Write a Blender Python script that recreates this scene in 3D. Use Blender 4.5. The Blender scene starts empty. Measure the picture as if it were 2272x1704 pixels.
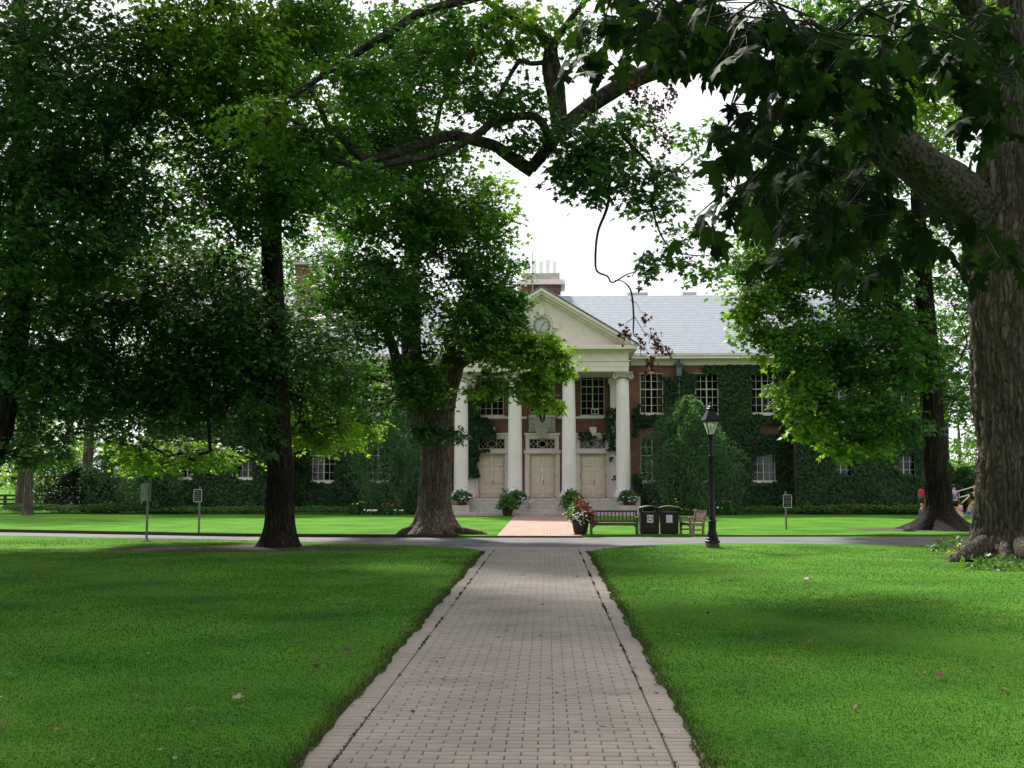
import bpy, bmesh, math, random
import numpy as np
from mathutils import Vector, Matrix
from mathutils.geometry import tessellate_polygon
R = math.radians
rng = np.random.default_rng(7)
random.seed(7)
scene = bpy.context.scene
COL = scene.collection

# ------------------------------------------------------------------ camera
H = 1.7
F = 2550.0
W0, H0 = 2272.0, 1704.0
PITCH = math.atan(212 / F)
YAW = math.atan(78 / F * math.cos(PITCH))
cam = bpy.data.objects.new('camera', bpy.data.cameras.new('camera'))
COL.objects.link(cam)
cam.location = (0, 0, H)
cam.rotation_euler = (math.pi / 2 + PITCH, 0, YAW)
cam.data.sensor_width = 36
cam.data.lens = 36 * F / W0
cam.data.clip_start = 0.05
cam.data.clip_end = 3000
scene.camera = cam
_m = cam.rotation_euler.to_matrix()
RGT, UP, FWD = np.array(_m.col[0]), np.array(_m.col[1]), -np.array(_m.col[2])

def ray(px, py):
    return FWD + (px - W0 / 2) / F * RGT - (py - H0 / 2) / F * UP
def at(px, py, Y):
    d = ray(px, py)
    return np.array([0, 0, H]) + d * (Y / d[1])
def gnd(px, py, z=0.0):
    d = ray(px, py)
    return np.array([0, 0, H]) + d * ((z - H) / d[2])
K = W0 / 2212.0
def D(x, y, Y):
    return at(x * K, y * K, Y)
def zof(py, Y, px=1214):
    return at(px, py, Y)[2]
def xof(px, Y, py=1000):
    return at(px, py, Y)[0]

# ------------------------------------------------------------------ objects
def tag(o, label=None, cat=None, group=None, kind=None):
    if label: o['label'] = label
    if cat: o['category'] = cat
    if group: o['group'] = group
    if kind: o['kind'] = kind
    return o
def thing(name, label, cat, loc=(0, 0, 0), rz=0.0, group=None):
    o = bpy.data.objects.new(name, None)
    o.empty_display_size = 0.2
    COL.objects.link(o)
    o.location = tuple(float(v) for v in loc)
    o.rotation_euler = (0, 0, rz)
    return tag(o, label, cat, group)
def link(name, me, m, parent=None, smooth=False, world=True):
    o = bpy.data.objects.new(name, me)
    COL.objects.link(o)
    if m is not None:
        for k in (m if isinstance(m, (list, tuple)) else [m]):
            me.materials.append(k)
    if smooth:
        me.polygons.foreach_set('use_smooth', np.ones(len(me.polygons), dtype=bool))
    if parent is not None:
        o.parent = parent
    return o
def kids(o):
    return [c for c in COL.objects if c.parent == o]
def copy_tree(o, parent=None):
    c = o.copy()
    COL.objects.link(c)
    if parent is not None: c.parent = parent
    for ch in kids(o): copy_tree(ch, c)
    return c

def npmesh(name, V, Fc, k=3, tint=None):
    """numpy mesh, all faces with k corners"""
    V = np.asarray(V, dtype=np.float32); Fc = np.asarray(Fc, dtype=np.int32)
    me = bpy.data.meshes.new(name)
    me.vertices.add(len(V)); me.vertices.foreach_set('co', V.ravel())
    me.loops.add(Fc.size); me.loops.foreach_set('vertex_index', Fc.ravel())
    n = len(Fc)
    me.polygons.add(n)
    me.polygons.foreach_set('loop_start', np.arange(0, n * k, k, dtype=np.int32))
    if tint is not None:
        a = me.attributes.new('tint', 'FLOAT', 'POINT')
        a.data.foreach_set('value', np.asarray(tint, dtype=np.float32))
    me.update(calc_edges=True)
    me.validate()
    return me

class MB:
    def __init__(s): s.v = []; s.f = []; s.mi = []
    def add(s, vs, fs, mi=0):
        b = len(s.v)
        s.v += [tuple(float(c) for c in p) for p in vs]
        s.f += [tuple(b + i for i in f) for f in fs]
        s.mi += [mi] * len(fs)
        return s
    def box(s, x0, x1, y0, y1, z0, z1, mi=0, ch=0.0):
        if ch <= 0:
            vs = [(x, y, z) for z in (z0, z1) for y in (y0, y1) for x in (x0, x1)]
            return s.add(vs, [(0, 2, 3, 1), (4, 5, 7, 6), (0, 1, 5, 4), (2, 6, 7, 3), (0, 4, 6, 2), (1, 3, 7, 5)], mi)
        bm = bmesh.new()
        bmesh.ops.create_cube(bm, size=1)
        for v in bm.verts:
            v.co = Vector(((x0 + x1) / 2 + v.co.x * (x1 - x0), (y0 + y1) / 2 + v.co.y * (y1 - y0), (z0 + z1) / 2 + v.co.z * (z1 - z0)))
        bmesh.ops.bevel(bm, geom=bm.edges[:], offset=ch, segments=1, affect='EDGES')
        bm.verts.index_update()
        s.add([v.co for v in bm.verts], [[v.index for v in f.verts] for f in bm.faces], mi)
        bm.free(); return s
    def bar(s, a, b, w, d, mi=0, up=(0, 0, 1)):
        """box beam from a to b; w across, d along up"""
        a = np.array(a, float); b = np.array(b, float)
        t = b - a; t /= np.linalg.norm(t)
        u = np.array(up, float)
        if abs(t @ u) > .95: u = np.array([0, 1., 0])
        x = np.cross(t, u); x /= np.linalg.norm(x); u = np.cross(x, t)
        vs = []
        for p in (a, b):
            for sx, su in ((-1, -1), (1, -1), (1, 1), (-1, 1)):
                vs.append(p + x * sx * w / 2 + u * su * d / 2)
        return s.add(vs, [(3, 2, 1, 0), (4, 5, 6, 7), (0, 1, 5, 4), (1, 2, 6, 5), (2, 3, 7, 6), (3, 0, 4, 7)], mi)
    def tube(s, pts, rad, n=8, mi=0, cap=True):
        pts = [np.array(p, float) for p in pts]
        if not hasattr(rad, '__len__'): rad = [rad] * len(pts)
        vs = []; fs = []
        ref = None
        for i, p in enumerate(pts):
            t = pts[min(i + 1, len(pts) - 1)] - pts[max(i - 1, 0)]
            t /= (np.linalg.norm(t) + 1e-9)
            if ref is None:
                ref = np.array([1., 0, 0]) if abs(t[0]) < .8 else np.array([0, 1., 0])
            x = ref - (ref @ t) * t; x /= np.linalg.norm(x); y = np.cross(t, x); ref = x
            for k in range(n):
                a = 2 * math.pi * k / n
                vs.append(p + rad[i] * (math.cos(a) * x + math.sin(a) * y))
        for i in range(len(pts) - 1):
            for k in range(n):
                k2 = (k + 1) % n
                fs.append((i * n + k, i * n + k2, (i + 1) * n + k2, (i + 1) * n + k))
        if cap:
            fs.append(tuple(range(n))[::-1]); fs.append(tuple((len(pts) - 1) * n + k for k in range(n)))
        return s.add(vs, fs, mi)
    def lathe(s, prof, c=(0, 0, 0), n=16, mi=0, ang=0.0):
        """prof: (r,z) from bottom to top"""
        vs = []; fs = []
        for r, z in prof:
            for k in range(n):
                a = 2 * math.pi * k / n + ang
                vs.append((c[0] + r * math.cos(a), c[1] + r * math.sin(a), c[2] + z))
        for i in range(len(prof) - 1):
            for k in range(n):
                k2 = (k + 1) % n
                fs.append((i * n + k, i * n + k2, (i + 1) * n + k2, (i + 1) * n + k))
        fs.append(tuple(range(n))[::-1]); fs.append(tuple((len(prof) - 1) * n + k for k in range(n)))
        return s.add(vs, fs, mi)
    def prism(s, poly, y0, y1, mi=0):
        """poly (x,z) extruded along y"""
        n = len(poly)
        vs = [(x, y0, z) for x, z in poly] + [(x, y1, z) for x, z in poly]
        fs = [tuple(range(n)), tuple(range(2 * n - 1, n - 1, -1))]
        for i in range(n):
            j = (i + 1) % n
            fs.append((i, i + n, j + n, j))
        return s.add(vs, fs, mi)
    def build(s, name, m, parent=None, smooth=False, off=None):
        me = bpy.data.meshes.new(name)
        vs = s.v
        if off is not None:
            vs = [(x - off[0], y - off[1], z - off[2]) for x, y, z in vs]
        me.from_pydata(vs, [], s.f)
        me.polygons.foreach_set('material_index', np.array(s.mi, dtype=np.int32))
        bm = bmesh.new(); bm.from_mesh(me)
        bmesh.ops.recalc_face_normals(bm, faces=bm.faces[:])
        bm.to_mesh(me); bm.free()
        o = link(name, me, m, parent)
        if smooth:
            try:
                me.polygons.foreach_set('use_smooth', np.ones(len(me.polygons), dtype=bool))
                me.set_sharp_from_angle(angle=R(40))
            except Exception: pass
        return o

def text_mesh(name, body, size, m, parent, loc, rot=(math.pi / 2, 0, 0), align='CENTER', ext=0.002):
    cu = bpy.data.curves.new(name, 'FONT')
    cu.body = body; cu.size = size; cu.align_x = align; cu.align_y = 'CENTER'; cu.extrude = ext; cu.resolution_u = 2
    tmp = bpy.data.objects.new('tmp_text', cu); COL.objects.link(tmp)
    bpy.context.view_layer.update()
    dg = bpy.context.evaluated_depsgraph_get()
    me = bpy.data.meshes.new_from_object(tmp.evaluated_get(dg))
    bpy.data.objects.remove(tmp)
    me.transform(Matrix.Translation(Vector([float(c) for c in loc])) @ Matrix.LocRotScale(None, __import__('mathutils').Euler(rot), None))
    return link(name, me, m, parent)

# ------------------------------------------------------------------ materials
def newmat(name):
    m = bpy.data.materials.new(name); m.use_nodes = True
    nt = m.node_tree; nt.nodes.clear()
    out = nt.nodes.new('ShaderNodeOutputMaterial')
    return m, nt, out
def node(nt, t, **kw):
    n = nt.nodes.new(t)
    for k, v in kw.items():
        if k in n.inputs: n.inputs[k].default_value = v
        else: setattr(n, k, v)
    return n
def rgba(c): return (c[0], c[1], c[2], 1.0)
def ramp(nt, stops):
    r = nt.nodes.new('ShaderNodeValToRGB')
    e = r.color_ramp.elements
    while len(e) < len(stops): e.new(0.5)
    for i, (p, c) in enumerate(stops):
        e[i].position = p; e[i].color = rgba(c)
    return r
def M(name, c1, c2=None, scale=4.0, rough=.7, bump=0.0, bscale=30.0, stretch=(1, 1, 1), spec=.3, metal=0.0, detail=6, lo=.35, hi=.65, coat=0.0):
    m, nt, out = newmat(name)
    L = nt.links.new
    p = node(nt, 'ShaderNodeBsdfPrincipled', Roughness=rough, Metallic=metal)
    p.inputs['Specular IOR Level'].default_value = spec
    if coat: p.inputs['Coat Weight'].default_value = coat
    L(p.outputs[0], out.inputs[0])
    tc = node(nt, 'ShaderNodeTexCoord'); mp = node(nt, 'ShaderNodeMapping')
    mp.inputs['Scale'].default_value = stretch
    L(tc.outputs['Object'], mp.inputs[0])
    if c2 is None:
        p.inputs['Base Color'].default_value = rgba(c1)
    else:
        n = node(nt, 'ShaderNodeTexNoise', Scale=scale, Detail=detail, Roughness=.6)
        L(mp.outputs[0], n.inputs['Vector'])
        r = ramp(nt, [(lo, c1), (hi, c2)])
        L(n.outputs['Fac'], r.inputs[0]); L(r.outputs[0], p.inputs['Base Color'])
    if bump:
        n2 = node(nt, 'ShaderNodeTexNoise', Scale=bscale, Detail=5)
        L(mp.outputs[0], n2.inputs['Vector'])
        b = node(nt, 'ShaderNodeBump', Strength=bump, Distance=.02)
        L(n2.outputs['Fac'], b.inputs['Height']); L(b.outputs[0], p.inputs['Normal'])
    return m
def leafmat(name, c0, c1, c2, trans=.4, rough=.45, spec=.2, tcol=(1.6, 1.5, .6)):
    """tint 0..1 runs c0,c1,c2"""
    m, nt, out = newmat(name)
    L = nt.links.new
    a = node(nt, 'ShaderNodeAttribute', attribute_name='tint')
    r = ramp(nt, [(0, c0), (.5, c1), (1, c2)])
    L(a.outputs['Fac'], r.inputs[0])
    p = node(nt, 'ShaderNodeBsdfPrincipled', Roughness=rough)
    p.inputs['Specular IOR Level'].default_value = spec
    L(r.outputs[0], p.inputs['Base Color'])
    t = node(nt, 'ShaderNodeBsdfTranslucent')
    mx = node(nt, 'ShaderNodeMix', data_type='RGBA', blend_type='MULTIPLY')
    mx.inputs[0].default_value = 1.0
    L(r.outputs[0], mx.inputs[6]); mx.inputs[7].default_value = rgba(tcol)
    L(mx.outputs[2], t.inputs[0])
    ms = node(nt, 'ShaderNodeMixShader', Fac=trans)
    L(p.outputs[0], ms.inputs[1]); L(t.outputs[0], ms.inputs[2]); L(ms.outputs[0], out.inputs[0])
    return m
def barkmat(name, c1, c2, c3, sc=1.0):
    m, nt, out = newmat(name); L = nt.links.new
    tc = node(nt, 'ShaderNodeTexCoord')
    nd = node(nt, 'ShaderNodeTexNoise', Scale=2.2, Detail=4); L(tc.outputs['Object'], nd.inputs['Vector'])
    wv = node(nt, 'ShaderNodeMix', data_type='RGBA', blend_type='LINEAR_LIGHT'); wv.inputs[0].default_value = .10
    L(tc.outputs['Object'], wv.inputs[6]); L(nd.outputs['Color'], wv.inputs[7])
    mp = node(nt, 'ShaderNodeMapping'); mp.inputs['Scale'].default_value = (8 * sc, 8 * sc, .55 * sc)
    L(wv.outputs[2], mp.inputs[0])
    v = node(nt, 'ShaderNodeTexVoronoi', Scale=1.3, feature='DISTANCE_TO_EDGE'); L(mp.outputs[0], v.inputs['Vector'])
    mp2 = node(nt, 'ShaderNodeMapping'); mp2.inputs['Scale'].default_value = (20 * sc, 20 * sc, 3 * sc); L(tc.outputs['Object'], mp2.inputs[0])
    n = node(nt, 'ShaderNodeTexNoise', Scale=1.5, Detail=10, Roughness=.72); L(mp2.outputs[0], n.inputs['Vector'])
    n2 = node(nt, 'ShaderNodeTexNoise', Scale=.9, Detail=4); L(tc.outputs['Object'], n2.inputs['Vector'])
    cl = node(nt, 'ShaderNodeMapRange'); cl.inputs[1].default_value = -.10; cl.inputs[2].default_value = .34; L(v.outputs['Distance'], cl.inputs[0])
    mh = node(nt, 'ShaderNodeMath', operation='MULTIPLY'); L(cl.outputs[0], mh.inputs[0]); L(n.outputs['Fac'], mh.inputs[1])
    r = ramp(nt, [(.08, c1), (.34, c2), (.62, c3)]); L(mh.outputs[0], r.inputs[0])
    mx = node(nt, 'ShaderNodeMix', data_type='RGBA', blend_type='MULTIPLY'); mx.inputs[0].default_value = .8
    r2 = ramp(nt, [(.3, (.55, .62, .5)), (.5, (1, .98, .95)), (.7, (1.35, 1.12, 1.0))]); L(n2.outputs['Fac'], r2.inputs[0])
    L(r.outputs[0], mx.inputs[6]); L(r2.outputs[0], mx.inputs[7])
    p = node(nt, 'ShaderNodeBsdfPrincipled', Roughness=.9); p.inputs['Specular IOR Level'].default_value = .1
    L(mx.outputs[2], p.inputs['Base Color'])
    b = node(nt, 'ShaderNodeBump', Strength=1.0, Distance=.07); L(mh.outputs[0], b.inputs['Height']); L(b.outputs[0], p.inputs['Normal'])
    L(p.outputs[0], out.inputs[0])
    return m

# ------------------------------------------------------------------ foliage helpers
def tmpl_maple(lobes=5, depth=.5, curl=.12, fine=False):
    """star leaf in local x (across), y (along, base at 0), z"""
    if fine:
        half = [(.0, .0), (.10, .02), (.30, -.10), (.26, .04), (.42, .10), (.30, .18), (.27, .24), (.44, .32), (.56, .48), (.42, .47), (.36, .56), (.23, .46), (.17, .50), (.19, .66), (.24, .76), (.12, .80), (.0, 1.02)]
        out = half + [(-x, y) for x, y in half[-2:0:-1]]
        c = (0, .30)
    elif lobes == 5:
        half = [(0, 0), (.32, -.06), (.26, .16), (.58, .40), (.22, .48), (0, 1.0)]
        out = half + [(-x, y) for x, y in half[-2:0:-1]]
        c = (0, .34)
    elif lobes == 3:
        half = [(0, 0), (.34, .08), (.50, .42), (.18, .46), (0, 1.0)]
        out = half + [(-x, y) for x, y in half[-2:0:-1]]
        c = (0, .36)
    else:
        out = [(0, 0), (.26, .4), (0, 1), (-.26, .4)]
        V = [(x, y, (curl if abs(x) > .1 else 0) - curl * y) for x, y in out]
        return np.array(V), np.array([(0, 1, 2), (0, 2, 3)])
    V = [(c[0], c[1], 0)] + [(x, y, -curl * ((x) ** 2 * 2.0 + (y - .3) ** 2 * 1.3)) for x, y in out]
    n = len(out)
    T = [(0, 1 + i, 1 + (i + 1) % n) for i in range(n)]
    return np.array(V), np.array(T)
LEAF5, LEAF3, LEAF2, LEAFX = tmpl_maple(5), tmpl_maple(3), tmpl_maple(2), tmpl_maple(5, fine=True, curl=.3)

def nrmz(a): return a / (np.linalg.norm(a, axis=-1, keepdims=True) + 1e-9)
def leaves_obj(name, P, fwd, nrm, size, tint, tmpl, m, parent=None):
    V0, T0 = tmpl
    y = nrmz(fwd); z = nrmz(nrm - (nrm * y).sum(-1, keepdims=True) * y); x = np.cross(y, z)
    size = np.asarray(size).reshape(-1, 1, 1)
    V = P[:, None, :] + size * (V0[None, :, 0:1] * x[:, None] + V0[None, :, 1:2] * y[:, None] + V0[None, :, 2:3] * z[:, None])
    k = len(V0); n = len(P)
    T = (T0[None] + (np.arange(n) * k)[:, None, None]).reshape(-1, 3)
    me = npmesh(name, V.reshape(-1, 3), T, 3, np.repeat(np.clip(tint, 0, 1), k))
    return link(name, me, m, parent)

def ball(n, shell=.5):
    d = nrmz(rng.normal(size=(n, 3)))
    return d * (rng.random((n, 1)) ** shell * .5 + .5 * rng.random((n, 1)) ** .5)

def spray_leaves(C, Rr, nleaf, size, flat=.10, droop=.45, tilt=.34, ctint=None, cvar=.13, ns=6):
    """sprays: each cluster holds ns drooping twigs with leaves set flat along them; returns pos,fwd,nrm,size,tint"""
    n = len(C)
    per = max(2, int(round(nleaf / ns)))
    ci = np.repeat(np.arange(n), ns); m = len(ci)
    taz = rng.random(m) * 2 * math.pi
    tel = rng.normal(size=m) * .28 - .08
    tl = Rr * (.55 + .65 * rng.random(m))
    td = np.stack([np.cos(taz) * np.cos(tel), np.sin(taz) * np.cos(tel), np.sin(tel)], 1)
    tn = nrmz(np.array([[0, 0, 1.]]) + rng.normal(size=(m, 3)) * .30)
    org = C[ci] + rng.normal(size=(m, 3)) * Rr * np.array([.22, .22, .16])
    li = np.repeat(np.arange(m), per); N = len(li)
    t = (np.tile(np.arange(per), m) + rng.random(N)) / per
    side = np.where(rng.random(N) < .5, -1.0, 1.0)
    D_ = td[li]; S_ = nrmz(np.cross(D_, tn[li]))
    L_ = tl[li][:, None]
    P = org[li] + D_ * (t[:, None] * L_) + S_ * (side * (.04 + .16 * rng.random(N)))[:, None] * L_ + tn[li] * (rng.normal(size=N) * flat)[:, None] * Rr
    P[:, 2] -= droop * .5 * (t ** 2) * tl[li]
    fwd = D_ + S_ * (side * (.5 + .5 * rng.random(N)))[:, None] + rng.normal(size=(N, 3)) * .22
    fwd[:, 2] -= .30 + .35 * rng.random(N) + droop * .4 * t
    nr = tn[li] + rng.normal(size=(N, 3)) * tilt
    ct = (rng.random(n) if ctint is None else ctint)
    tt = np.clip(ct[ci][li] * .75 + .12 + (rng.normal(size=m) * .08)[li] + rng.normal(size=N) * cvar, 0, 1)
    return P, fwd, nr, size * (.65 + .6 * rng.random(N)), tt

class Skel:
    def __init__(s): s.p = []; s.par = []; s.r = []; s.fixed = []
    def line(s, pts, rad, parent=-1):
        """pts polyline (fixed radii); returns last index"""
        last = parent
        for p, r in zip(pts, rad):
            s.p.append(np.array(p, float)); s.par.append(last); s.r.append(r); s.fixed.append(True); last = len(s.p) - 1
        return last
    def grow(s, targets, step=.8, wob=.12, bias=0.0, minz=None):
        ok0 = None
        base = np.array(s.p)
        dist = np.min(np.linalg.norm(targets[:, None] - base[None], axis=2), axis=1)
        P = list(s.p)
        for ti in np.argsort(dist):
            t = targets[ti]
            A = np.array(s.p)
            d = np.linalg.norm(A - t, axis=1)
            up = np.maximum(0, A[:, 2] - t[2])
            cost = d + .35 * up + bias * np.array(s.fixed)
            if minz is not None: cost = cost + 100 * (A[:, 2] < minz)
            j = int(np.argmin(cost))
            a = s.p[j]; L = d[j]; k = max(1, int(L / step)); last = j
            mid = rng.normal(size=3) * wob * L
            mid[2] += .06 * L
            for q in range(1, k + 1):
                u = q / k
                p = a + (t - a) * u + mid * math.sin(math.pi * u) + (rng.normal(size=3) * wob * .25 * step if q < k else 0)
                s.p.append(p); s.par.append(last); s.r.append(0); s.fixed.append(False); last = len(s.p) - 1
    def finish(s, tip=.012, e=2.4, cap=.7):
        n = len(s.p); acc = np.zeros(n); kids_ = np.zeros(n, int)
        for i in range(n):
            if s.par[i] >= 0: kids_[s.par[i]] += 1
        for i in range(n - 1, -1, -1):
            if not s.fixed[i]:
                s.r[i] = max(tip, (acc[i]) ** (1 / e)) if kids_[i] else tip
            if s.par[i] >= 0: acc[s.par[i]] += s.r[i] ** e
        for i in range(n):
            if not s.fixed[i] and s.par[i] >= 0: s.r[i] = min(s.r[i], s.r[s.par[i]] * (cap if s.fixed[s.par[i]] else 1))
    def mesh(s, name, m, parent, sides=6, skip_fixed=True):
        seg = [(i, s.par[i]) for i in range(len(s.p)) if s.par[i] >= 0 and not (skip_fixed and s.fixed[i])]
        if not seg: return None
        B = np.array([s.p[i] for i, j in seg]); A = np.array([s.p[j] for i, j in seg])
        rb = np.array([s.r[i] for i, j in seg]); ra = np.array([s.r[j] if not s.fixed[j] else min(s.r[j], s.r[i] * 1.35) for i, j in seg])
        t = nrmz(B - A)
        ref = np.where(np.abs(t[:, 2:3]) < .9, np.array([[0, 0, 1.]]), np.array([[1., 0, 0]]))
        x = nrmz(np.cross(t, ref)); y = np.cross(t, x)
        a = np.arange(sides) * 2 * math.pi / sides
        ring = np.cos(a)[None, :, None] * x[:, None] + np.sin(a)[None, :, None] * y[:, None]
        V = np.concatenate([A[:, None] + ra[:, None, None] * ring, (B + t * rb[:, None] * .5)[:, None] + rb[:, None, None] * ring], 1)
        k = np.arange(sides); k2 = (k + 1) % sides
        Q = np.stack([k, k2, k2 + sides, k + sides], 1)
        Fq = (Q[None] + (np.arange(len(seg)) * 2 * sides)[:, None, None]).reshape(-1, 4)
        return link(name, npmesh(name, V.reshape(-1, 3), Fq, 4), m, parent, smooth=True)

def spline(pts, rad, n):
    """Catmull resample of polyline with radii -> (n,3),(n)"""
    P = np.array(pts, float); r = np.array(rad, float)
    d = np.concatenate([[0], np.cumsum(np.linalg.norm(np.diff(P, axis=0), axis=1))])
    Pe = np.vstack([2 * P[0] - P[1], P, 2 * P[-1] - P[-2]]); re = np.concatenate([[r[0]], r, [r[-1]]])
    u = np.linspace(0, d[-1], n); outp = []; outr = []
    for q in u:
        i = min(len(P) - 2, max(0, int(np.searchsorted(d, q, side='right') - 1)))
        t = (q - d[i]) / max(1e-6, d[i + 1] - d[i])
        p0, p1, p2, p3 = Pe[i], Pe[i + 1], Pe[i + 2], Pe[i + 3]
        outp.append(.5 * ((2 * p1) + (-p0 + p2) * t + (2 * p0 - 5 * p1 + 4 * p2 - p3) * t * t + (-p0 + 3 * p1 - 3 * p2 + p3) * t ** 3))
        outr.append(r[i] + (r[i + 1] - r[i]) * t)
    return np.array(outp), np.array(outr), u

def trunk_obj(name, pts, rad, m, parent, rings=80, sectors=40, flare=0.0, fh=1.2, lobes=6, ridge=.05, nridge=14, knob=.05, seed=0, smooth=True):
    r_ = np.random.default_rng(seed)
    P, rr, u = spline(pts, rad, rings)
    th = np.arange(sectors) * 2 * math.pi / sectors
    ph = r_.random(12) * 6.28
    V = []
    ref = np.array([1., 0, 0])
    for i in range(rings):
        t = P[min(i + 1, rings - 1)] - P[max(i - 1, 0)]; t = t / np.linalg.norm(t)
        if abs(t @ ref) > .97: ref = np.array([0, 1., 0])
        x = ref - (ref @ t) * t; x /= np.linalg.norm(x); y = np.cross(t, x); ref = x
        h = u[i]
        mod = 1 + ridge * (np.abs(np.sin(nridge * .5 * th + 1.2 * np.sin(h * 1.7 + ph[0]) + ph[1])) ** .7 - .6) \
            + ridge * .6 * np.sin(nridge * 1.31 * th + 2.0 * np.sin(h * 2.3 + ph[2])) \
            + knob * np.sin(2 * th + h * .8 + ph[3]) * np.sin(h * 1.1 + ph[4]) + knob * .7 * np.sin(3 * th - h * 1.9 + ph[5]) \
            + ridge * .5 * r_.normal(size=sectors)
        if flare and h < fh:
            q = (1 - h / fh)
            lob = .55 + .45 * np.cos(lobes * th + ph[6] + .5 * np.sin(2 * th + ph[7])) + .25 * np.sin(2 * th + ph[8])
            mod = mod + flare * (q ** 2.6) * (.45 + lob) + .12 * flare * q
        V.append(P[i] + rr[i] * mod[:, None] * (np.cos(th)[:, None] * x + np.sin(th)[:, None] * y))
    V = np.array(V).reshape(-1, 3)
    Q = []
    k = np.arange(sectors); k2 = (k + 1) % sectors
    for i in range(rings - 1):
        Q.append(np.stack([i * sectors + k, i * sectors + k2, (i + 1) * sectors + k2, (i + 1) * sectors + k], 1))
    return link(name, npmesh(name, V, np.concatenate(Q), 4), m, parent, smooth=smooth)

def noise2(x, y, s=0):
    return (np.sin(x * 1.0 + 1.7 * np.sin(y * .7 + s)) + np.sin(y * 1.3 + 1.3 * np.sin(x * .9 + 2 * s) + s) + .6 * np.sin(x * 2.3 + y * 1.9 + s * 3) + .4 * np.sin(x * 4.1 - y * 3.7 + 5 * s)) / 3.0
def inpoly(x, y, poly):
    x = np.asarray(x); y = np.asarray(y); c = np.zeros(x.shape, bool); n = len(poly)
    for i in range(n):
        x1, y1 = poly[i]; x2, y2 = poly[(i + 1) % n]
        cond = ((y1 > y) != (y2 > y)) & (x < (x2 - x1) * (y - y1) / (y2 - y1 + 1e-12) + x1)
        c ^= cond
    return c
# ------------------------------------------------------------------ world and light
SUN_EL, SUN_AZ = R(47), R(-22)          # azimuth to the right of +Y
w = bpy.data.worlds.new('World'); scene.world = w; w.use_nodes = True
nt = w.node_tree; nt.nodes.clear()
sky = node(nt, 'ShaderNodeTexSky', sky_type='NISHITA', sun_disc=False)
sky.sun_elevation = SUN_EL; sky.sun_rotation = SUN_AZ
sky.air_density = 1.0; sky.dust_density = 3.0; sky.ozone_density = 1.0
tcw = node(nt, 'ShaderNodeTexCoord')
cn = node(nt, 'ShaderNodeTexNoise', Scale=2.2, Detail=5, Roughness=.55)
nt.links.new(tcw.outputs['Generated'], cn.inputs['Vector'])
cr = ramp(nt, [(.25, (.72, .72, .72)), (.6, (.97, .97, .97))])
nt.links.new(cn.outputs['Fac'], cr.inputs[0])
mxw = node(nt, 'ShaderNodeMix', data_type='RGBA')
nt.links.new(cr.outputs[0], mxw.inputs[0])
nt.links.new(sky.outputs[0], mxw.inputs[6])
mxw.inputs[7].default_value = (15.0, 15.2, 15.6, 1)      # thin bright cloud over the blue
bg = node(nt, 'ShaderNodeBackground', Strength=.05)
nt.links.new(mxw.outputs[2], bg.inputs[0])
wo = node(nt, 'ShaderNodeOutputWorld'); nt.links.new(bg.outputs[0], wo.inputs[0])
sl = bpy.data.lights.new('sun', 'SUN'); sl.energy = 5.0; sl.angle = R(7); sl.color = (1, .95, .86)
so = bpy.data.objects.new('sun', sl); COL.objects.link(so)
sdir = Vector((math.sin(SUN_AZ) * math.cos(SUN_EL), math.cos(SUN_AZ) * math.cos(SUN_EL), math.sin(SUN_EL)))
so.rotation_euler = sdir.to_track_quat('Z', 'Y').to_euler()
so.location = (0, 0, 40)
scene.view_settings.view_transform = 'Standard'
scene.view_settings.look = 'None'
scene.view_settings.exposure = 0.88
scene.view_settings.gamma = 1
scene.cycles.max_bounces = 7; scene.cycles.diffuse_bounces = 3; scene.cycles.transmission_bounces = 5
scene.cycles.transparent_max_bounces = 8; scene.cycles.glossy_bounces = 3
scene.cycles.caustics_reflective = False; scene.cycles.caustics_refractive = False
scene.cycles.use_denoising = True
scene.cycles.sample_clamp_indirect = 6

# ------------------------------------------------------------------ materials
m_soil = M('soil', (.022, .028, .012), (.05, .046, .026), 9, .95, .6, 60)
def grassground():
    m, nt, out = newmat('lawn turf'); L = nt.links.new
    tc = node(nt, 'ShaderNodeTexCoord')
    n1 = node(nt, 'ShaderNodeTexNoise', Scale=.5, Detail=9, Roughness=.62)
    n2 = node(nt, 'ShaderNodeTexNoise', Scale=22, Detail=6, Roughness=.75)
    mp = node(nt, 'ShaderNodeMapping'); mp.inputs['Scale'].default_value = (1, 1, 1)
    L(tc.outputs['Object'], mp.inputs[0])
    L(mp.outputs[0], n1.inputs['Vector']); L(mp.outputs[0], n2.inputs['Vector'])
    r1 = ramp(nt, [(.30, (.038, .110, .018)), (.50, (.070, .180, .022)), (.70, (.108, .228, .036))]); L(n1.outputs['Fac'], r1.inputs[0])
    r2 = ramp(nt, [(.25, (.38, .45, .35)), (.5, (.95, 1, .9)), (.78, (1.55, 1.42, 1.4))]); L(n2.outputs['Fac'], r2.inputs[0])
    mx = node(nt, 'ShaderNodeMix', data_type='RGBA', blend_type='MULTIPLY'); mx.inputs[0].default_value = 1
    L(r1.outputs[0], mx.inputs[6]); L(r2.outputs[0], mx.inputs[7])
    p = node(nt, 'ShaderNodeBsdfPrincipled', Roughness=.9); p.inputs['Specular IOR Level'].default_value = .02
    L(mx.outputs[2], p.inputs['Base Color'])
    b = node(nt, 'ShaderNodeBump', Strength=.8, Distance=.04); L(n2.outputs['Fac'], b.inputs['Height']); L(b.outputs[0], p.inputs['Normal'])
    L(p.outputs[0], out.inputs[0]); return m
m_lawn = grassground()
m_blade = leafmat('grass blades', (.0074, .0235, .0105), (.0145, .0435, .0155), (.085, .115, .055), trans=.45, rough=.6, spec=.06, tcol=(2.7, 1.95, .75))
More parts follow.
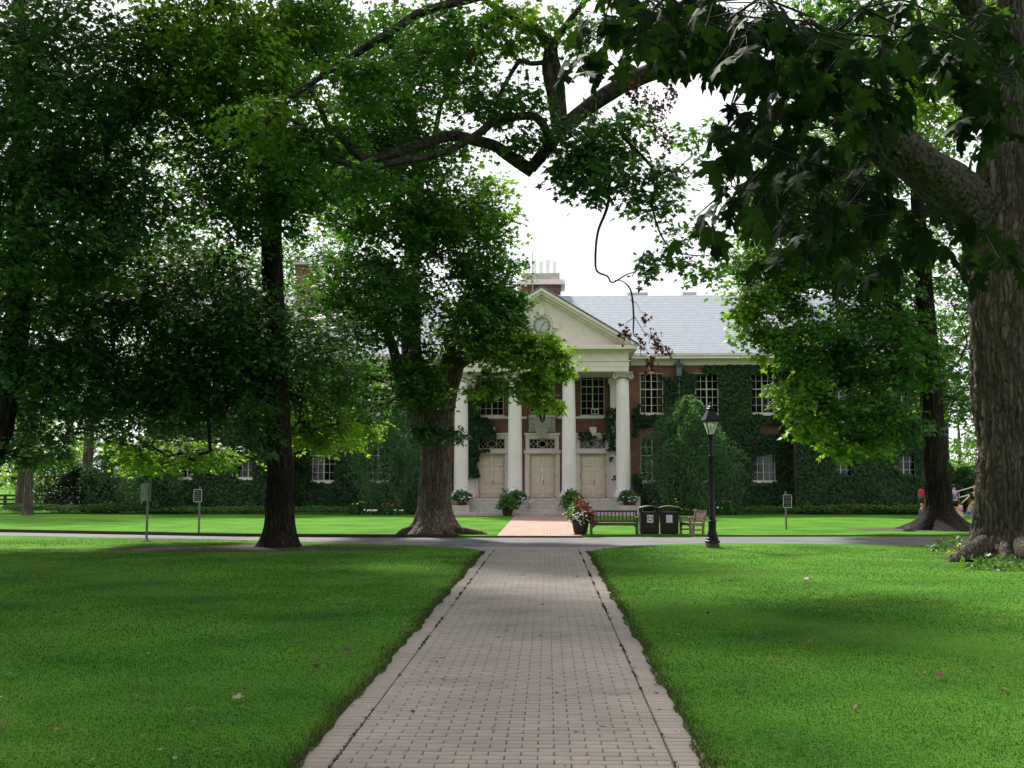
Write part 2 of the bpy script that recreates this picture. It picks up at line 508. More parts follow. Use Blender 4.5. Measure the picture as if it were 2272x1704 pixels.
m_asph = M('asphalt', (.085, .085, .092), (.15, .148, .15), .9, .85, .6, 120, spec=.2, lo=.3, hi=.75, detail=12)
def pavermat(name, a, b, c):
    m, nt, out = newmat(name); L = nt.links.new
    at_ = node(nt, 'ShaderNodeAttribute', attribute_name='tint')
    r = ramp(nt, [(0, a), (.5, b), (1, c)]); L(at_.outputs['Fac'], r.inputs[0])
    tc = node(nt, 'ShaderNodeTexCoord')
    n = node(nt, 'ShaderNodeTexNoise', Scale=170, Detail=3, Roughness=.7); L(tc.outputs['Object'], n.inputs['Vector'])
    n2 = node(nt, 'ShaderNodeTexNoise', Scale=1.3, Detail=5); L(tc.outputs['Object'], n2.inputs['Vector'])
    r2 = ramp(nt, [(.25, (.72, .72, .72)), (.55, (1, 1, 1)), (.78, (1.35, 1.3, 1.28))]); L(n.outputs['Fac'], r2.inputs[0])
    r3 = ramp(nt, [(.3, (.80, .83, .80)), (.7, (1.08, 1.06, 1.05))]); L(n2.outputs['Fac'], r3.inputs[0])
    m1 = node(nt, 'ShaderNodeMix', data_type='RGBA', blend_type='MULTIPLY'); m1.inputs[0].default_value = 1
    m2 = node(nt, 'ShaderNodeMix', data_type='RGBA', blend_type='MULTIPLY'); m2.inputs[0].default_value = 1
    L(r.outputs[0], m1.inputs[6]); L(r2.outputs[0], m1.inputs[7]); L(m1.outputs[2], m2.inputs[6]); L(r3.outputs[0], m2.inputs[7])
    p = node(nt, 'ShaderNodeBsdfPrincipled', Roughness=.8); p.inputs['Specular IOR Level'].default_value = .25
    L(m2.outputs[2], p.inputs['Base Color'])
    b = node(nt, 'ShaderNodeBump', Strength=.35, Distance=.003); L(n.outputs['Fac'], b.inputs['Height']); L(b.outputs[0], p.inputs['Normal'])
    L(p.outputs[0], out.inputs[0]); return m
m_paver = pavermat('grey pavers', (.222, .198, .184), (.268, .234, .216), (.31, .246, .224))
m_rbrick = pavermat('red paving bricks', (.28, .17, .14), (.34, .21, .17), (.40, .28, .235))
m_joint = M('sandy joint', (.065, .048, .042), (.105, .080, .072), 30, .95)

# ------------------------------------------------------------------ ground sheets
def flat(name, poly, z, m, skirt=0.0, kind='structure', sub=None):
    pts = [Vector((float(x), float(y), 0)) for x, y in poly]
    tris = tessellate_polygon([pts])
    mb = MB()
    n = len(poly)
    mb.add([(x, y, z) for x, y in poly], [tuple(t) for t in tris])
    if skirt:
        mb.add([(x, y, z) for x, y in poly] + [(x, y, z - skirt) for x, y in poly], [(i, (i + 1) % n, n + (i + 1) % n, n + i) for i in range(n)])
    o = mb.build(name, m)
    return tag(o, kind=kind)
RZ = -.055
near_px = [(-420, 1184), (0, 1188), (300, 1193), (500, 1197), (700, 1203), (900, 1209.5), (1030, 1214.5), (1073, 1222)]
near_pxR = [(1309, 1222), (1345, 1216), (1400, 1211), (1480, 1207.5), (1580, 1205), (1750, 1206), (1900, 1208), (2090, 1210), (2272, 1213), (2700, 1219)]
far_px = [(-420, 1173), (0, 1177), (300, 1182.5), (520, 1186.5), (800, 1188.5), (1104, 1189)]
far_pxR = [(1293, 1188), (1400, 1187), (1750, 1187), (2100, 1186.5), (2272, 1186), (2700, 1186)]
def W(pl): return [tuple(gnd(x, y)[:2]) for x, y in pl]
nl, nr_, fl, fr = W(near_px), W(near_pxR), W(far_px), W(far_pxR)
PXL, PXR = -1.48, .94                    # outer edges of the near path
def edge_wob(y, s): return .016 * np.sin(y * 1.9 + s) + .012 * np.sin(y * 4.7 + 2 * s) + .010 * np.sin(y * 11 + s)
ys = np.arange(-4, nl[-1][1] - .25, .35)
lawnL = [(-70, -4), ] + [(PXL + edge_wob(y, 1), y) for y in ys] + nl[::-1] + [(-70, nl[0][1] + 3)]
ysr = np.arange(-4, nr_[0][1] - .25, .35)
lawnR = [(70, -4)] + [(70, nr_[-1][1] - 1)] + nr_[::-1] + [(PXR + edge_wob(y, 4), y) for y in ysr[::-1]]
flat('near_lawn_west', lawnL, 0, m_lawn, .12)
flat('near_lawn_east', lawnR, 0, m_lawn, .12)
YS = 54.5                                # foot of the stairs
farL = fl + [(-1.55, 40), (-1.52, YS - .1), (-1.52, 62), (-90, 62), (-90, fl[0][1] + 2)]
farR = fr[::-1] + [(1.07, 40), (1.06, YS - .1), (1.06, 62), (90, 62), (90, fr[-1][1])]
flat('far_lawn_west', farL, 0, m_lawn, .12)
flat('far_lawn_east', farR, 0, m_lawn, .12)
g = MB(); g.add([(-900, -300, -.13), (900, -300, -.13), (900, 1500, -.13), (-900, 1500, -.13)], [(0, 1, 2, 3)])
tag(g.build('ground', m_lawn), kind='structure')
flat('back_lawn', [(-140, 61.8), (140, 61.8), (140, 240), (-140, 240)], -.02, m_lawn)
road = [(x, y - .5) for x, y in (nl[:-2] + [(-2.2, nl[-2][1] + .1), (1.9, nr_[1][1])] + nr_[2:])] + [(x, y + .5) for x, y in (fr[::-1] + fl[::-1])]
flat('road', road, RZ, m_asph)

kb = MB()                                  # dark edging along the far side of the road
kp = [(x, y - .02) for x, y in fl[:-1]] + [(fl[-1][0] - 1.2, fl[-1][1] - .01)]
for i in range(len(kp) - 1):
    (xa, ya), (xb, yb) = kp[i], kp[i + 1]
    kb.add([(xa, ya - .06, RZ - .02), (xb, yb - .06, RZ - .02), (xb, yb, .045), (xa, ya, .045), (xb, yb + .16, .03), (xa, ya + .16, .03)], [(0, 1, 2, 3), (3, 2, 4, 5)])
tag(kb.build('kerb', M('dark earth kerb', (.016, .013, .011), (.04, .033, .026), 9, .95, .6, 40)), kind='structure')
# ------------------------------------------------------------------ paving: every brick is modelled
def paving(name, cells, m, top=0.0, ch=.004, dep=.03):
    """cells: list of (x0,x1,y0,y1)"""
    C = np.array(cells); n = len(C)
    x0, x1, y0, y1 = C.T
    z = top + rng.normal(size=n) * .0005
    tx = rng.normal(size=n) * .0005; ty = rng.normal(size=n) * .0004
    V = np.zeros((n, 12, 3))
    for k, (sx, sy) in enumerate(((0, 0), (1, 0), (1, 1), (0, 1))):
        X = np.where(sx, x1, x0); Y = np.where(sy, y1, y0)
        ix = np.where(sx, x1 - ch, x0 + ch); iy = np.where(sy, y1 - ch, y0 + ch)
        zz = z + tx * (2 * sx - 1) + ty * (2 * sy - 1)
        V[:, k] = np.stack([ix, iy, zz], 1)
        V[:, 4 + k] = np.stack([X, Y, zz - ch * .8], 1)
        V[:, 8 + k] = np.stack([X, Y, zz - dep], 1)
    Q = [(0, 1, 2, 3)]
    for k in range(4):
        j = (k + 1) % 4
        Q += [(4 + k, 4 + j, j, k), (8 + k, 8 + j, 4 + j, 4 + k)]
    Q = (np.array(Q)[None] + (np.arange(n) * 12)[:, None, None]).reshape(-1, 4)
    t = np.clip(.5 + rng.normal(size=n) * .15, 0, 1)
    o = link(name, npmesh(name, V.reshape(-1, 3), Q, 4, np.repeat(t, 12)), m)
    return tag(o, kind='structure')
cells = []
bw, bd = .2043, .1035
SL, SR = -1.288, .755
edgeY = lambda x: np.interp(x, [p[0] for p in nl] + [p[0] for p in nr_], [p[1] for p in nl] + [p[1] for p in nr_])
tip_y = nl[-1][1]
ynear_mid = gnd(1190, 1214)[1]
row = 0; y = 3.0
while y < ynear_mid - .02:
    x = SL - (bw / 2 if row % 2 else 0)
    wob = .004 * math.sin(row * .37)
    while x < SR - .01:
        a, b = max(x, SL), min(x + bw, SR)
        if b - a > .03:
            cells.append((a + .003, b - .004 + rng.normal() * .001, y + .0036 + wob * .2, y + bd - .0036 + wob * .2))
        x += bw
    # soldier borders either side, then the flare fillets by the road
    for side in (-1, 1):
        e0 = SL - .007 if side < 0 else SR + .007
        j = 0
        while True:
            a, b = (e0 - .2, e0 - .003) if side < 0 else (e0 + .003, e0 + .2)
            inside_b = j == 0
            if not inside_b:
                cx = (a + b) / 2
                xs = [p[0] for p in (nl[-3:] if side < 0 else nr_[:3])]; ysx = [p[1] for p in (nl[-3:] if side < 0 else nr_[:3])]
                lim = np.interp(cx, xs, ysx)
                inside_b = y + bd > lim - .05 and y < ynear_mid + .02 and abs(cx) < 2.6
            if not inside_b:
                if j > 12: break
            else:
                cells.append((a, b, y + .0036, y + bd - .0036))
            e0 += side * .2; j += 1
            if j > 12: break
    y += bd; row += 1
paving('brick_path', cells, m_paver, .004)
flat('path_bed', [(PXL - 1.6, tip_y - .3), (PXL, tip_y - .6), (PXL - .1, -4), (PXR + .1, -4), (PXR, tip_y - .6), (PXR + 2.0, tip_y - .3), (PXR + 2.0, ynear_mid), (PXL - 1.6, ynear_mid)], -.012, m_joint)
cells = []
y = gnd(1190, 1189)[1] + .02; row = 0
while y < YS - .05:
    x = -1.53 - (.1 if row % 2 else 0)
    while x < 1.05:
        a, b = max(x, -1.53), min(x + .2045, 1.05)
        if b - a > .03: cells.append((a + .003, b - .003, y + .002, y + bd - .002))
        x += .2045
    y += bd; row += 1
paving('far_brick_path', cells, m_rbrick, .006)
flat('far_path_bed', [(-1.56, gnd(1190, 1189)[1]), (1.08, gnd(1190, 1189)[1]), (1.08, YS + .3), (-1.56, YS + .3)], -.012, m_joint)
# brick apron in front of the stairs
flat('stair_apron', [(-4.7, YS - .55), (4.25, YS - .55), (4.25, YS + 1), (-4.7, YS + 1)], .004, m_rbrick)

# ------------------------------------------------------------------ grass blades (stuff)
def blades(name, n, ylo, yhi, poly, hgt, wid, ypow=1.0, keep=None, xm=2.0):
    u = rng.random(n)
    Y = ylo + (yhi - ylo) * u ** ypow
    half0 = (0 - 1214) / F; half1 = (W0 - 1214) / F
    X = (half0 * Y - xm) + rng.random(n) * ((half1 - half0) * Y + 2 * xm)
    ok = inpoly(X, Y, poly)
    if keep is not None: ok &= keep(X, Y)
    worn = np.exp(-(((X + 7.6) / 5.5) ** 2 + ((Y - 28.2) / 2.6) ** 2)) + .6 * np.exp(-(((X + 10.5) / 3) ** 2 + ((Y - 29) / 1.5) ** 2))  # turf worn thin by the dark maple; its shade also lowers the tint
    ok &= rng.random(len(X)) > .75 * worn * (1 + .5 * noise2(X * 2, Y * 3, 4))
    X, Y = X[ok], Y[ok]; n = len(X); worn = worn[ok]
    nz = noise2(X * 2.3, Y * 2.3, 1); nb = noise2(X * .45, Y * .45, 2)
    sc = Y / 8.0
    h = hgt * (.6 + .55 * rng.random(n) + .18 * nz) * np.clip(sc, 1, 1.5) ** .3
    wd = wid * (.7 + .6 * rng.random(n)) * np.clip(sc, 1, 4) ** .85
    az = rng.random(n) * 2 * math.pi
    # mowing lanes lie over in alternating directions
    lane = np.sin((X * .55 + Y * .42) * 1.9)
    ln = .35 + .45 * rng.random(n)
    dx = np.cos(az) * ln + .30 * np.sign(lane); dy = np.sin(az) * ln + .12 * lane
    sx, sy = -np.sin(az + .6 * rng.normal(size=n)), np.cos(az)
    base = np.stack([X, Y, np.full(n, -.004)], 1)
    V = np.zeros((n, 5, 3))
    S = np.stack([sx, sy, np.zeros(n)], 1) * wd[:, None] * .5
    mid = base + np.stack([dx * h * .35, dy * h * .35, h * .6], 1)
    tip = base + np.stack([dx * h * .95, dy * h * .95, h * .95], 1)
    V[:, 0] = base - S; V[:, 1] = base + S; V[:, 2] = mid + S * .85; V[:, 3] = mid - S * .85; V[:, 4] = tip
    T = np.array([(0, 1, 2), (0, 2, 3), (3, 2, 4)])
    T = (T[None] + (np.arange(n) * 5)[:, None, None]).reshape(-1, 3)
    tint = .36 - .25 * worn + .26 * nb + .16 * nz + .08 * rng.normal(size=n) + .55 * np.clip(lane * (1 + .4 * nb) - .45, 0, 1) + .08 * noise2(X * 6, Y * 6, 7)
    dry = rng.random(n) < (.012 + .03 * np.clip(nb - .3, 0, 1))
    tint = np.where(dry, 1.0, np.clip(tint, 0, .86))
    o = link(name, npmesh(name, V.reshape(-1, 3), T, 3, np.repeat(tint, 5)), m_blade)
    return tag(o, kind='stuff')
lawnLp = [(x - (.02 if x > -3 else 0), y) for x, y in lawnL]
lawnRp = [(x + (.02 if x < 3 else 0), y) for x, y in lawnR]
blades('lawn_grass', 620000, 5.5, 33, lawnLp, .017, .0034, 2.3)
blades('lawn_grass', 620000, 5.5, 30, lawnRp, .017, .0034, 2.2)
def edge_blades(n, xe, side, s, ytop):
    """longer unmown fringe along the paving"""
    u = rng.random(n); Y = 5.5 + (ytop - 5.5) * u ** 1.7
    e = xe + edge_wob(Y, s)
    X = e + side * (rng.exponential(.05, n) - .004 - .014 * noise2(Y * 3.1, Y * 1.7, s))
    h = (.022 + .024 * rng.random(n)) * (1 + .35 * noise2(Y * 2.2, X, 3)); wd = .0045 * (.7 + .6 * rng.random(n)) * np.clip(Y / 9, 1, 3)
    az = rng.random(n) * 6.283
    base = np.stack([X, Y, np.full(n, -.004)], 1); S = np.stack([-np.sin(az), np.cos(az), 0 * az], 1) * wd[:, None] * .5
    dx = np.cos(az) * .6 - side * .25; dy = np.sin(az) * .6
    mid = base + np.stack([dx * h * .35, dy * h * .35, h * .6], 1); tip = base + np.stack([dx * h, dy * h, h * .85], 1)
    V = np.stack([base - S, base + S, mid + S * .85, mid - S * .85, tip], 1)
    T = (np.array([(0, 1, 2), (0, 2, 3), (3, 2, 4)])[None] + (np.arange(n) * 5)[:, None, None]).reshape(-1, 3)
    t = np.clip(.58 + .2 * rng.normal(size=n), 0, .85); t = np.where(rng.random(n) < .09, 1.0, t)
    tag(link('edge_grass', npmesh('edge_grass', V.reshape(-1, 3), T, 3, np.repeat(t, 5)), m_blade), kind='stuff')
edge_blades(11000, PXL, -1, 1, tip_y - .3)
edge_blades(11000, PXR, 1, 4, tip_y - .3)
def seam_moss(n, x):
    Y = 5.5 + (tip_y - 5.5) * rng.random(n) ** 1.5
    k = noise2(Y * 2.7, Y * .9, x) + .4 * noise2(Y * 9, Y, 2) > .15
    Y = Y[k]; m = len(Y)
    P = np.stack([x + rng.normal(size=m) * .010, Y, np.full(m, .0)], 1); a = rng.random(m) * 6.283
    V0 = np.array([(-.5, 0, 0), (.5, 0, 0), (0, .3, 1.0)])
    sz = (.006 + .010 * rng.random(m)) * np.clip(Y / 9, 1, 2)
    V = P[:, None] + sz[:, None, None] * np.stack([np.cos(a)[:, None] * V0[:, 0] - np.sin(a)[:, None] * V0[:, 1], np.sin(a)[:, None] * V0[:, 0] + np.cos(a)[:, None] * V0[:, 1], np.repeat(V0[None, :, 2], m, 0)], 2)
    tag(link('seam_moss', npmesh('seam_moss', V.reshape(-1, 3), np.arange(m * 3).reshape(-1, 3), 3, np.repeat(rng.random(m) * .3, 3)), m_blade), kind='stuff')
seam_moss(1700, SL - .004); seam_moss(1700, SR + .004)
# ------------------------------------------------------------------ the building
def brickmat():
    m, nt, out = newmat('red brick wall'); L = nt.links.new
    tc = node(nt, 'ShaderNodeTexCoord')
    sp = node(nt, 'ShaderNodeSeparateXYZ'); L(tc.outputs['Object'], sp.inputs[0])
    ad = node(nt, 'ShaderNodeMath', operation='ADD'); L(sp.outputs[0], ad.inputs[0]); L(sp.outputs[1], ad.inputs[1])
    cb = node(nt, 'ShaderNodeCombineXYZ'); L(ad.outputs[0], cb.inputs[0]); L(sp.outputs[2], cb.inputs[1])
    b = nt.nodes.new('ShaderNodeTexBrick'); L(cb.outputs[0], b.inputs['Vector'])
    b.inputs['Color1'].default_value = (.19, .078, .060, 1); b.inputs['Color2'].default_value = (.145, .058, .046, 1)
    b.inputs['Mortar'].default_value = (.24, .17, .14, 1)
    b.inputs['Scale'].default_value = 1; b.inputs['Brick Width'].default_value = .21; b.inputs['Row Height'].default_value = .07
    b.inputs['Mortar Size'].default_value = .006; b.inputs['Bias'].default_value = 0
    n = node(nt, 'ShaderNodeTexNoise', Scale=.9, Detail=6); L(tc.outputs['Object'], n.inputs['Vector'])
    r = ramp(nt, [(.3, (.72, .72, .75)), (.7, (1.2, 1.15, 1.1))]); L(n.outputs['Fac'], r.inputs[0])
    mx = node(nt, 'ShaderNodeMix', data_type='RGBA', blend_type='MULTIPLY'); mx.inputs[0].default_value = 1
    b2 = nt.nodes.new('ShaderNodeTexBrick'); L(cb.outputs[0], b2.inputs['Vector'])
    b2.inputs['Color1'].default_value = (.86, .87, .90, 1); b2.inputs['Color2'].default_value = (1.12, 1.10, 1.08, 1); b2.inputs['Mortar'].default_value = (.72, .73, .76, 1)
    b2.inputs['Scale'].default_value = 1; b2.inputs['Brick Width'].default_value = .26; b2.inputs['Row Height'].default_value = .24; b2.inputs['Mortar Size'].default_value = .006
    m2 = node(nt, 'ShaderNodeMix', data_type='RGBA', blend_type='MULTIPLY'); m2.inputs[0].default_value = 1
    L(b.outputs[0], m2.inputs[6]); L(b2.outputs[0], m2.inputs[7])
    L(m2.outputs[2], mx.inputs[6]); L(r.outputs[0], mx.inputs[7])
    p = node(nt, 'ShaderNodeBsdfPrincipled', Roughness=.85); p.inputs['Specular IOR Level'].default_value = .2
    L(mx.outputs[2], p.inputs['Base Color']); L(p.outputs[0], out.inputs[0]); return m
def slatemat():
    m, nt, out = newmat('grey slate roof'); L = nt.links.new
    tc = node(nt, 'ShaderNodeTexCoord')
    sp = node(nt, 'ShaderNodeSeparateXYZ'); L(tc.outputs['Object'], sp.inputs[0])
    cb = node(nt, 'ShaderNodeCombineXYZ'); L(sp.outputs[0], cb.inputs[0])
    mul = node(nt, 'ShaderNodeMath', operation='MULTIPLY'); mul.inputs[1].default_value = 1.9; L(sp.outputs[2], mul.inputs[0]); L(mul.outputs[0], cb.inputs[1])
    b = nt.nodes.new('ShaderNodeTexBrick'); L(cb.outputs[0], b.inputs['Vector'])
    b.inputs['Color1'].default_value = (.265, .285, .325, 1); b.inputs['Color2'].default_value = (.265, .285, .325, 1)
    b.inputs['Mortar'].default_value = (.12, .13, .155, 1)
    b.inputs['Scale'].default_value = 1; b.inputs['Brick Width'].default_value = 60; b.inputs['Row Height'].default_value = .24
    b.inputs['Mortar Size'].default_value = .026; b.inputs['Bias'].default_value = -.1
    n = node(nt, 'ShaderNodeTexNoise', Scale=2.6, Detail=3); L(cb.outputs[0], n.inputs['Vector'])
    r = ramp(nt, [(.35, (.88, .93, 1.0)), (.62, (1.03, 1.03, 1.02)), (.78, (1.2, 1.12, 1.04))]); L(n.outputs['Fac'], r.inputs[0])
    mx = node(nt, 'ShaderNodeMix', data_type='RGBA', blend_type='MULTIPLY'); mx.inputs[0].default_value = 1
    L(b.outputs[0], mx.inputs[6]); L(r.outputs[0], mx.inputs[7])
    p = node(nt, 'ShaderNodeBsdfPrincipled', Roughness=.85); p.inputs['Specular IOR Level'].default_value = .15
    L(mx.outputs[2], p.inputs['Base Color'])
    bp = node(nt, 'ShaderNodeBump', Strength=.5, Distance=.02); L(b.outputs['Fac'], bp.inputs['Height']); bp.invert = True; L(bp.outputs[0], p.inputs['Normal'])
    L(p.outputs[0], out.inputs[0]); return m
def glassmat():
    m, nt, out = newmat('window glass'); L = nt.links.new
    t = node(nt, 'ShaderNodeBsdfTransparent'); t.inputs[0].default_value = (.55, .6, .58, 1)
    g_ = node(nt, 'ShaderNodeBsdfGlossy', Roughness=.03); g_.inputs[0].default_value = (.9, .95, 1, 1)
    lw = node(nt, 'ShaderNodeLayerWeight', Blend=.18)
    n = node(nt, 'ShaderNodeTexNoise', Scale=1.1, Detail=2); tc = node(nt, 'ShaderNodeTexCoord'); L(tc.outputs['Object'], n.inputs['Vector'])
    b = node(nt, 'ShaderNodeBump', Strength=.12, Distance=.02); L(n.outputs['Fac'], b.inputs['Height']); L(b.outputs[0], g_.inputs['Normal'])
    ad = node(nt, 'ShaderNodeMath', operation='ADD'); ad.inputs[1].default_value = .018; L(lw.outputs['Fresnel'], ad.inputs[0])
    ms = node(nt, 'ShaderNodeMixShader'); L(ad.outputs[0], ms.inputs[0]); L(t.outputs[0], ms.inputs[1]); L(g_.outputs[0], ms.inputs[2])
    L(ms.outputs[0], out.inputs[0]); return m
m_brick, m_slate, m_glass = brickmat(), slatemat(), glassmat()
m_cream = M('cream painted trim', (.68, .585, .545), (.75, .655, .62), 2.5, .6, .1, 20)
m_colm = M('pale painted columns', (.70, .615, .635), (.78, .695, .715), 1.6, .55, .15, 60, stretch=(1, 1, .6))
m_stone = M('grey limestone steps', (.40, .355, .325), (.50, .455, .42), 3, .85, .25, 40)
m_tablet = M('weathered carved stone', (.33, .32, .28), (.47, .455, .40), 6, .85, .5, 30)
m_door = M('cream painted door', (.76, .635, .525), (.80, .68, .57), 2, .5)
m_dark = M('dark room interior', (.012, .012, .012), None, rough=.9)
m_curt = M('beige curtain', (.36, .27, .17), (.43, .34, .22), 6, .9)
m_wcurt = M('pale blue curtain', (.22, .26, .29), (.34, .38, .41), 9, .9, stretch=(8, 1, .3))
m_frame = M('painted window frame', (.52, .49, .43), (.60, .57, .51), 5, .55)
m_black = M('black iron', (.007, .007, .008), (.014, .014, .015), 12, .5, spec=.2)
m_zinc = M('weathered blue grey metal', (.10, .13, .16), (.16, .19, .22), 8, .5, metal=.4)
m_steel = M('galvanised steel', (.35, .38, .36), (.46, .48, .47), 12, .4, metal=.7)

BX = -.25
YW, YC, YWING = 59.9, 56.2, 58.4
ZF = .77                                   # portico floor
bld = thing('college_building', 'two storey red brick building with white columned portico, clock pediment and slate roof', 'building', (BX, YW, 0))
BO = (BX, YW, 0)
def part(mb, name, m, parent=bld, smooth=False):
    return mb.build(name, m, parent, smooth, off=BO)

def wall_mb(x0, x1, z0, z1, Y, ops, depth=.22):
    xs = sorted({x0, x1} | {v for o in ops for v in o[:2]}); zs = sorted({z0, z1} | {v for o in ops for v in o[2:4]})
    mb = MB()
    for i in range(len(xs) - 1):
        for j in range(len(zs) - 1):
            cx, cz = (xs[i] + xs[i + 1]) / 2, (zs[j] + zs[j + 1]) / 2
            if any(o[0] < cx < o[1] and o[2] < cz < o[3] for o in ops): continue
            mb.add([(xs[i], Y, zs[j]), (xs[i + 1], Y, zs[j]), (xs[i + 1], Y, zs[j + 1]), (xs[i], Y, zs[j + 1])], [(0, 1, 2, 3)])
    for a, b, c, d in [o[:4] for o in ops]:
        p = [(a, c), (b, c), (b, d), (a, d)]
        for k in range(4):
            q = p[(k + 1) % 4]
            mb.add([(p[k][0], Y, p[k][1]), (q[0], Y, q[1]), (q[0], Y + depth, q[1]), (p[k][0], Y + depth, p[k][1])], [(0, 1, 2, 3)])
    return mb
EZ = zof(805, YW, 1450)                    # wall head
GZ = zof(784, YW - .55, 1450)              # gutter line
half_main = 12.95
WX0, WX1 = 12.95, 20.3
# window centres relative to BX
up0, up1 = zof(917, YW, 1446), zof(828, YW, 1446)
lo0, lo1 = zof(1067, YW, 1446), zof(973, YW, 1446)
sp = 2.866; wx = [(1446 - 1214) / F * YW - BX + i * sp for i in range(3)]
ww = 1.21
ops_main = []
for s in (-1, 1):
    for x in wx:
        for z0, z1 in ((up0, up1), (lo0, lo1)):
            ops_main.append((BX + s * x - ww / 2, BX + s * x + ww / 2, z0, z1))
doors = [BX - 2.634, BX, BX + 2.634]
dz1 = zof(1008, YW, 1203)
tz0, tz1 = zof(996.2, YW), zof(973.4, YW)
pw0, pw1 = zof(921.7, YW), zof(826, YW)
for dx in doors:
    ops_main += [(dx - .69, dx + .69, ZF, dz1), (dx - .69, dx + .69, tz0, tz1), (dx - .625, dx + .625, pw0, pw1)]
part(wall_mb(BX - half_main, BX + half_main, -.1, EZ, YW, ops_main), 'wall', m_brick)
ops_w = {-1: [], 1: []}
for s in (-1, 1):
    for off in ((1859 - 1214) / F * YWING - BX, (1996 - 1214) / F * YWING - BX):
        for z0, z1 in ((zof(917, YWING), zof(828, YWING)), (zof(1060, YWING), zof(973, YWING))):
            ops_w[s].append((BX + s * off - .6, BX + s * off + .6, z0, z1))
    x0, x1 = sorted((BX + s * WX0, BX + s * WX1))
    mb = wall_mb(x0, x1, -.1, EZ, YWING, ops_w[s])
    xi, xo = BX + s * WX0, BX + s * WX1
    mb.add([(xi, YWING, -.1), (xi, YW, -.1), (xi, YW, EZ), (xi, YWING, EZ)], [(0, 1, 2, 3)])
    mb.add([(xo, YWING, -.1), (xo, YW + 14, -.1), (xo, YW + 14, EZ), (xo, YWING, EZ)], [(0, 1, 2, 3)])
    # gable end triangle
    part(mb, 'wall', m_brick)
# roof
RIDGE_Y = YW + 7.2
RIDGE_Z = zof(656.6, RIDGE_Y)
mb = MB()
ye = YW - .62
x0, x1 = BX - WX1 - .4, BX + WX1 + .4
th = .12
mb.add([(x0, ye, GZ), (x1, ye, GZ), (x1, RIDGE_Y, RIDGE_Z), (x0, RIDGE_Y, RIDGE_Z), (x1, 2 * RIDGE_Y - ye, GZ), (x0, 2 * RIDGE_Y - ye, GZ),
        (x0, ye, GZ - th), (x1, ye, GZ - th), (x1, 2 * RIDGE_Y - ye, GZ - th), (x0, 2 * RIDGE_Y - ye, GZ - th)],
       [(0, 1, 2, 3), (3, 2, 4, 5), (0, 6, 7, 1), (5, 4, 8, 9), (1, 7, 8, 4, 2), (0, 3, 5, 9, 6), (6, 9, 8, 7)])
roof = part(mb, 'roof', m_slate)
for s in (-1, 1):                           # wing front hips, a low lean-to over the projecting bay
    a, b = sorted((BX + s * (WX0 - .35), BX + s * (WX1 + .35)))
    yw = YWING - .5
    k = (RIDGE_Z - GZ) / (RIDGE_Y - ye)
    t = MB()
    yc = yw + (b - a) / 2
    zc = GZ + (b - a) / 2 * .62
    yb = ye + (zc - GZ) / k
    t.add([(a, yw, GZ + .01), (b, yw, GZ + .01), ((a + b) / 2, yc - 2.4, zc), ((a + b) / 2, yb + .05, zc), (a, ye, GZ + .01), (b, ye, GZ + .01)],
          [(0, 1, 2), (1, 5, 3, 2), (4, 0, 2, 3)])
    part(t, 'roof', m_slate)
# eaves: fascia, gutter, frieze board
ev = MB()
def eave(ev, xa, xb, Yw):
    ev.box(xa, xb, Yw - .60, Yw - .48, GZ - .27, GZ - .03)
    ev.box(xa, xb, Yw - .66, Yw - .602, GZ - .12, GZ - .015)
    ev.box(xa, xb, Yw - .478, Yw + .05, GZ - .25, GZ - .13)
    ev.box(xa, xb, Yw - .10, Yw - .003, EZ - .14, GZ - .252)
eave(ev, BX - WX0, BX - 4.62, YW); part(ev, 'eave', m_cream)
ev = MB(); eave(ev, BX + 4.62, BX + WX0, YW); part(ev, 'eave', m_cream)
for s in (-1, 1):
    e2 = MB(); a, b = sorted((BX + s * (WX0 - .3), BX + s * (WX1 + .4))); eave(e2, a, b, YWING); part(e2, 'eave', m_cream)
# chimneys
def chimney(xa, xb, ya, yb, zb, zt, cap=.35, flues=0):
    c = MB(); c.box(xa, xb, ya, yb, zb, zt)
    for q in range(3): c.box(xa - .04 * (q > 0), xb + .04 * (q > 0), ya - .04 * (q > 0), yb + .04, zt + .001 + q * .07, zt + .07 + q * .07)
    ob = part(c, 'chimney', m_brick)
    t = MB(); t.box(xa - .28, xb + .28, ya - .28, yb + .28, zt + .212, zt + .212 + .16); t.box(xa - .2, xb + .2, ya - .2, yb + .2, zt + .374, zt + .374 + .14)
    part(t, 'coping', m_cream, ob)
    t = MB(); t.box(xa + .05, xb - .05, ya + .05, yb - .05, zt + .516, zt + .516 + .42)
    part(t, 'chimney_cap', m_stone, ob)
    if flues:
        for i in range(flues):
            f = MB(); cx = xa + .35 + (xb - xa - .7) * i / (flues - 1)
            f.tube([(cx, ya + .7, zt + .9), (cx, ya + .7, zt + 1.75 + .1 * (i % 2))], .13, 10)
            part(f, 'flue', m_flue, ob, True)
        f = MB(); f.tube([((xa + xb) / 2 - .5, ya - .4, zt - .5), ((xa + xb) / 2 - .5, ya - .4, zt + 2.1)], .03, 6)
        part(f, 'mast', m_steel, ob)
    band = MB(); band.box(xa - .02, xb + .02, ya - .02, ya + .2, zt - .55, zt - .4); part(band, 'stone_band', m_cream, ob)
m_flue = M('white flue pipe', (.85, .86, .87))
m_pale = M('pale zinc flue', (.62, .63, .63), (.7, .7, .7), 4, .4, metal=.2)
YCH = RIDGE_Y + .6
chimney(xof(1158, YCH), xof(1245, YCH), YCH, YCH + 2.2, RIDGE_Z - 1, zof(640, YCH), flues=5)
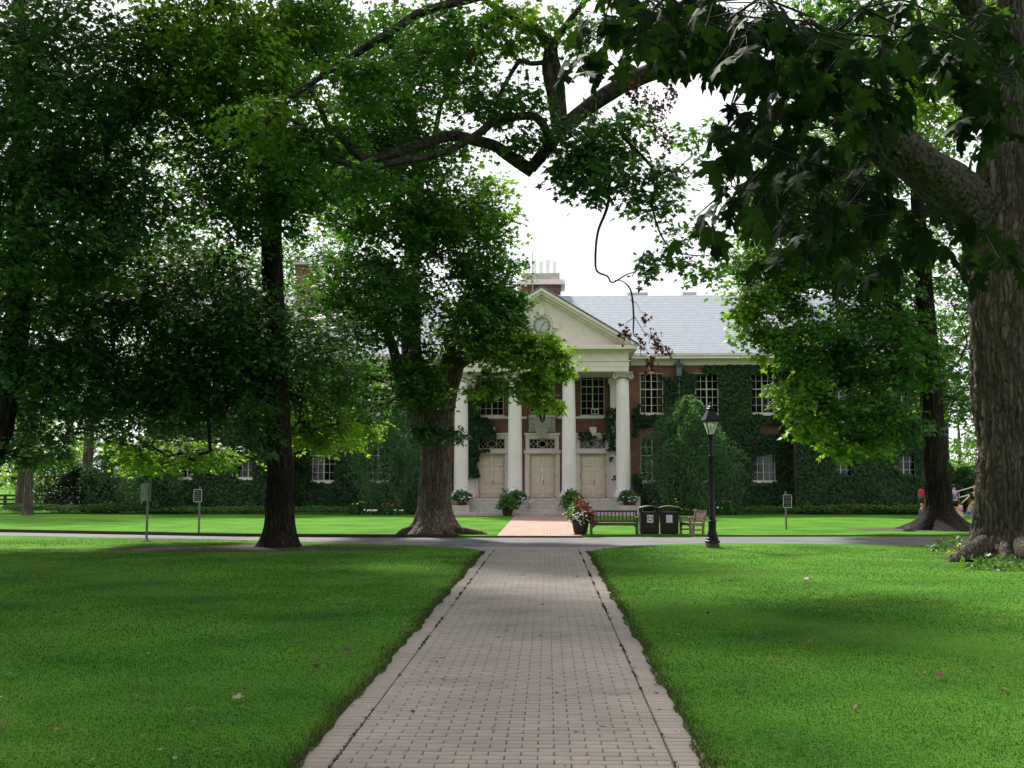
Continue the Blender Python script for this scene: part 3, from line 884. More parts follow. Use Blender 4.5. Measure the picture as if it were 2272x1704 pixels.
for s in (-1, 1):
    cx = BX + s * 535 / F * (RIDGE_Y - 1)
    c = MB(); yy = RIDGE_Y - 1.2; zt = zof(588, yy)
    c.box(cx - .52, cx + .52, yy, yy + 2.2, RIDGE_Z - 1.5, zt)
    c.box(cx - .58, cx + .58, yy - .06, yy + 2.26, zt + .001, zt + .1)
    ob = part(c, 'chimney', m_brick)
    t = MB(); t.box(cx - .66, cx + .66, yy - .14, yy + 2.34, zt + .102, zt + .24); part(t, 'chimney_cap', m_stone, ob)
for xa, xb in ((1150, 1178), (1395, 1441), (1518, 1550)):     # louvred ridge vents
    v = MB(); yv = RIDGE_Y + .3
    a, b = xof(xa, yv), xof(xb, yv)
    for q in range(5): v.box(a, b, yv - .1 - .02 * (q % 2), yv + .9, RIDGE_Z - .12 + q * .075, RIDGE_Z - .07 + q * .075)
    v.box(a + .05, b - .05, yv - .02, yv + .8, RIDGE_Z - .3, RIDGE_Z + .22)
    part(v, 'roof_vent', m_pale)

# windows -------------------------------------------------------------
def window(x0, x1, z0, z1, Y, cols=4, rows=(2, 3), meet=True, curtain=None, sill=True, ac=False, key=False):
    fr_ = MB(); yf = Y + .09; w = .045
    fr_.box(x0, x0 + w, yf, yf + .09, z0, z1); fr_.box(x1 - w, x1, yf, yf + .09, z0, z1)
    fr_.box(x0 + w, x1 - w, yf, yf + .09, z1 - w, z1); fr_.box(x0 + w, x1 - w, yf, yf + .09, z0, z0 + w)
    ws = MB(); mz = z0 + (z1 - z0) * rows[1] / (rows[0] + rows[1])
    n = rows[0] + rows[1]
    for i in range(1, cols):
        x = x0 + (x1 - x0) * i / cols; t = .027 if (i == cols // 2) else .010
        fr_.box(x - t, x + t, yf + .015, yf + .06, z0 + w, z1 - w)
    for j in range(1, n):
        z = z0 + (z1 - z0) * j / n; t = .024 if j == rows[1] and meet else .010
        fr_.box(x0 + w, x1 - w, yf + .018 + (.004 if t > .02 else .0), yf + .057 + (.02 if t > .02 else 0), z - t, z + t)
    o = part(fr_, 'window', m_frame)
    g_ = MB(); g_.add([(x0 + w * .5, yf + .07, z0 + w * .5), (x1 - w * .5, yf + .07, z0 + w * .5), (x1 - w * .5, yf + .07, z1 - w * .5), (x0 + w * .5, yf + .07, z1 - w * .5)], [(0, 1, 2, 3)])
    part(g_, 'pane', m_glass, o)
    bk = MB(); bk.box(x0 + .003, x1 - .003, Y + .62, Y + .66, z0 + .003, z1 - .003)
    for a, b, c, d in ((x0 + .002, x0 + .004, z0, z1), (x1 - .004, x1 - .002, z0, z1)): bk.box(a, b, Y + .222, Y + .62, c + .003, d - .003)
    bk.box(x0 + .004, x1 - .004, Y + .222, Y + .62, z0 + .002, z0 + .004); bk.box(x0 + .004, x1 - .004, Y + .222, Y + .62, z1 - .004, z1 - .002)
    part(bk, 'room_interior', m_dark, o)
    if curtain:
        for s, wd in curtain[1]:
            c = MB(); xa = x0 + .06 if s < 0 else x1 - .06 - wd
            k = 9; top = [(xa + wd * i / k, Y + .30 + .025 * (i % 2), z1 - .05) for i in range(k + 1)]; bot = [(p[0], p[1], z0 + .08) for p in top]
            c.add(top + bot, [(i, i + 1, k + 2 + i, k + 1 + i) for i in range(k)]); part(c, 'curtain', curtain[0], o)
    if sill:
        s_ = MB(); s_.box(x0 - .08, x1 + .08, Y - .08, Y + .09, z0 - .13, z0 - .002); part(s_, 'sill', m_cream, o)
    if key:
        s_ = MB(); c = (x0 + x1) / 2; s_.prism([(c - .10, z1 + .003), (c + .10, z1 + .003), (c + .16, z1 + .36), (c - .16, z1 + .36)], Y - .05, Y - .003); part(s_, 'keystone', m_cream, o)
        s_ = MB(); s_.box(x0 - .05, x1 + .05, Y - .02, Y + .088, z1 - .02, z1 + .001); part(s_, 'head_trim', m_frame, o)
    if ac:
        a = MB(); xa, xb = xof(1312, Y), xof(1328, Y); za, zb = zof(919.8, Y), zof(907.8, Y)
        a.box(xa, xb, Y - .25, Y + .088, za, zb, ch=.015)
        a.box(xa + .03, (xa + xb) / 2 - .012, Y - .256, Y - .25, za + .04, zb - .04, 1); a.box((xa + xb) / 2 + .012, xb - .03, Y - .256, Y - .25, za + .04, zb - .04, 1)
        part(a, 'air_conditioner', [m_pale, m_dark], o)
    return o
for i, (a, b, c, d) in enumerate(ops_main[:12]):
    s = -1 if a < BX else 1; lower = d < lo1 + .1
    j = min(range(3), key=lambda q: abs(abs((a + b) / 2 - BX) - wx[q]))
    cu = None
    if not lower and j == 0: cu = (m_curt, [(-1, .2), (1, .2)])
    if not lower and j == 1: cu = (m_curt, [(-1, .12)])
    if lower and j == 2 and s > 0: cu = (m_wcurt, [(-1, .26), (1, .42)])
    window(a, b, c, d, YW, curtain=cu, key=not lower)
for s in (-1, 1):
    for k, (a, b, c, d) in enumerate(ops_w[s]):
        window(a, b, c, d, YWING, curtain=(m_wcurt, [(1, .14)]) if k == 2 and s > 0 else None)
for k, dx in enumerate(doors):
    window(dx - .625, dx + .625, pw0, pw1, YW, rows=(2, 4), sill=True, ac=(k == 2))

# doors ---------------------------------------------------------------
def doorway(dx, bigkey):
    yb = YW + .10
    t = MB()                                # surround
    zs = zof(965, YW); zc0, zc1 = zof(1005.7, YW), zof(999.4, YW)
    for s in (-1, 1):
        a, b = sorted((dx + s * .69, dx + s * .905)); t.box(a, b, YW - .10, YW - .002, ZF, zc0 - .002)
        a, b = sorted((dx + s * .69, dx + s * .76)); t.box(a, b, YW - .125, YW - .102, ZF + .2, zc0 - .08)
        a, b = sorted((dx + s * .69, dx + s * .87)); t.box(a, b, YW - .08, YW - .002, zc1 + .002, zs - .002)
    t.box(dx - .688, dx + .688, YW - .09, YW + .1, dz1, zc0 - .002)
    t.box(dx - .96, dx + .96, YW - .20, YW - .002, zc0, zc1)
    t.box(dx - .688, dx + .688, YW - .08, YW + .1, zc1 + .002, tz0)
    t.box(dx - .688, dx + .688, YW - .08, YW + .1, tz1, zs - .002)
    t.box(dx - .93, dx + .93, YW - .14, YW - .002, zs, zs + .10)
    sr = part(t, 'door_surround', m_cream)
    k = MB(); w = (.24, .36) if bigkey else (.13, .19)
    k.prism([(dx - w[0], zs - .16), (dx + w[0], zs - .16), (dx + w[1], zs + .40), (dx - w[1], zs + .40)], YW - .22, YW - .142); part(k, 'keystone', m_tablet if bigkey else m_cream, sr)
    # fanlight
    f = MB(); z0, z1 = tz0, tz1; yf = YW + .05; cz = (z0 + z1) / 2; hh = (z1 - z0) / 2
    f.box(dx - .688, dx - .64, yf, yf + .05, z0 + .002, z1 - .002); f.box(dx + .64, dx + .688, yf, yf + .05, z0 + .002, z1 - .002)
    f.box(dx - .638, dx + .638, yf, yf + .05, z0 + .002, z0 + .04); f.box(dx - .638, dx + .638, yf, yf + .05, z1 - .04, z1 - .002)
    for x in (-.26, .26): f.box(dx + x - .012, dx + x + .012, yf + .008, yf + .04, z0 + .04, z1 - .04)
    el = lambda rx, rz, n=22: [(dx + rx * math.cos(2 * math.pi * i / n), yf + .02, cz + rz * math.sin(2 * math.pi * i / n)) for i in range(n + 1)]
    f.tube(el(.235, hh * .72), .013, 5); f.tube(el(.18, hh * .56), .008, 5)
    for s in (-1, 1):
        cx = s * .45
        f.box(dx + cx - .185, dx + cx - .175, yf + .01, yf + .03, z0 + .04, z1 - .04) if s > 0 else f.box(dx + cx + .175, dx + cx + .185, yf + .01, yf + .03, z0 + .04, z1 - .04)
        for qx in (-.19, .19):
            for qz in (-1, 1):
                pts = []
                for i in range(9):
                    a = math.pi / 2 * i / 8
                    pts.append((dx + cx + qx - math.copysign(.19, qx) * math.cos(a), yf + .02, cz + qz * (hh - .03) - qz * (hh - .03) * math.sin(a)))
                f.tube(pts, .010, 5)
    f.box(dx - .006, dx + .006, yf + .01, yf + .03, cz + hh * .72, z1 - .04); f.box(dx - .006, dx + .006, yf + .01, yf + .03, z0 + .04, cz - hh * .72)
    fo = part(f, 'fanlight', m_frame)
    g_ = MB(); g_.add([(dx - .64, yf + .045, z0 + .03), (dx + .64, yf + .045, z0 + .03), (dx + .64, yf + .045, z1 - .03), (dx - .64, yf + .045, z1 - .03)], [(0, 1, 2, 3)]); part(g_, 'pane', m_glass, fo)
    bk = MB(); bk.box(dx - .685, dx + .685, YW + .5, YW + .54, z0 + .003, z1 - .003); part(bk, 'room_interior', m_dark, fo)
    # leaves
    hD = dz1 - ZF
    for s in (-1, 1):
        d = MB(); a, b = sorted((dx + s * .004, dx + s * .684))
        d.box(a, b, yb, yb + .05, ZF + .015, dz1 - .004)
        st = .11
        pz = [(.045, .285), (.375, .685), (.77, .925)]
        for q0, q1 in pz:                   # raised stiles leave sunk panels; each panel has a fielded centre
            zA, zB = ZF + hD * (1 - q1), ZF + hD * (1 - q0)
            d.box(a + st, b - st, yb - .018, yb - .002, zA + .03, zB - .03, ch=.012)
            for (u0, u1, v0, v1) in ((a + st - .035, a + st - .012, zA, zB), (b - st + .012, b - st + .035, zA, zB)):
                d.box(u0, u1, yb - .022, yb - .002, v0, v1)
            d.box(a + st - .012, b - st + .012, yb - .022, yb - .002, zA, zA + .022); d.box(a + st - .012, b - st + .012, yb - .022, yb - .002, zB - .022, zB)
        do = part(d, 'door', m_door)
        h = MB()
        if s > 0:
            h.lathe([(.0, -.06), (.02, -.05), (.03, -.02), (.02, 0), (.03, .0)], n=8)
            h.v = [(dx + .05 + x, yb - .002 + z, ZF + hD * .31 + y) for x, y, z in h.v]
            h.box(dx + .03, dx + .07, yb - .014, yb - .003, ZF + hD * .35, ZF + hD * .39)
            part(h, 'handle', m_black, do)
        h = MB()
        for q in (.02, .5, .97):
            e = b - .035 if s > 0 else a; h.box(e, e + .035, yb - .03, yb - .002, ZF + hD * q - .03, ZF + hD * q + .03)
        part(h, 'hinges', m_black, do)
    th_ = MB(); th_.box(dx - .9, dx + .9, YW - .25, YW + .1, ZF + .001, ZF + .014); part(th_, 'threshold', M('brown threshold', (.16, .08, .06)), sr)
for k, dx in enumerate(doors): doorway(dx, k == 1)
# band course under the upper windows, tablet
bd_ = MB(); zb0, zb1 = zof(929, YW), zof(924.2, YW)
tx0, tx1 = xof(1172.9, YW), xof(1233, YW); tzA, tzB = zof(958, YW), zof(925, YW)
bd_.box(BX - 4.3, tx0 - .1, YW - .05, YW - .004, zb0, zb1); bd_.box(tx1 + .1, BX + 4.3, YW - .05, YW - .004, zb0, zb1)
part(bd_, 'band_course', m_cream)
tb = MB(); tb.box(tx0 + .16, tx1 - .16, YW - .10, YW - .004, tzA + .12, tzB)
tb.box(tx0 + .22, tx1 - .22, YW - .12, YW - .101, tzA + .2, tzB - .08)
tb.box(tx0, tx1, YW - .13, YW - .005, tzA, tzA + .118)
for s, x in ((-1, tx0 + .09), (1, tx1 - .09)):
    tb.box(x - .07, x + .07, YW - .14, YW - .004, tzA + .12, tzB + .002)
    for zz in (tzA + .18, tzB - .06):
        pts = [(x + (.02 + .012 * i) * math.cos(i * .7), YW - .15, zz + (.02 + .012 * i) * math.sin(i * .7)) for i in range(9)]
        tb.tube(pts, .018, 5)
for i in range(7):
    x = tx0 + .2 + (tx1 - tx0 - .4) * i / 6; tb.lathe([(.03, -.03), (.06, 0), (.04, .04), (0, .06)], (x, YW - .135, tzA + .07), 7)
part(tb, 'stone_tablet', m_tablet)
# base course
for s in (-1, 1):
    bc = MB(); a, b = sorted((BX + s * 4.75, BX + s * WX0)); bc.box(a, b, YW - .06, YW - .003, -.1, .55); part(bc, 'plinth_course', m_stone)

# portico -------------------------------------------------------------
st = MB()
steps_y = [54.5, 54.86, 55.22, 55.58, 55.94]
hw = 4.42
for i, y in enumerate(steps_y):
    z1 = ZF * (i + 1) / 5; z0 = ZF * i / 5
    for sx0, sx1 in ((-hw, -.62), (-.618, 1.55), (1.552, hw)):
        st.box(BX + sx0 + .004 * i, BX + sx1 - .003, y, YW - .004, z0 + (0 if i else -.1), z1 - .002, ch=.012)
part(st, 'steps', m_stone)
pd = MB()
colx = [BX + (i - 1.5) * 2.634 for i in range(4)]
for i, cx in enumerate(colx):               # low blocks for the planters, taller cheek blocks at the ends
    pd.box(cx - .52, cx + .52, 54.62, 55.7, .002, .47, ch=.015)
    pd.box(cx - .50, cx + .50, 55.72, 56.75, .004, ZF + .10, ch=.015)
    if i in (0, 3):
        s = -1 if i == 0 else 1
        a, b = sorted((cx + s * .503, cx + s * .72)); pd.box(a, b, 55.0, YW - .2, .003, ZF + .10, ch=.015)
        a, b = sorted((cx + s * .523, cx + s * .80)); pd.box(a, b, 54.55, 54.99, .003, .36, ch=.015)
part(pd, 'pedestal', m_stone)
Z0 = ZF + .10
ZA = zof(824.5, 55.85)                      # underside of architrave
cap_h = .36
for cx in colx:
    c = MB(); r0, r1 = .352, .300; zz0, zz1 = Z0 + .27, ZA - cap_h
    prof = [(r0 + .02, zz0 - .02), (r0, zz0 + .04)] + [(r0 - (r0 - r1) * (t ** 1.7), zz0 + .04 + (zz1 - zz0 - .1) * t) for t in np.linspace(.05, 1, 12)] + [(r1 + .03, zz1 - .05), (r1 + .03, zz1 - .03), (r1, zz1 - .02), (r1, zz1)]
    c.lathe(prof, (cx, YC, 0), 40)
    co = part(c, 'column', m_colm, smooth=True)
    b = MB(); b.box(cx - .45, cx + .45, YC - .45, YC + .45, Z0 + .001, Z0 + .10, ch=.008)
    b.lathe([(.44, .102), (.46, .13), (.44, .165), (.385, .17), (.375, .20), (.40, .215), (.415, .235), (.39, .265), (.36, .268)], (cx, YC, Z0), 32)
    part(b, 'column_base', m_colm, co, True)
    k = MB(); zc = ZA - cap_h
    k.lathe([(.30, .0), (.335, .03), (.30, .05), (.33, .07), (.39, .13), (.36, .16)], (cx, YC, zc), 24)
    k.box(cx - .40, cx + .40, YC - .36, YC + .36, zc + .17, zc + .25, ch=.01)
    k.box(cx - .47, cx + .47, YC - .43, YC + .43, zc + .285, zc + .335, ch=.01); k.box(cx - .44, cx + .44, YC - .40, YC + .40, zc + .255, zc + .283)
    for sx in (-1, 1):                       # volutes front and back
        vx, vz = cx + sx * .38, zc + .10
        for yy in (YC - .37, YC + .37):
            pts = [(vx + sx * (.135 - .0085 * i) * math.sin(i * .62), yy, vz + (.135 - .0085 * i) * math.cos(i * .62)) for i in range(15)]
            k.tube(pts, [.03 - .0012 * i for i in range(15)], 6)
        k.tube([(vx, YC - .36, vz), (vx, YC, vz), (vx, YC + .36, vz)], [.125, .10, .125], 14)
    for q in range(5):
        k.lathe([(.02, -.04), (.045, 0), (.02, .04)], (cx - .2 + .1 * q, YC - .36, zc + .11), 6)
    part(k, 'capital', m_tablet, co)
# entablature
en = MB(); EW = 4.23; y0, y1 = 55.82, 56.58
za1 = zof(799.6, 55.82); zf1 = zof(776.5, 55.82); zc1 = zof(765.5, 55.4)
def ring(z0, z1, o):                         # front beam + returns to the wall
    en.box(BX - EW - o, BX + EW + o, y0 - o, y1, z0, z1)
    for s in (-1, 1):
        a, b = sorted((BX + s * (EW + o), BX + s * (EW - .72))); en.box(a, b, y1 + .001, YW - .005, z0, z1)
ring(ZA, ZA + (za1 - ZA) * .42, 0); ring(ZA + (za1 - ZA) * .42 + .001, za1 - .05, .02); ring(za1 - .049, za1, .07)
ring(za1 + .001, zf1 - .12, -.005); ring(zf1 - .119, zf1 - .05, .06); ring(zf1 - .049, zf1, .16)
en.box(BX - EW - .40, BX + EW + .40, 55.38, YW - .006, zf1 + .001, zc1)
part(en, 'entablature', m_cream)
cl = MB(); cl.box(BX - EW + .73, BX + EW - .73, y1 + .002, YW - .006, ZA + .05, ZA + .1); part(cl, 'portico_ceiling', m_cream)
# pediment
AX = 4.66; zb = zc1 + .002; zap = zof(638, 55.35)
zap_in = zap - .46
sl_ = (zap - .06 - zb) / AX
tp = MB(); tp.prism([(BX - AX + .5, zb), (BX + AX - .5, zb), (BX, zap - .40)], 55.84, 56.2)
tym = part(tp, 'tympanum', m_cream)
rk = MB()
for s in (-1, 1):
    def P2(u, dz): return (BX + s * AX * (1 - u), zb + (zap - zb) * u + dz)
    for (d0, d1, yf) in ((-.16, 0, 55.30), (-.30, -.162, 55.42), (-.44, -.302, 55.66)):
        a = [P2(0, max(d0, -.03) if d0 < -.2 else d0 + .16), P2(1, d0), P2(1, d1), P2(0, d1 + (.06 if d1 == 0 else .0))]
        lowx = -d0 / (zap - zb)
        p0 = (P2(lowx, d0) if True else None)
        lx1 = max(0, -d1 / (zap - zb))
        rk.prism([P2(lowx, d0), P2(1, d0), P2(1, d1), P2(lx1, d1)] if s < 0 else [P2(1, d0), P2(lowx, d0), P2(lx1, d1), P2(1, d1)], yf, 56.25)
part(rk, 'raking_cornice', m_cream)
pr = MB(); k = (RIDGE_Z - GZ) / (RIDGE_Y - ye)
yback = min(RIDGE_Y, ye + (zap - GZ) / k) + .1
for s in (-1, 1):
    xe = BX + s * (AX + .06)
    pr.add([(xe, 55.25, zb - .0), (BX, 55.25, zap + .04), (BX, yback, zap + .04), (xe, ye + (zb - GZ) / k + .2, zb)], [(0, 1, 2, 3)])
    pr.add([(xe, 55.25, zb + .045), (BX, 55.25, zap + .085), (BX, yback, zap + .085), (xe, ye + (zb - GZ) / k + .2, zb + .045)], [(0, 1, 2, 3)])
    pr.add([(xe, 55.25, zb), (BX, 55.25, zap + .04), (BX, 55.25, zap + .085), (xe, 55.25, zb + .045)], [(0, 1, 2, 3)])
part(pr, 'roof', m_slate)
# clock
ccx, ccz = xof(1202.6, 55.8), zof(723, 55.8)
ck = MB(); rr = .49
ringp = lambda r, y, n=40: [(ccx + r * math.cos(2 * math.pi * i / n), y, ccz + r * math.sin(2 * math.pi * i / n)) for i in range(n + 1)]
ck.tube(ringp(rr, 55.80), .035, 6); ck.tube(ringp(rr + .13, 55.82), .045, 6)
for a in (0, 90, 180, 270):
    ca, sa = math.cos(R(a)), math.sin(R(a))
    pts = [(-.10, rr + .04), (.10, rr + .04), (.15, rr + .36), (-.15, rr + .36)]
    ck.prism([(ccx + u * ca + v * sa, ccz - u * sa + v * ca) for u, v in pts], 55.72, 55.838)
cko = part(ck, 'clock_surround', m_cream)
fc = MB(); fc.v = []; n = 40
fc.prism([(ccx + rr * .98 * math.cos(2 * math.pi * i / n), ccz + rr * .98 * math.sin(2 * math.pi * i / n)) for i in range(n)], 55.80, 55.838, 0)
fc.prism([(ccx + rr * .55 * math.cos(2 * math.pi * i / n), ccz + rr * .55 * math.sin(2 * math.pi * i / n)) for i in range(n)], 55.79, 55.799, 1)
part(fc, 'clock_face', [M('grey clock face', (.30, .30, .31), (.36, .36, .36), 4), M('pale clock centre', (.44, .44, .43))], cko)
m_num = M('dark numerals', (.05, .05, .055))
for i, t in enumerate(['XII', 'I', 'II', 'III', 'IIII', 'V', 'VI', 'VII', 'VIII', 'IX', 'X', 'XI']):
    a = -2 * math.pi * i / 12
    o = text_mesh('numeral', t, .17, m_num, cko, (0, 0, 0))
    o.data.transform(Matrix.Translation((float(ccx - math.sin(a) * rr * .77 - BX), 55.79 - YW, float(ccz + math.cos(a) * rr * .77))) @ Matrix.Rotation(-a, 4, 'Y'))
hd = MB(); hd.bar((ccx, 55.775, ccz), (ccx + .18, 55.775, ccz + .20), .03, .008, up=(0, 1, 0)); hd.bar((ccx, 55.765, ccz), (ccx - .1, 55.765, ccz - .38), .022, .008, up=(0, 1, 0))
part(hd, 'clock_hands', m_num, cko)
# pilasters against the wall behind the end columns
for s in (-1, 1):
    p = MB(); cx = BX + s * 3.86; zt = zof(842, YW)
    p.box(cx - .32, cx + .32, YW - .17, YW - .003, ZF, ZA - .38); p.box(cx - .40, cx + .40, YW - .24, YW - .004, ZF + .001, ZF + .22)
    p.box(cx - .36, cx + .36, YW - .21, YW - .005, ZA - .379, ZA - .25); p.box(cx - .42, cx + .42, YW - .27, YW - .006, ZA - .249, ZA - .02)
    part(p, 'pilaster', m_colm)
# downpipes with leader heads
for s in (-1, 1):
    xd = BX + s * (xof(1508.5, YW - .2) - BX); zh = zof(822, YW - .2)
    d = MB(); d.tube([(xd, YW - .30, GZ - .26), (xd, YW - .18, GZ - .55), (xd, YW - .16, zh + .3)], .05, 8); d.tube([(xd, YW - .16, zh - .3), (xd, YW - .16, .1)], .055, 8)
    dn = part(d, 'downpipe', m_zinc)
    h = MB(); h.lathe([(.10, -.34), (.17, -.30), (.20, .1), (.19, .11), (.33, .28), (.35, .33), (.30, .34)], (xd, YW - .2, zh), 4, ang=math.pi / 4)
    h.lathe([(.03, -.44), (.09, -.35)], (xd, YW - .18, zh), 8)
    part(h, 'leader_head', m_zinc, dn)

# hanging lantern in the portico ---------------------------------------
lx, ly, lz = xof(1203.5, 57.6), 57.6, zof(934, 57.6)
lt = thing('hanging_lantern', 'dark glazed lantern hanging between the middle columns above the centre door', 'lantern', (lx, ly, lz))
t = MB()
for k in range(6):
    a = math.pi * 2 * k / 6; t.bar((.10 * math.cos(a), .10 * math.sin(a), 0), (.21 * math.cos(a), .21 * math.sin(a), .62), .02, .02)
t.lathe([(0, -.12), (.03, -.09), (.02, -.05), (.11, -.01), (.11, .01)], n=6); t.lathe([(.22, .62), (.24, .64), (.10, .80), (.04, .84), (.03, .9)], n=6)
t.build('frame', m_black, lt)
t = MB(); t.lathe([(.095, .01), (.20, .62)], n=6); t.build('glass', m_glass, lt)
t = MB(); t.tube([(0, 0, .9), (0, 0, ZA + .05 - lz)], .012, 6); t.build('chain', m_black, lt)
# ------------------------------------------------------------------ trees
m_bark_dark = barkmat('dark maple bark', (.009, .007, .006), (.026, .021, .018), (.055, .046, .038))
m_bark_mid = barkmat('grey brown maple bark', (.045, .036, .031), (.135, .115, .10), (.26, .225, .20))
m_bark_big = barkmat('weathered grey bark', (.030, .025, .021), (.105, .088, .076), (.20, .17, .15), .9)
m_limb = M('grey lichened limb bark', (.016, .013, .011), (.085, .075, .064), 11, .9, 1.0, 13, lo=.38, hi=.68, spec=.1)
m_twig = M('dark twig bark', (.014, .011, .009), (.032, .026, .021), 8, .85)
m_lf_dark = leafmat('dark maple leaves', (.016, .056, .026), (.034, .104, .036), (.075, .185, .036), trans=.40, tcol=(1.9, 1.5, .5))  # darker leaf copy; shade of low and inner crowns put into the colour
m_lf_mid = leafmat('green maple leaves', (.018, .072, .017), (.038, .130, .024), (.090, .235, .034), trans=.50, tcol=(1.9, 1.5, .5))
m_lf_bright = leafmat('bright maple leaves', (.040, .120, .020), (.080, .205, .028), (.165, .33, .045), trans=.56, tcol=(1.9, 1.5, .5))  # brighter leaf copy; backlit and sunlit sprays put into the colour
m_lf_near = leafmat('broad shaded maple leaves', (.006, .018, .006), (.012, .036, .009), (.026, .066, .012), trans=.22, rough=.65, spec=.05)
m_lf_far = leafmat('distant leaves', (.022, .060, .014), (.048, .12, .018), (.11, .21, .035), trans=.4)
m_lf_brown = leafmat('withered brown leaves', (.035, .014, .009), (.07, .028, .014), (.13, .055, .026), trans=.25)

def ell(cx, cy, Y, rx, ry, rd, n):
    """n cluster centres in an ellipsoid: centre and radii in picture units of the 2212 wide view at depth Y, rd depth radius in metres"""
    c = D(cx, cy, Y); s = Y * K / F
    b = ball(n)
    return c + b * np.array([rx * s, rd, ry * s])

def tree(name, label, loc, trunk_pts, trunk_r, bark, lims, crown, group=None, flare=1.0, fh=1.3, lobes=6, rings=90, sectors=44, ridge=.05, knob=.05, step=.8, limbmat=None, seed=1, minz=None, tip=.011):
    """crown: list of (centres, R, nleaf, size, tmpl, mat, tintmean)"""
    t = thing(name, label, 'tree', loc, group=group)
    L = np.array([loc[0], loc[1], loc[2]])
    def o_(o):
        if o is not None: o.data.transform(Matrix.Translation(tuple(-L)))
        return o
    o_(trunk_obj('trunk', trunk_pts, trunk_r, bark, t, rings, sectors, flare, fh, lobes, ridge=ridge, knob=knob, seed=seed))
    sk = Skel()
    P, r_, u = spline(trunk_pts, trunk_r, 26)
    sel = u > min(1.8, u[-1] * .3)
    sk.line(P[sel], r_[sel])
    nl_ = 0
    for pts, rad in lims:
        P, r_, u = spline(pts, rad, max(8, int(len(pts) * 2.2)))
        o_(trunk_obj('limb', pts, rad, (bark if limbmat is None else limbmat), t, rings=max(30, len(pts) * 7), sectors=18, ridge=.045, nridge=7, knob=.07, seed=seed + 3 + nl_)); nl_ += 1
        A = np.array(sk.p); j = int(np.argmin(np.linalg.norm(A - P[0], axis=1)))
        sk.line(P, r_, j)
    if crown:
        C = np.concatenate([c[0] for c in crown])
        sk.grow(C, step=step, minz=minz)
        sk.finish(tip)
        o_(sk.mesh('branches', m_twig if limbmat is None else limbmat, t, 6))
        groups = {}
        for (c, Rr, nleaf, size, tm, mat, tint) in crown:
            ct = np.clip(tint + rng.normal(size=len(c)) * .2, 0, 1)
            q = spray_leaves(c, Rr, nleaf, size, ctint=ct)
            groups.setdefault((mat.name, id(tm)), [mat, tm, []])[2].append(q)
        for mat, tm, qs in groups.values():
            a = [np.concatenate([q[i] for q in qs]) for i in range(5)]
            o_(leaves_obj('crown', a[0], a[1], a[2], a[3], a[4], tm, mat, t))
    return t

def DP(seq): return [D(x, y, Y) for x, y, Y in seq]
def PX(seq, Y=None): return [at(x, y, Y if Y else yy) for x, y, yy in seq]

# --- dark maple on the near side of the road, left
Y1 = 29.3
b1 = D(605, 1180, Y1); b1[2] = 0
s1 = Y1 * K / F
tr = [b1 + np.array([0, 0, -.1]), b1 + np.array([-.01, 0, .7])] + DP([(604, 1000, Y1), (597, 800, Y1), (589, 600, Y1 - .1), (587, 420, Y1 - .2), (596, 300, Y1), (610, 150, Y1), (622, 0, Y1 + .2), (628, -200, Y1), (632, -420, Y1)])
tr_r = [.37, .35, .315, .29, .265, .25, .22, .19, .16, .12, .05]
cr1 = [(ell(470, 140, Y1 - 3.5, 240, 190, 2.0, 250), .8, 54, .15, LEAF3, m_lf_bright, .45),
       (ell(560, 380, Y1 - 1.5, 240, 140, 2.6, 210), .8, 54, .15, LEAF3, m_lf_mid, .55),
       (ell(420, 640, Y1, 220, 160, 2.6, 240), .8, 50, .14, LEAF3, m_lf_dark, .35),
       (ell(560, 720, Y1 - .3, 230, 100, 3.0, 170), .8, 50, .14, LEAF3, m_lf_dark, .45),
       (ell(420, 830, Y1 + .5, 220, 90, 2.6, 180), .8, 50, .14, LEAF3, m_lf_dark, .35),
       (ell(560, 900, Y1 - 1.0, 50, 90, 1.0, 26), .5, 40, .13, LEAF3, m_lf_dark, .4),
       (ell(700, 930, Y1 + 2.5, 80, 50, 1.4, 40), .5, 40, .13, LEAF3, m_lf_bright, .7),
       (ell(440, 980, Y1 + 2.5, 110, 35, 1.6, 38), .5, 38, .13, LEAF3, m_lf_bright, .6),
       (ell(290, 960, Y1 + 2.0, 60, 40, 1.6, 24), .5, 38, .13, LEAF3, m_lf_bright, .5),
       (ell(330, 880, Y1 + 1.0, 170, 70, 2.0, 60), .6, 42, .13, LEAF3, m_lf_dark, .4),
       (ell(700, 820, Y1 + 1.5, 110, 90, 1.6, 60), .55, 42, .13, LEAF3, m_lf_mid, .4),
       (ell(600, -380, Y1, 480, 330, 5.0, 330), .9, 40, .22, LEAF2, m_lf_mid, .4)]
cr1 += [(ell(680, 60, Y1 - 2, 110, 90, 2.0, 70), .8, 50, .15, LEAF3, m_lf_mid, .5), (ell(640, 1000 - 90, Y1 + 2.5, 60, 60, 1.2, 30), .6, 42, .14, LEAF3, m_lf_bright, .7), (ell(360, 990, Y1 + 2.5, 120, 26, 1.4, 30), .55, 42, .14, LEAF3, m_lf_bright, .8)]
cr1 += [(np.array([-7.5, 18.5, 14.0]) + ball(210) * np.array([7.0, 6.5, 2.8]), 1.1, 36, .25, LEAF2, m_lf_mid, .4)]  # crown clusters above the view, added to shade the left lawn
tree('maple_tree', 'dark straight trunked maple on the near lawn beside the road with bright green upper sprays', b1, tr, tr_r, m_bark_dark, [], cr1, flare=.55, fh=1.0, lobes=5, seed=11)

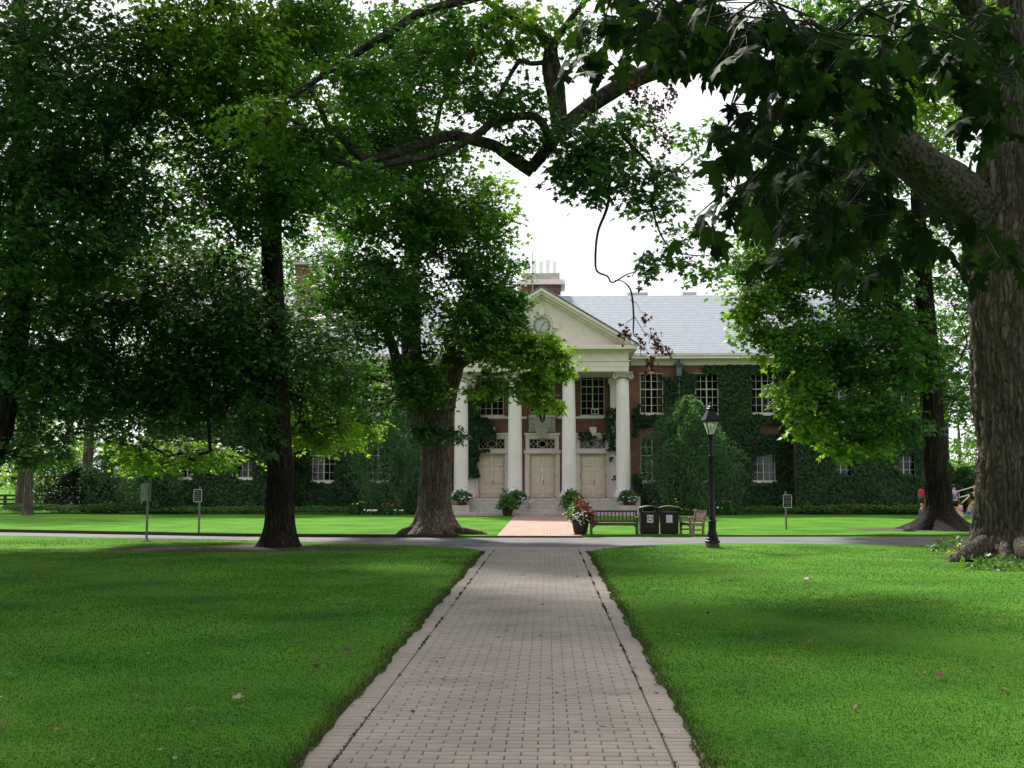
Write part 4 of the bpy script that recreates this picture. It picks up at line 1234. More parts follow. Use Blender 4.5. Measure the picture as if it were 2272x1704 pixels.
# --- tall tree at the left edge
Y3 = 27.5
b3 = D(-95, 1170, Y3); b3[2] = 0
tr = [b3 + np.array([0, 0, -.1]), b3 + np.array([0, 0, .8])] + DP([(-14, 960, Y3), (14, 850, Y3), (36, 700, Y3), (46, 540, Y3), (48, 350, Y3), (44, 120, Y3), (40, -150, Y3), (36, -420, Y3)])
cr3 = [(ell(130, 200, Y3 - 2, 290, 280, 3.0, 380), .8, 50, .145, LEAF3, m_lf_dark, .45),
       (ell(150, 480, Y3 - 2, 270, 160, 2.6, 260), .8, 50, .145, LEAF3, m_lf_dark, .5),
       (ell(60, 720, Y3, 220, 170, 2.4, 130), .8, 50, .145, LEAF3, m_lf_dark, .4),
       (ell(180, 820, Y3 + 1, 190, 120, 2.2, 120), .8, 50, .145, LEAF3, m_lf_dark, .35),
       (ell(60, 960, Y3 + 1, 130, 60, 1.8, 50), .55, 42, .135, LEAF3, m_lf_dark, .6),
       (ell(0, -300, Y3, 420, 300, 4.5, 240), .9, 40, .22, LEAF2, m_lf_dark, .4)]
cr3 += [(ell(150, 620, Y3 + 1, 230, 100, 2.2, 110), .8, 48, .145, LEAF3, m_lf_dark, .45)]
tree('maple_tree', 'shaded maple with leaning trunk at the edge of the left lawn, dense blue green leaves', b3, tr, [.42, .38, .33, .31, .29, .27, .24, .2, .14, .06], m_bark_dark, [], cr3, flare=.5, fh=1.0, seed=23)

# --- big root flared maple beyond the road, left of the portico
Y2 = 36.4
b2 = D(940, 1148, Y2); b2[2] = 0
tr = [b2 + np.array([0, 0, -.12]), b2 + np.array([.0, 0, .5]), b2 + np.array([0, 0, 1.2])] + DP([(941, 1000, Y2), (944, 930, Y2), (952, 870, Y2), (966, 820, Y2), (978, 778, Y2), (985, 755, Y2)])
tr_r = [.55, .51, .485, .48, .50, .48, .42, .38, .35]
lims2 = [(DP([(935, 930, Y2), (905, 870, Y2 + .2), (890, 780, Y2), (888, 640, Y2 - .2), (893, 500, Y2), (902, 380, Y2), (890, 260, Y2), (868, 120, Y2), (850, -60, Y2)]), [.40, .38, .33, .29, .25, .21, .17, .13, .07]),
         (DP([(982, 775, Y2), (968, 730, Y2), (985, 690, Y2), (1010, 640, Y2 - .5)]), [.20, .15, .12, .08]),
         (DP([(905, 880, Y2), (870, 830, Y2 - .3), (845, 740, Y2 - .6), (800, 640, Y2 - 1)]), [.24, .2, .15, .08]),
         (DP([(978, 800, Y2 - .1), (1030, 770, Y2 - .8), (1100, 760, Y2 - 1.5), (1180, 800, Y2 - 2)]), [.16, .11, .07, .04]),
         (DP([(896, 330, Y2), (935, 300, Y2), (955, 220, Y2 - .5), (1000, 120, Y2 - 1)]), [.13, .1, .07, .04])]
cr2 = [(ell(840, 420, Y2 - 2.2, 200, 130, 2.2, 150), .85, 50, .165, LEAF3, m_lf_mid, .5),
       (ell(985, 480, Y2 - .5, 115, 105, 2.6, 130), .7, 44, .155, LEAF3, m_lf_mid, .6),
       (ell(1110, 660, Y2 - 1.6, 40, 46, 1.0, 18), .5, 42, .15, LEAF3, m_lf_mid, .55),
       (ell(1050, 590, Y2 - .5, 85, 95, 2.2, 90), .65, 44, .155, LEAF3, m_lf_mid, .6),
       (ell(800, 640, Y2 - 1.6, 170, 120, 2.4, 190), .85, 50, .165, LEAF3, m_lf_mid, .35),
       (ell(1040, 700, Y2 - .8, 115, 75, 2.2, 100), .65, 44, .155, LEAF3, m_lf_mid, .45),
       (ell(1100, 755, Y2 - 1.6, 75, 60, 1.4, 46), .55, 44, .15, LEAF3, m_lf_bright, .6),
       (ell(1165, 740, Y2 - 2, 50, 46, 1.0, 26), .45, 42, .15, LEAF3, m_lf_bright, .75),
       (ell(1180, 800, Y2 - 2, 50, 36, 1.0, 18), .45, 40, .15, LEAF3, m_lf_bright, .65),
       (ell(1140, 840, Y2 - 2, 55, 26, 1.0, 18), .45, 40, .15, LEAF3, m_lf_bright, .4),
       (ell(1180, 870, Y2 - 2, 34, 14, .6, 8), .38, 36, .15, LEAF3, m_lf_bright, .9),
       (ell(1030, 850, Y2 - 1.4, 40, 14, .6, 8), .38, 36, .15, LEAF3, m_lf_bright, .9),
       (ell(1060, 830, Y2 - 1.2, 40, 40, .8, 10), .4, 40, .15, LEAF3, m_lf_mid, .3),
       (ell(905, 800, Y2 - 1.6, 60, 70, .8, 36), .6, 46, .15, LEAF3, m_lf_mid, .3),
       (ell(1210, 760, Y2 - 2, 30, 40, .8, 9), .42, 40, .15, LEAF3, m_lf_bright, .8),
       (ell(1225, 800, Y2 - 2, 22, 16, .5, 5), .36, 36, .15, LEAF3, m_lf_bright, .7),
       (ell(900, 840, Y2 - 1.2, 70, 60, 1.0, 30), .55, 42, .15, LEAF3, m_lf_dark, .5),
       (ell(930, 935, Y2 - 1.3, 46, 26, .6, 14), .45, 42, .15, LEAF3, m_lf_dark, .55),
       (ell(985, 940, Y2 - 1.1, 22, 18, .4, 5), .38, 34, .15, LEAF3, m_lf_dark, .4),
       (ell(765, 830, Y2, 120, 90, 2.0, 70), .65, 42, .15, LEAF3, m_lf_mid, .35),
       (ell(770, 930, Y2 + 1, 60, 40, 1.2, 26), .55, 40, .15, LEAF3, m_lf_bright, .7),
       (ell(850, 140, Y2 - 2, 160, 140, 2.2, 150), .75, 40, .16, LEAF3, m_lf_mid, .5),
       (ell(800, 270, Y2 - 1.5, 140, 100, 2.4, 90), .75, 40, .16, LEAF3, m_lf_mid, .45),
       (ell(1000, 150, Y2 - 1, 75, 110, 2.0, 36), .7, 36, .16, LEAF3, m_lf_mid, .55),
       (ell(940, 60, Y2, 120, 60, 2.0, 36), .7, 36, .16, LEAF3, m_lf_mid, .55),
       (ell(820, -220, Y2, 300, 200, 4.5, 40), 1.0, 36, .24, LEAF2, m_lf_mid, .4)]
cr2 += [(ell(900, 320, Y2 - 1.5, 150, 60, 2.0, 60), .8, 48, .165, LEAF3, m_lf_mid, .55), (ell(1060, 430, Y2 - 1, 60, 70, 1.4, 24), .7, 40, .165, LEAF3, m_lf_bright, .5)]
t2 = tree('maple_tree', 'old thick trunked maple with flaring roots on the far lawn, half hiding the portico', b2, tr, tr_r, m_bark_mid, lims2, cr2, flare=.95, fh=1.15, lobes=7, rings=130, sectors=80, ridge=.05, knob=.06, seed=35)
br = MB()                                    # broken stub at the top left of the fork
rt = [D(915, 1150, Y2 - .3), D(905, 1152, Y2 - .5)]
rootp = [([(.7, -.3, .14), (1.15, -.45, .08), (1.5, -.45, .03), (1.75, -.4, -.05)], [.13, .10, .07, .03]), ([(-.6, -.35, .16), (-.95, -.5, .08), (-1.2, -.6, -.05)], [.13, .09, .03]), ([(-.3, -.95, .12), (-.45, -1.4, -.03)], [.14, .04]), ([(.45, -.9, .12), (.8, -1.35, -.03)], [.13, .04])]
for p, r_ in rootp:
    trunk_obj('root', p, r_, m_bark_mid, t2, rings=16, sectors=14, ridge=.05, nridge=6, knob=.1, seed=len(p))

# --- right hand maple beyond the road
Y5 = 39.8
b5 = D(2030, 1142, Y5); b5[2] = 0
tr = [b5 + np.array([0, 0, -.12]), b5 + np.array([0, 0, .6]), b5 + np.array([0, 0, 1.3])] + DP([(2020, 1000, Y5), (2014, 900, Y5), (2008, 800, Y5), (1998, 640, Y5), (1985, 480, Y5), (1978, 300, Y5), (1975, 100, Y5), (1970, -150, Y5)])
tr_r = [.52, .46, .42, .385, .36, .34, .29, .24, .18, .12, .05]
lims5 = [(DP([(2010, 840, Y5), (1950, 800, Y5 - .8), (1850, 820, Y5 - 1.6), (1760, 860, Y5 - 2.2)]), [.16, .12, .08, .04]),
         (DP([(2005, 760, Y5), (1930, 660, Y5 - .6), (1840, 600, Y5 - 1.2), (1720, 580, Y5 - 1.8)]), [.18, .14, .09, .05]),
         (DP([(1995, 600, Y5), (1920, 500, Y5), (1830, 420, Y5 - .4), (1740, 370, Y5 - .6)]), [.16, .13, .09, .05])]
cr5 = [(ell(1760, 420, Y5 - .5, 160, 120, 3.2, 130), .95, 50, .18, LEAF5, m_lf_mid, .55),
       (ell(1690, 590, Y5 - 1.5, 110, 80, 2.2, 70), .7, 42, .17, LEAF5, m_lf_mid, .6),
       (ell(1620, 690, Y5 - 2, 60, 50, 1.2, 20), .55, 36, .17, LEAF5, m_lf_bright, .65),
       (ell(1860, 560, Y5 - .5, 180, 130, 3.2, 150), .95, 50, .18, LEAF5, m_lf_mid, .5),
       (ell(1760, 740, Y5 - 1.6, 105, 90, 2.2, 85), .68, 42, .17, LEAF5, m_lf_mid, .6),
       (ell(1900, 760, Y5 - 1, 150, 120, 3.0, 120), .95, 50, .18, LEAF5, m_lf_mid, .4),
       (ell(1730, 850, Y5 - 2.2, 70, 55, 1.4, 40), .55, 40, .165, LEAF5, m_lf_bright, .6),
       (ell(1740, 920, Y5 - 2.2, 50, 25, 1.0, 18), .45, 40, .165, LEAF5, m_lf_bright, .8),
       (ell(1850, 900, Y5 - 1.8, 120, 60, 1.8, 66), .6, 42, .165, LEAF5, m_lf_mid, .55),
       (ell(1840, 965, Y5 - 1.8, 80, 22, 1.2, 22), .45, 40, .165, LEAF5, m_lf_bright, .6),
       (ell(1960, 920, Y5 - 1.2, 50, 50, 1.2, 24), .6, 42, .165, LEAF5, m_lf_dark, .5),
       (ell(1640, 770, Y5 - 2.4, 20, 20, .5, 3), .4, 22, .17, LEAF5, m_lf_bright, .8),
       (ell(2060, 800, Y5 + 1, 60, 160, 2.5, 54), .7, 40, .17, LEAF5, m_lf_mid, .45),
       (ell(2050, 560, Y5 + 1, 130, 150, 3.0, 76), .8, 40, .17, LEAF5, m_lf_mid, .5),
       (ell(1600, 580, Y5 - 1.5, 50, 30, 1.0, 12), .5, 30, .16, LEAF5, m_lf_mid, .4),
       (ell(1650, 300, Y5 - .5, 50, 90, 2.0, 14), .8, 26, .17, LEAF5, m_lf_bright, .6),
       (ell(1900, 300, Y5, 230, 150, 3.5, 110), .85, 40, .18, LEAF5, m_lf_mid, .55),
       (ell(1950, -100, Y5, 420, 260, 5.0, 60), 1.1, 38, .26, LEAF2, m_lf_mid, .5)]
cr5 += [(ell(1630, 540, Y5 - 2, 60, 70, 1.4, 26), .7, 40, .17, LEAF5, m_lf_bright, .55), (ell(1690, 440, Y5 - 1.5, 90, 80, 1.8, 44), .8, 44, .18, LEAF5, m_lf_mid, .65), (ell(1625, 650, Y5 - 2.2, 55, 46, 1.2, 22), .6, 40, .17, LEAF5, m_lf_bright, .6), (ell(1665, 735, Y5 - 2.2, 50, 40, 1.2, 20), .6, 40, .17, LEAF5, m_lf_bright, .6)]
tree('maple_tree', 'leafy maple beyond the road at the right with low sunlit branches over the ivy wall', b5, tr, tr_r, m_bark_dark, lims5, cr5, flare=1.7, fh=1.0, lobes=5, rings=110, sectors=60, seed=47)

# --- huge old maple at the right edge whose limb arches over the whole view
Y6 = 25.4
b6 = D(2198, 1200, Y6); b6[2] = 0
s6 = Y6 * K / F
tr = [b6 + np.array([0, 0, -.15]), b6 + np.array([0, 0, .7]), b6 + np.array([0, 0, 1.4])] + DP([(2198, 1000, Y6), (2192, 850, Y6), (2188, 700, Y6), (2188, 560, Y6), (2195, 440, Y6), (2200, 330, Y6), (2200, 200, Y6), (2195, 50, Y6), (2190, -150, Y6), (2190, -420, Y6)])
tr_r = [.84, .80, .77, .77, .80, .86, .95, .95, .80, .68, .5, .36, .15]
arch = PX([(2250, 560, 25.4), (2150, 450, 25.2), (2066, 386, 24.6), (1970, 300, 24), (1880, 235, 23.5), (1780, 190, 23), (1682, 158, 22.6), (1586, 122, 22.3), (1520, 126, 22), (1470, 150, 22), (1393, 182, 22), (1316, 230, 22), (1250, 285, 22), (1203, 343, 22), (1178, 374, 22)])
arch_r = [.60, .56, .50, .43, .36, .31, .28, .245, .21, .185, .165, .15, .135, .12, .115]
l2 = PX([(p[0], p[1], 22) for p in [(1182, 380), (1135, 349), (1099, 324), (1052, 311), (1005, 301), (954, 314), (907, 329), (853, 347), (810, 351), (781, 333), (763, 307), (726, 275), (708, 231), (687, 199)]])
l2r = [.125, .118, .112, .108, .105, .10, .095, .088, .08, .075, .07, .064, .056, .045]
l3 = PX([(p[0], p[1], 21.9 - .25 * min(1, i / 3)) for i, p in enumerate([(1222, 320), (1212, 290), (1197, 267), (1178, 257), (1135, 260), (1099, 267), (1066, 293), (1034, 314), (990, 336), (943, 349), (907, 356), (853, 365), (817, 376), (773, 365), (737, 351), (719, 336), (690, 300), (654, 271), (600, 253)])])
l3r = [.10, .09, .082, .08, .08, .08, .082, .08, .078, .075, .072, .065, .06, .055, .05, .048, .042, .036, .028]
l4 = PX([(p[0], p[1], 22.1) for p in [(1242, 295), (1229, 217), (1215, 152), (1218, 101), (1196, 72), (1164, 54), (1124, 29), (1084, 6), (1040, -30)]])
l4r = [.15, .13, .11, .10, .095, .08, .07, .06, .04]
l5 = PX([(p[0], p[1], 22.1) for p in [(1247, 280), (1240, 181), (1228, 105), (1260, 50), (1300, 0), (1350, -60)]])
l5r = [.12, .10, .08, .06, .05, .03]
l6 = PX([(p[0], p[1], 22) for p in [(1212, 138), (1178, 141), (1153, 137), (1124, 181), (1106, 217), (1088, 262), (1075, 300)]])
l6r = [.05, .045, .042, .04, .036, .03, .02]
l7 = PX([(p[0], p[1], 21.5) for p in [(1240, -80), (1130, -30), (1034, 0), (980, 14), (925, 32), (875, 65), (817, 101), (745, 148), (680, 192), (636, 224), (560, 300), (470, 350), (400, 330)]])
l7r = [.11, .10, .095, .09, .085, .082, .075, .068, .06, .052, .04, .028, .014]
l8 = PX([(p[0], p[1], 21.4) for p in [(1350, 325), (1350, 444), (1327, 513), (1321, 571), (1325, 602), (1348, 613), (1358, 627), (1389, 610), (1416, 600)]])
l8r = [0.034, 0.0286, 0.0231, 0.0204, 0.0184, 0.0163, 0.015, 0.0122, 0.0068]
l9 = PX([(p[0], p[1], 21.6) for p in [(1380, 300), (1455, 386), (1447, 455), (1470, 528), (1505, 559), (1547, 567), (1590, 565)]])
l9r = [0.035, 0.028, 0.021, 0.0168, 0.0126, 0.0098, 0.0063]
l10 = PX([(p[0], p[1], 21.4) for p in [(1364, 622), (1381, 624), (1398, 641), (1404, 670), (1406, 706), (1406, 742), (1420, 752), (1436, 778)]])
l10r = [.008, .009, .015, .017, .015, .011, .008, .005]
up6 = [(DP([(2195, 150, Y6), (2120, 40, Y6 - 1), (2020, -80, Y6 - 2), (1900, -220, Y6 - 3)]), [.34, .26, .18, .08]),
       (PX([(1600, 118, 22.3), (1560, 20, 21.5), (1480, -80, 21), (1400, -200, 20.5)]), [.16, .12, .09, .04])]
LEAFS = .125
cr6 = [(ell(1280, 310, 21.7, 110, 60, 1.4, 44), .48, 28, LEAFS, LEAF5, m_lf_dark, .5),
       (ell(1310, 395, 21.5, 130, 45, 1.2, 40), .46, 22, LEAFS, LEAF5, m_lf_dark, .35),
       (ell(1250, 345, 21.6, 60, 40, .8, 22), .4, 30, LEAFS, LEAF5, m_lf_dark, .5),
       (ell(1420, 400, 21.6, 90, 80, 1.2, 34), .44, 20, LEAFS, LEAF5, m_lf_dark, .4),
       (ell(1490, 310, 22, 70, 70, 1.2, 10), .45, 16, LEAFS, LEAF5, m_lf_mid, .4),
       (ell(1500, 500, 21.8, 60, 50, 1.0, 9), .42, 18, LEAFS, LEAF5, m_lf_dark, .4),
       (ell(1350, 270, 21.8, 60, 40, 1.0, 16), .45, 26, LEAFS, LEAF5, m_lf_mid, .4),
       (ell(1415, 565, 21.4, 45, 26, .6, 13), .34, 20, LEAFS, LEAF5, m_lf_dark, .4),
       (ell(1520, 575, 21.6, 60, 30, .8, 12), .4, 20, LEAFS, LEAF5, m_lf_mid, .4),
       (ell(1120, 230, 21.8, 60, 60, 1.0, 22), .45, 22, LEAFS, LEAF5, m_lf_mid, .4),
       (ell(1110, 60, 22, 90, 60, 1.4, 36), .5, 28, LEAFS, LEAF5, m_lf_bright, .35),
       (ell(1260, 50, 22, 60, 70, 1.2, 20), .5, 24, LEAFS, LEAF5, m_lf_mid, .45),
       (ell(1050, 200, 22, 60, 60, 1.2, 22), .5, 24, LEAFS, LEAF5, m_lf_mid, .4),
       (ell(960, 90, 21.6, 130, 60, 1.4, 44), .5, 28, LEAFS, LEAF5, m_lf_mid, .4),
       (ell(800, 170, 21.6, 120, 60, 1.4, 40), .5, 28, LEAFS, LEAF5, m_lf_mid, .45),
       (ell(680, 300, 21.8, 80, 60, 1.2, 30), .5, 28, LEAFS, LEAF5, m_lf_mid, .4),
       (ell(560, 260, 21.6, 110, 80, 1.2, 30), .5, 30, LEAFS, LEAF5, m_lf_bright, .4),
       (ell(800, 390, 21.6, 100, 26, .8, 20), .42, 28, LEAFS, LEAF5, m_lf_mid, .5),
       (ell(1120, 300, 21.8, 40, 30, .6, 10), .4, 22, LEAFS, LEAF5, m_lf_mid, .5),
       (ell(2030, 130, Y6 + 1, 130, 150, 2.0, 90), .6, 36, .14, LEAF5, m_lf_bright, .65),
       (ell(2150, 60, Y6 + 1.5, 90, 130, 2.0, 40), .6, 36, .14, LEAF5, m_lf_bright, .6),
       (ell(1850, 60, Y6, 150, 100, 2.0, 50), .6, 36, .14, LEAF5, m_lf_mid, .5),
       (ell(2000, -180, Y6 - 1, 320, 190, 3.0, 60), .9, 36, .2, LEAF3, m_lf_mid, .5),
       (ell(1350, -140, 21.5, 300, 90, 2.5, 16), .8, 34, .18, LEAF3, m_lf_mid, .5)]
cr6 += [(np.array([5.0, 14.0, 12.2]) + ball(230) * np.array([6.5, 5.0, 2.4]), 1.1, 36, .25, LEAF2, m_lf_mid, .4)]  # overhead clusters out of view, added to darken the near right ground
t6 = tree('maple_tree', 'huge old maple at the right edge whose crooked limb arches across the sky', b6, tr, tr_r, m_bark_big,
          [(arch, arch_r), (l2, l2r), (l3, l3r), (l4, l4r), (l5, l5r), (l6, l6r), (l7, l7r), (l8, l8r), (l9, l9r), (l10, l10r)] + up6, cr6,
          flare=.7, fh=1.0, lobes=6, rings=200, sectors=150, ridge=.055, knob=.055, limbmat=m_limb, seed=59, step=.5, tip=.006)
for p, r_ in [([(-.9, -.55, .32), (-1.35, -.9, .16), (-1.7, -1.1, .03), (-1.9, -1.15, -.05)], [.22, .16, .09, .04]), ([(-.2, -.95, .35), (-.35, -1.6, .16), (-.3, -2.1, -.05)], [.28, .2, .08]), ([(.3, -1.0, .3), (.1, -2.2, .16), (-.5, -3.0, .1), (-.9, -3.5, -.05)], [.24, .16, .12, .05])]:
    trunk_obj('root', p, r_, m_bark_big, t6, rings=24, sectors=16, ridge=.05, nridge=6, knob=.1, seed=5)
# withered twigs of the same tree
tw = []; cl = []
for pts in ([(1404, 706), (1390, 716), (1386, 727)], [(1406, 700), (1429, 737), (1448, 754), (1462, 756)], [(1398, 665), (1412, 672), (1420, 690), (1434, 699)], [(1448, 754), (1470, 765), (1480, 772)], [(1420, 752), (1422, 790), (1440, 800)], [(1429, 737), (1450, 748)]):
    q = MB(); P3 = PX([(x, y, 21.4) for x, y in pts]); q.tube([p - b6 for p in P3], [.008 - .002 * i for i in range(len(P3))], 5); q.build('twig', m_twig, t6, True)
    cl.append(P3[-1]); cl.append(P3[-1] + np.array([.03, 0, -.1]))
for x, y in ((1420, 745), (1424, 760), (1440, 790), (1448, 808), (1438, 800), (1385, 732), (1452, 762), (1462, 770)): cl.append(at(x, y, 21.4))
dead = np.array(cl)
for (x, y, n, sx, sy) in ((1405, 205, 10, 22, 22), (1450, 230, 12, 28, 18), (1470, 300, 12, 18, 46), (1500, 380, 7, 26, 20), (1030, 106, 7, 14, 14), (1490, 200, 5, 14, 24)):
    dead = np.concatenate([dead, np.array([at(x + rng.normal() * sx * .6, y + rng.normal() * sy * .6, 21.6) for _ in range(n)])])
P, fw, nn, sz, tt = spray_leaves(dead, .09, 6, .078, flat=.8, droop=2.0)
fw[:, 2] -= 1.2
o = leaves_obj('withered_leaves', P - b6, fw, rng.normal(size=nn.shape), sz, tt, LEAF3, m_lf_brown, t6)

# --- overhanging maple beside the photographer: broad dark leaves close by
bf = np.array([4.6, 3.2, 0.0])
trf = [bf + np.array([0, 0, -.1]), bf + np.array([0, 0, .6]), bf + np.array([-.05, .05, 1.6]), bf + np.array([-.1, .1, 3.0]), bf + np.array([-.2, .2, 4.6]), bf + np.array([-.3, .2, 7.0]), bf + np.array([-.3, .2, 10.0])]
lf1 = [bf + np.array([-.1, .1, 3.2]), np.array([3.6, 3.9, 3.9]), np.array([2.7, 4.5, 4.2]), np.array([1.7, 5.0, 4.2]), np.array([.9, 5.2, 4.0]), np.array([.35, 5.2, 3.75])]
lf2 = [bf + np.array([-.15, .15, 3.6]), np.array([3.5, 3.2, 4.3]), np.array([2.2, 3.7, 4.6]), np.array([1.1, 4.0, 4.4]), np.array([.5, 4.1, 4.0])]
tf = thing('maple_tree', 'overhanging maple close by at the upper right with broad dark hanging leaves', 'tree', bf)
trunk_obj('trunk', [p - bf for p in trf], [.34, .31, .28, .25, .2, .14, .05], m_bark_dark, tf, 70, 36, .5, .9, 5, seed=71)
for q, r_ in ((lf1, [.15, .12, .095, .07, .045, .02]), (lf2, [.14, .11, .08, .05, .02])):
    trunk_obj('limb', [p - bf for p in q], r_, m_bark_dark, tf, rings=36, sectors=14, ridge=.04, nridge=6, seed=73)
sk = Skel()
for q, r_ in ((lf1, [.15, .12, .095, .07, .045, .02]), (lf2, [.14, .11, .08, .05, .02])):
    P, rr_, u = spline(q, r_, 20); sk.line(P, rr_)
tips = []
regs = [(1345, 20, 75, 50, 9), (1440, 50, 100, 55, 16), (1560, 45, 120, 55, 24), (1700, 110, 130, 110, 40), (1660, 300, 110, 90, 26), (1640, 430, 80, 60, 12),
        (1850, 170, 110, 150, 40), (1800, 380, 120, 90, 24), (1960, 60, 110, 80, 14), (2130, 120, 90, 130, 26), (2160, 200, 60, 70, 8), (1930, 460, 90, 60, 9), (2060, 500, 60, 50, 5), (1760, 480, 60, 40, 6), (1900, 560, 60, 25, 4), (1470, 30, 120, 50, 14), (2165, 530, 40, 50, 4)]
for x, y, rx, ry, n in regs:
    for _ in range(n):
        a = rng.random() * 6.28; q = math.sqrt(rng.random())
        Yd = 3.5 + 2.3 * rng.random()
        tips.append(D(x + rx * q * math.cos(a), y - 14 + ry * q * math.sin(a), Yd))
for x, y, Yd in ((1262, 75, 3.6), (1300, 90, 3.7), (1245, 130, 3.6), (1500, 470, 4.6), (1545, 430, 4.6), (1580, 470, 4.4), (1690, 520, 4.2), (1715, 500, 4.3), (1900, 570, 4.2), (1800, 505, 4.5)):
    tips.append(D(x, y, Yd))
tips = np.array(tips)
sk.grow(tips, step=.16, wob=.10)
sk.finish(.0022, 2.2)
o = sk.mesh('branches', m_twig, tf, 6); o.data.transform(Matrix.Translation(tuple(-bf)))
n = len(tips); per = 3
idx = np.repeat(np.arange(n), per)
N = len(idx)
az = rng.random(N) * 6.28
pet = np.stack([np.cos(az), np.sin(az), -.5 - .5 * rng.random(N)], 1) * (.05 + .05 * rng.random((N, 1)))
Pb = tips[idx] + pet
fw = np.stack([np.cos(az) * .55, np.sin(az) * .55, -.75 - .5 * rng.random(N)], 1) + rng.normal(size=(N, 3)) * .22
nr = np.stack([np.cos(az) * .8, np.sin(az) * .8, .55 + rng.random(N) * .4], 1) + rng.normal(size=(N, 3)) * .35
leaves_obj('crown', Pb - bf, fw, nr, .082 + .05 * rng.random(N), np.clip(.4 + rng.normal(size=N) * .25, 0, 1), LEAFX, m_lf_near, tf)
# petioles
A = tips[idx]; mbp = []
t_ = nrmz(Pb - A); x_ = nrmz(np.cross(t_, np.array([0, 0, 1.]) + rng.normal(size=(N, 3)) * .01)); y_ = np.cross(t_, x_)
V = np.stack([A + x_ * .0014, A - x_ * .0007 + y_ * .0012, A - x_ * .0007 - y_ * .0012, Pb + x_ * .001, Pb - x_ * .0005 + y_ * .0009, Pb - x_ * .0005 - y_ * .0009], 1) - bf
Q = np.array([(0, 1, 4, 3), (1, 2, 5, 4), (2, 0, 3, 5)])
link('leaf_stalks', npmesh('leaf_stalks', V.reshape(-1, 3), (Q[None] + (np.arange(N) * 6)[:, None, None]).reshape(-1, 4), 4), m_twig, tf)
# the rest of its crown, higher up and out of the frame, which shades the near ground
up = np.array([1.5, 1.6, 9.3]) + ball(520) * np.array([9.5, 5.2, 3.2])
q = spray_leaves(up, 1.0, 34, .26)
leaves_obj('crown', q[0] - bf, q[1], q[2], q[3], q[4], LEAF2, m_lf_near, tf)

# --- unseen trees added behind and beside the photographer to shade the near lawn
for lb, x, y, h, rr_, n in (('tall maple behind the photographer to the left of the path, unseen, added for shade', -7.5, -6, 8, 6.5, 300), ('tall maple behind the photographer to the right of the path, unseen, added for shade', 7.5, -7, 8, 7.0, 360), ('tall unseen shade maple on the left lawn beside the photographer', -13, 8, 8, 7.5, 420), ('tall unseen shade maple further back along the path', -1.5, -22, 8, 8, 200), ('unseen shade maple off the left edge of the near lawn', -20, 15, 8, 7.5, 380), ('broad unseen shade maple on the right lawn behind the photographer', 21, 1, 8, 7, 130), ('broad unseen shade maple on the left lawn far behind the photographer', -24, -10, 8, 8, 130)):
    b = np.array([x, y, -.02]); tr = [b, b + np.array([0, 0, 1.5]), b + np.array([.2, 0, h * .7]), b + np.array([.1, .1, h * 1.5])]
    C = b + np.array([0, 0, h * 1.3]) + ball(n) * np.array([rr_, rr_, h * .62])
    tree('maple_tree', lb, b, tr, [.5, .38, .3, .1], m_bark_dark, [], [(C, 1.3, 34, .34, LEAF2, m_lf_dark, .4)], group='unseen added shade maples around the photographer', flare=.4, fh=1, rings=26, sectors=16, step=1.6, tip=.02, seed=int(abs(x)))
# --- trees further off
def bgtree(label, x, Y, base_y, th, crowns, r=.25, mat=None, leaf=.3, nleaf=34, group='distant trees around the building', rr=1.1, tmpl=None, lean=0):
    b = at(x * K, 1000, Y); b[2] = -.02
    top = b + np.array([lean, 0, th])
    tr = [b, b + np.array([0, 0, th * .15]), b + (top - b) * .55 + np.array([.15, 0, 0]), top]
    cr = [(ell(cx, cy, Y + dy, rx, ry, rd, n), rr, nleaf, leaf, tmpl or LEAF2, mt or mat or m_lf_far, tn) for cx, cy, dy, rx, ry, rd, n, mt, tn in crowns]
    return tree('broadleaf_tree', label, b, tr, [r * 1.2, r, r * .75, r * .2], m_bark_mid, [], cr, group=group, flare=.3, fh=.8, rings=24, sectors=14, step=1.6, seed=int(x) % 97, tip=.02)
bgtree('slender grey trunked tree far left behind the sunlit lawn', 64, 55, 0, 9, [(80, 800, 0, 150, 120, 3, 70, m_lf_dark, .4), (60, 930, 0, 120, 60, 2, 30, m_lf_mid, .5), (150, 640, 0, 150, 120, 3, 40, m_lf_mid, .5)], r=.2, leaf=.2, rr=.9)
bgtree('dark trunked tree far left just behind the slender grey one', 47, 62, 0, 9, [(20, 880, 0, 130, 100, 3, 50, m_lf_mid, .4), (30, 960, 0, 90, 40, 2, 20, m_lf_bright, .5)], r=.22, leaf=.22, rr=1.0)
bgtree('pale sunlit tree beyond the far left fence', 150, 95, 0, 9, [(130, 900, 0, 140, 120, 5, 70, m_lf_bright, .8), (60, 1020, 4, 140, 40, 4, 40, m_lf_bright, .8)], r=.3, leaf=.4, rr=1.6)
bgtree('tall tree behind the left end of the roof', 330, 78, 0, 16, [(320, 560, 0, 200, 170, 6, 150, m_lf_mid, .5), (300, 800, 0, 190, 130, 5, 130, m_lf_mid, .45)], r=.35, leaf=.34, rr=1.5)
bgtree('tall tree behind the red chimney', 560, 80, 0, 17, [(540, 590, 0, 190, 110, 6, 90, m_lf_mid, .5), (700, 520, 0, 130, 100, 5, 60, m_lf_mid, .5)], r=.35, leaf=.34, rr=1.5)
bgtree('high crowned tree beyond the left lawn', 190, 66, 0, 17, [(200, 330, 0, 200, 170, 5, 110, m_lf_mid, .4), (160, 620, 0, 170, 130, 5, 100, m_lf_mid, .4)], r=.3, leaf=.3, rr=1.4)
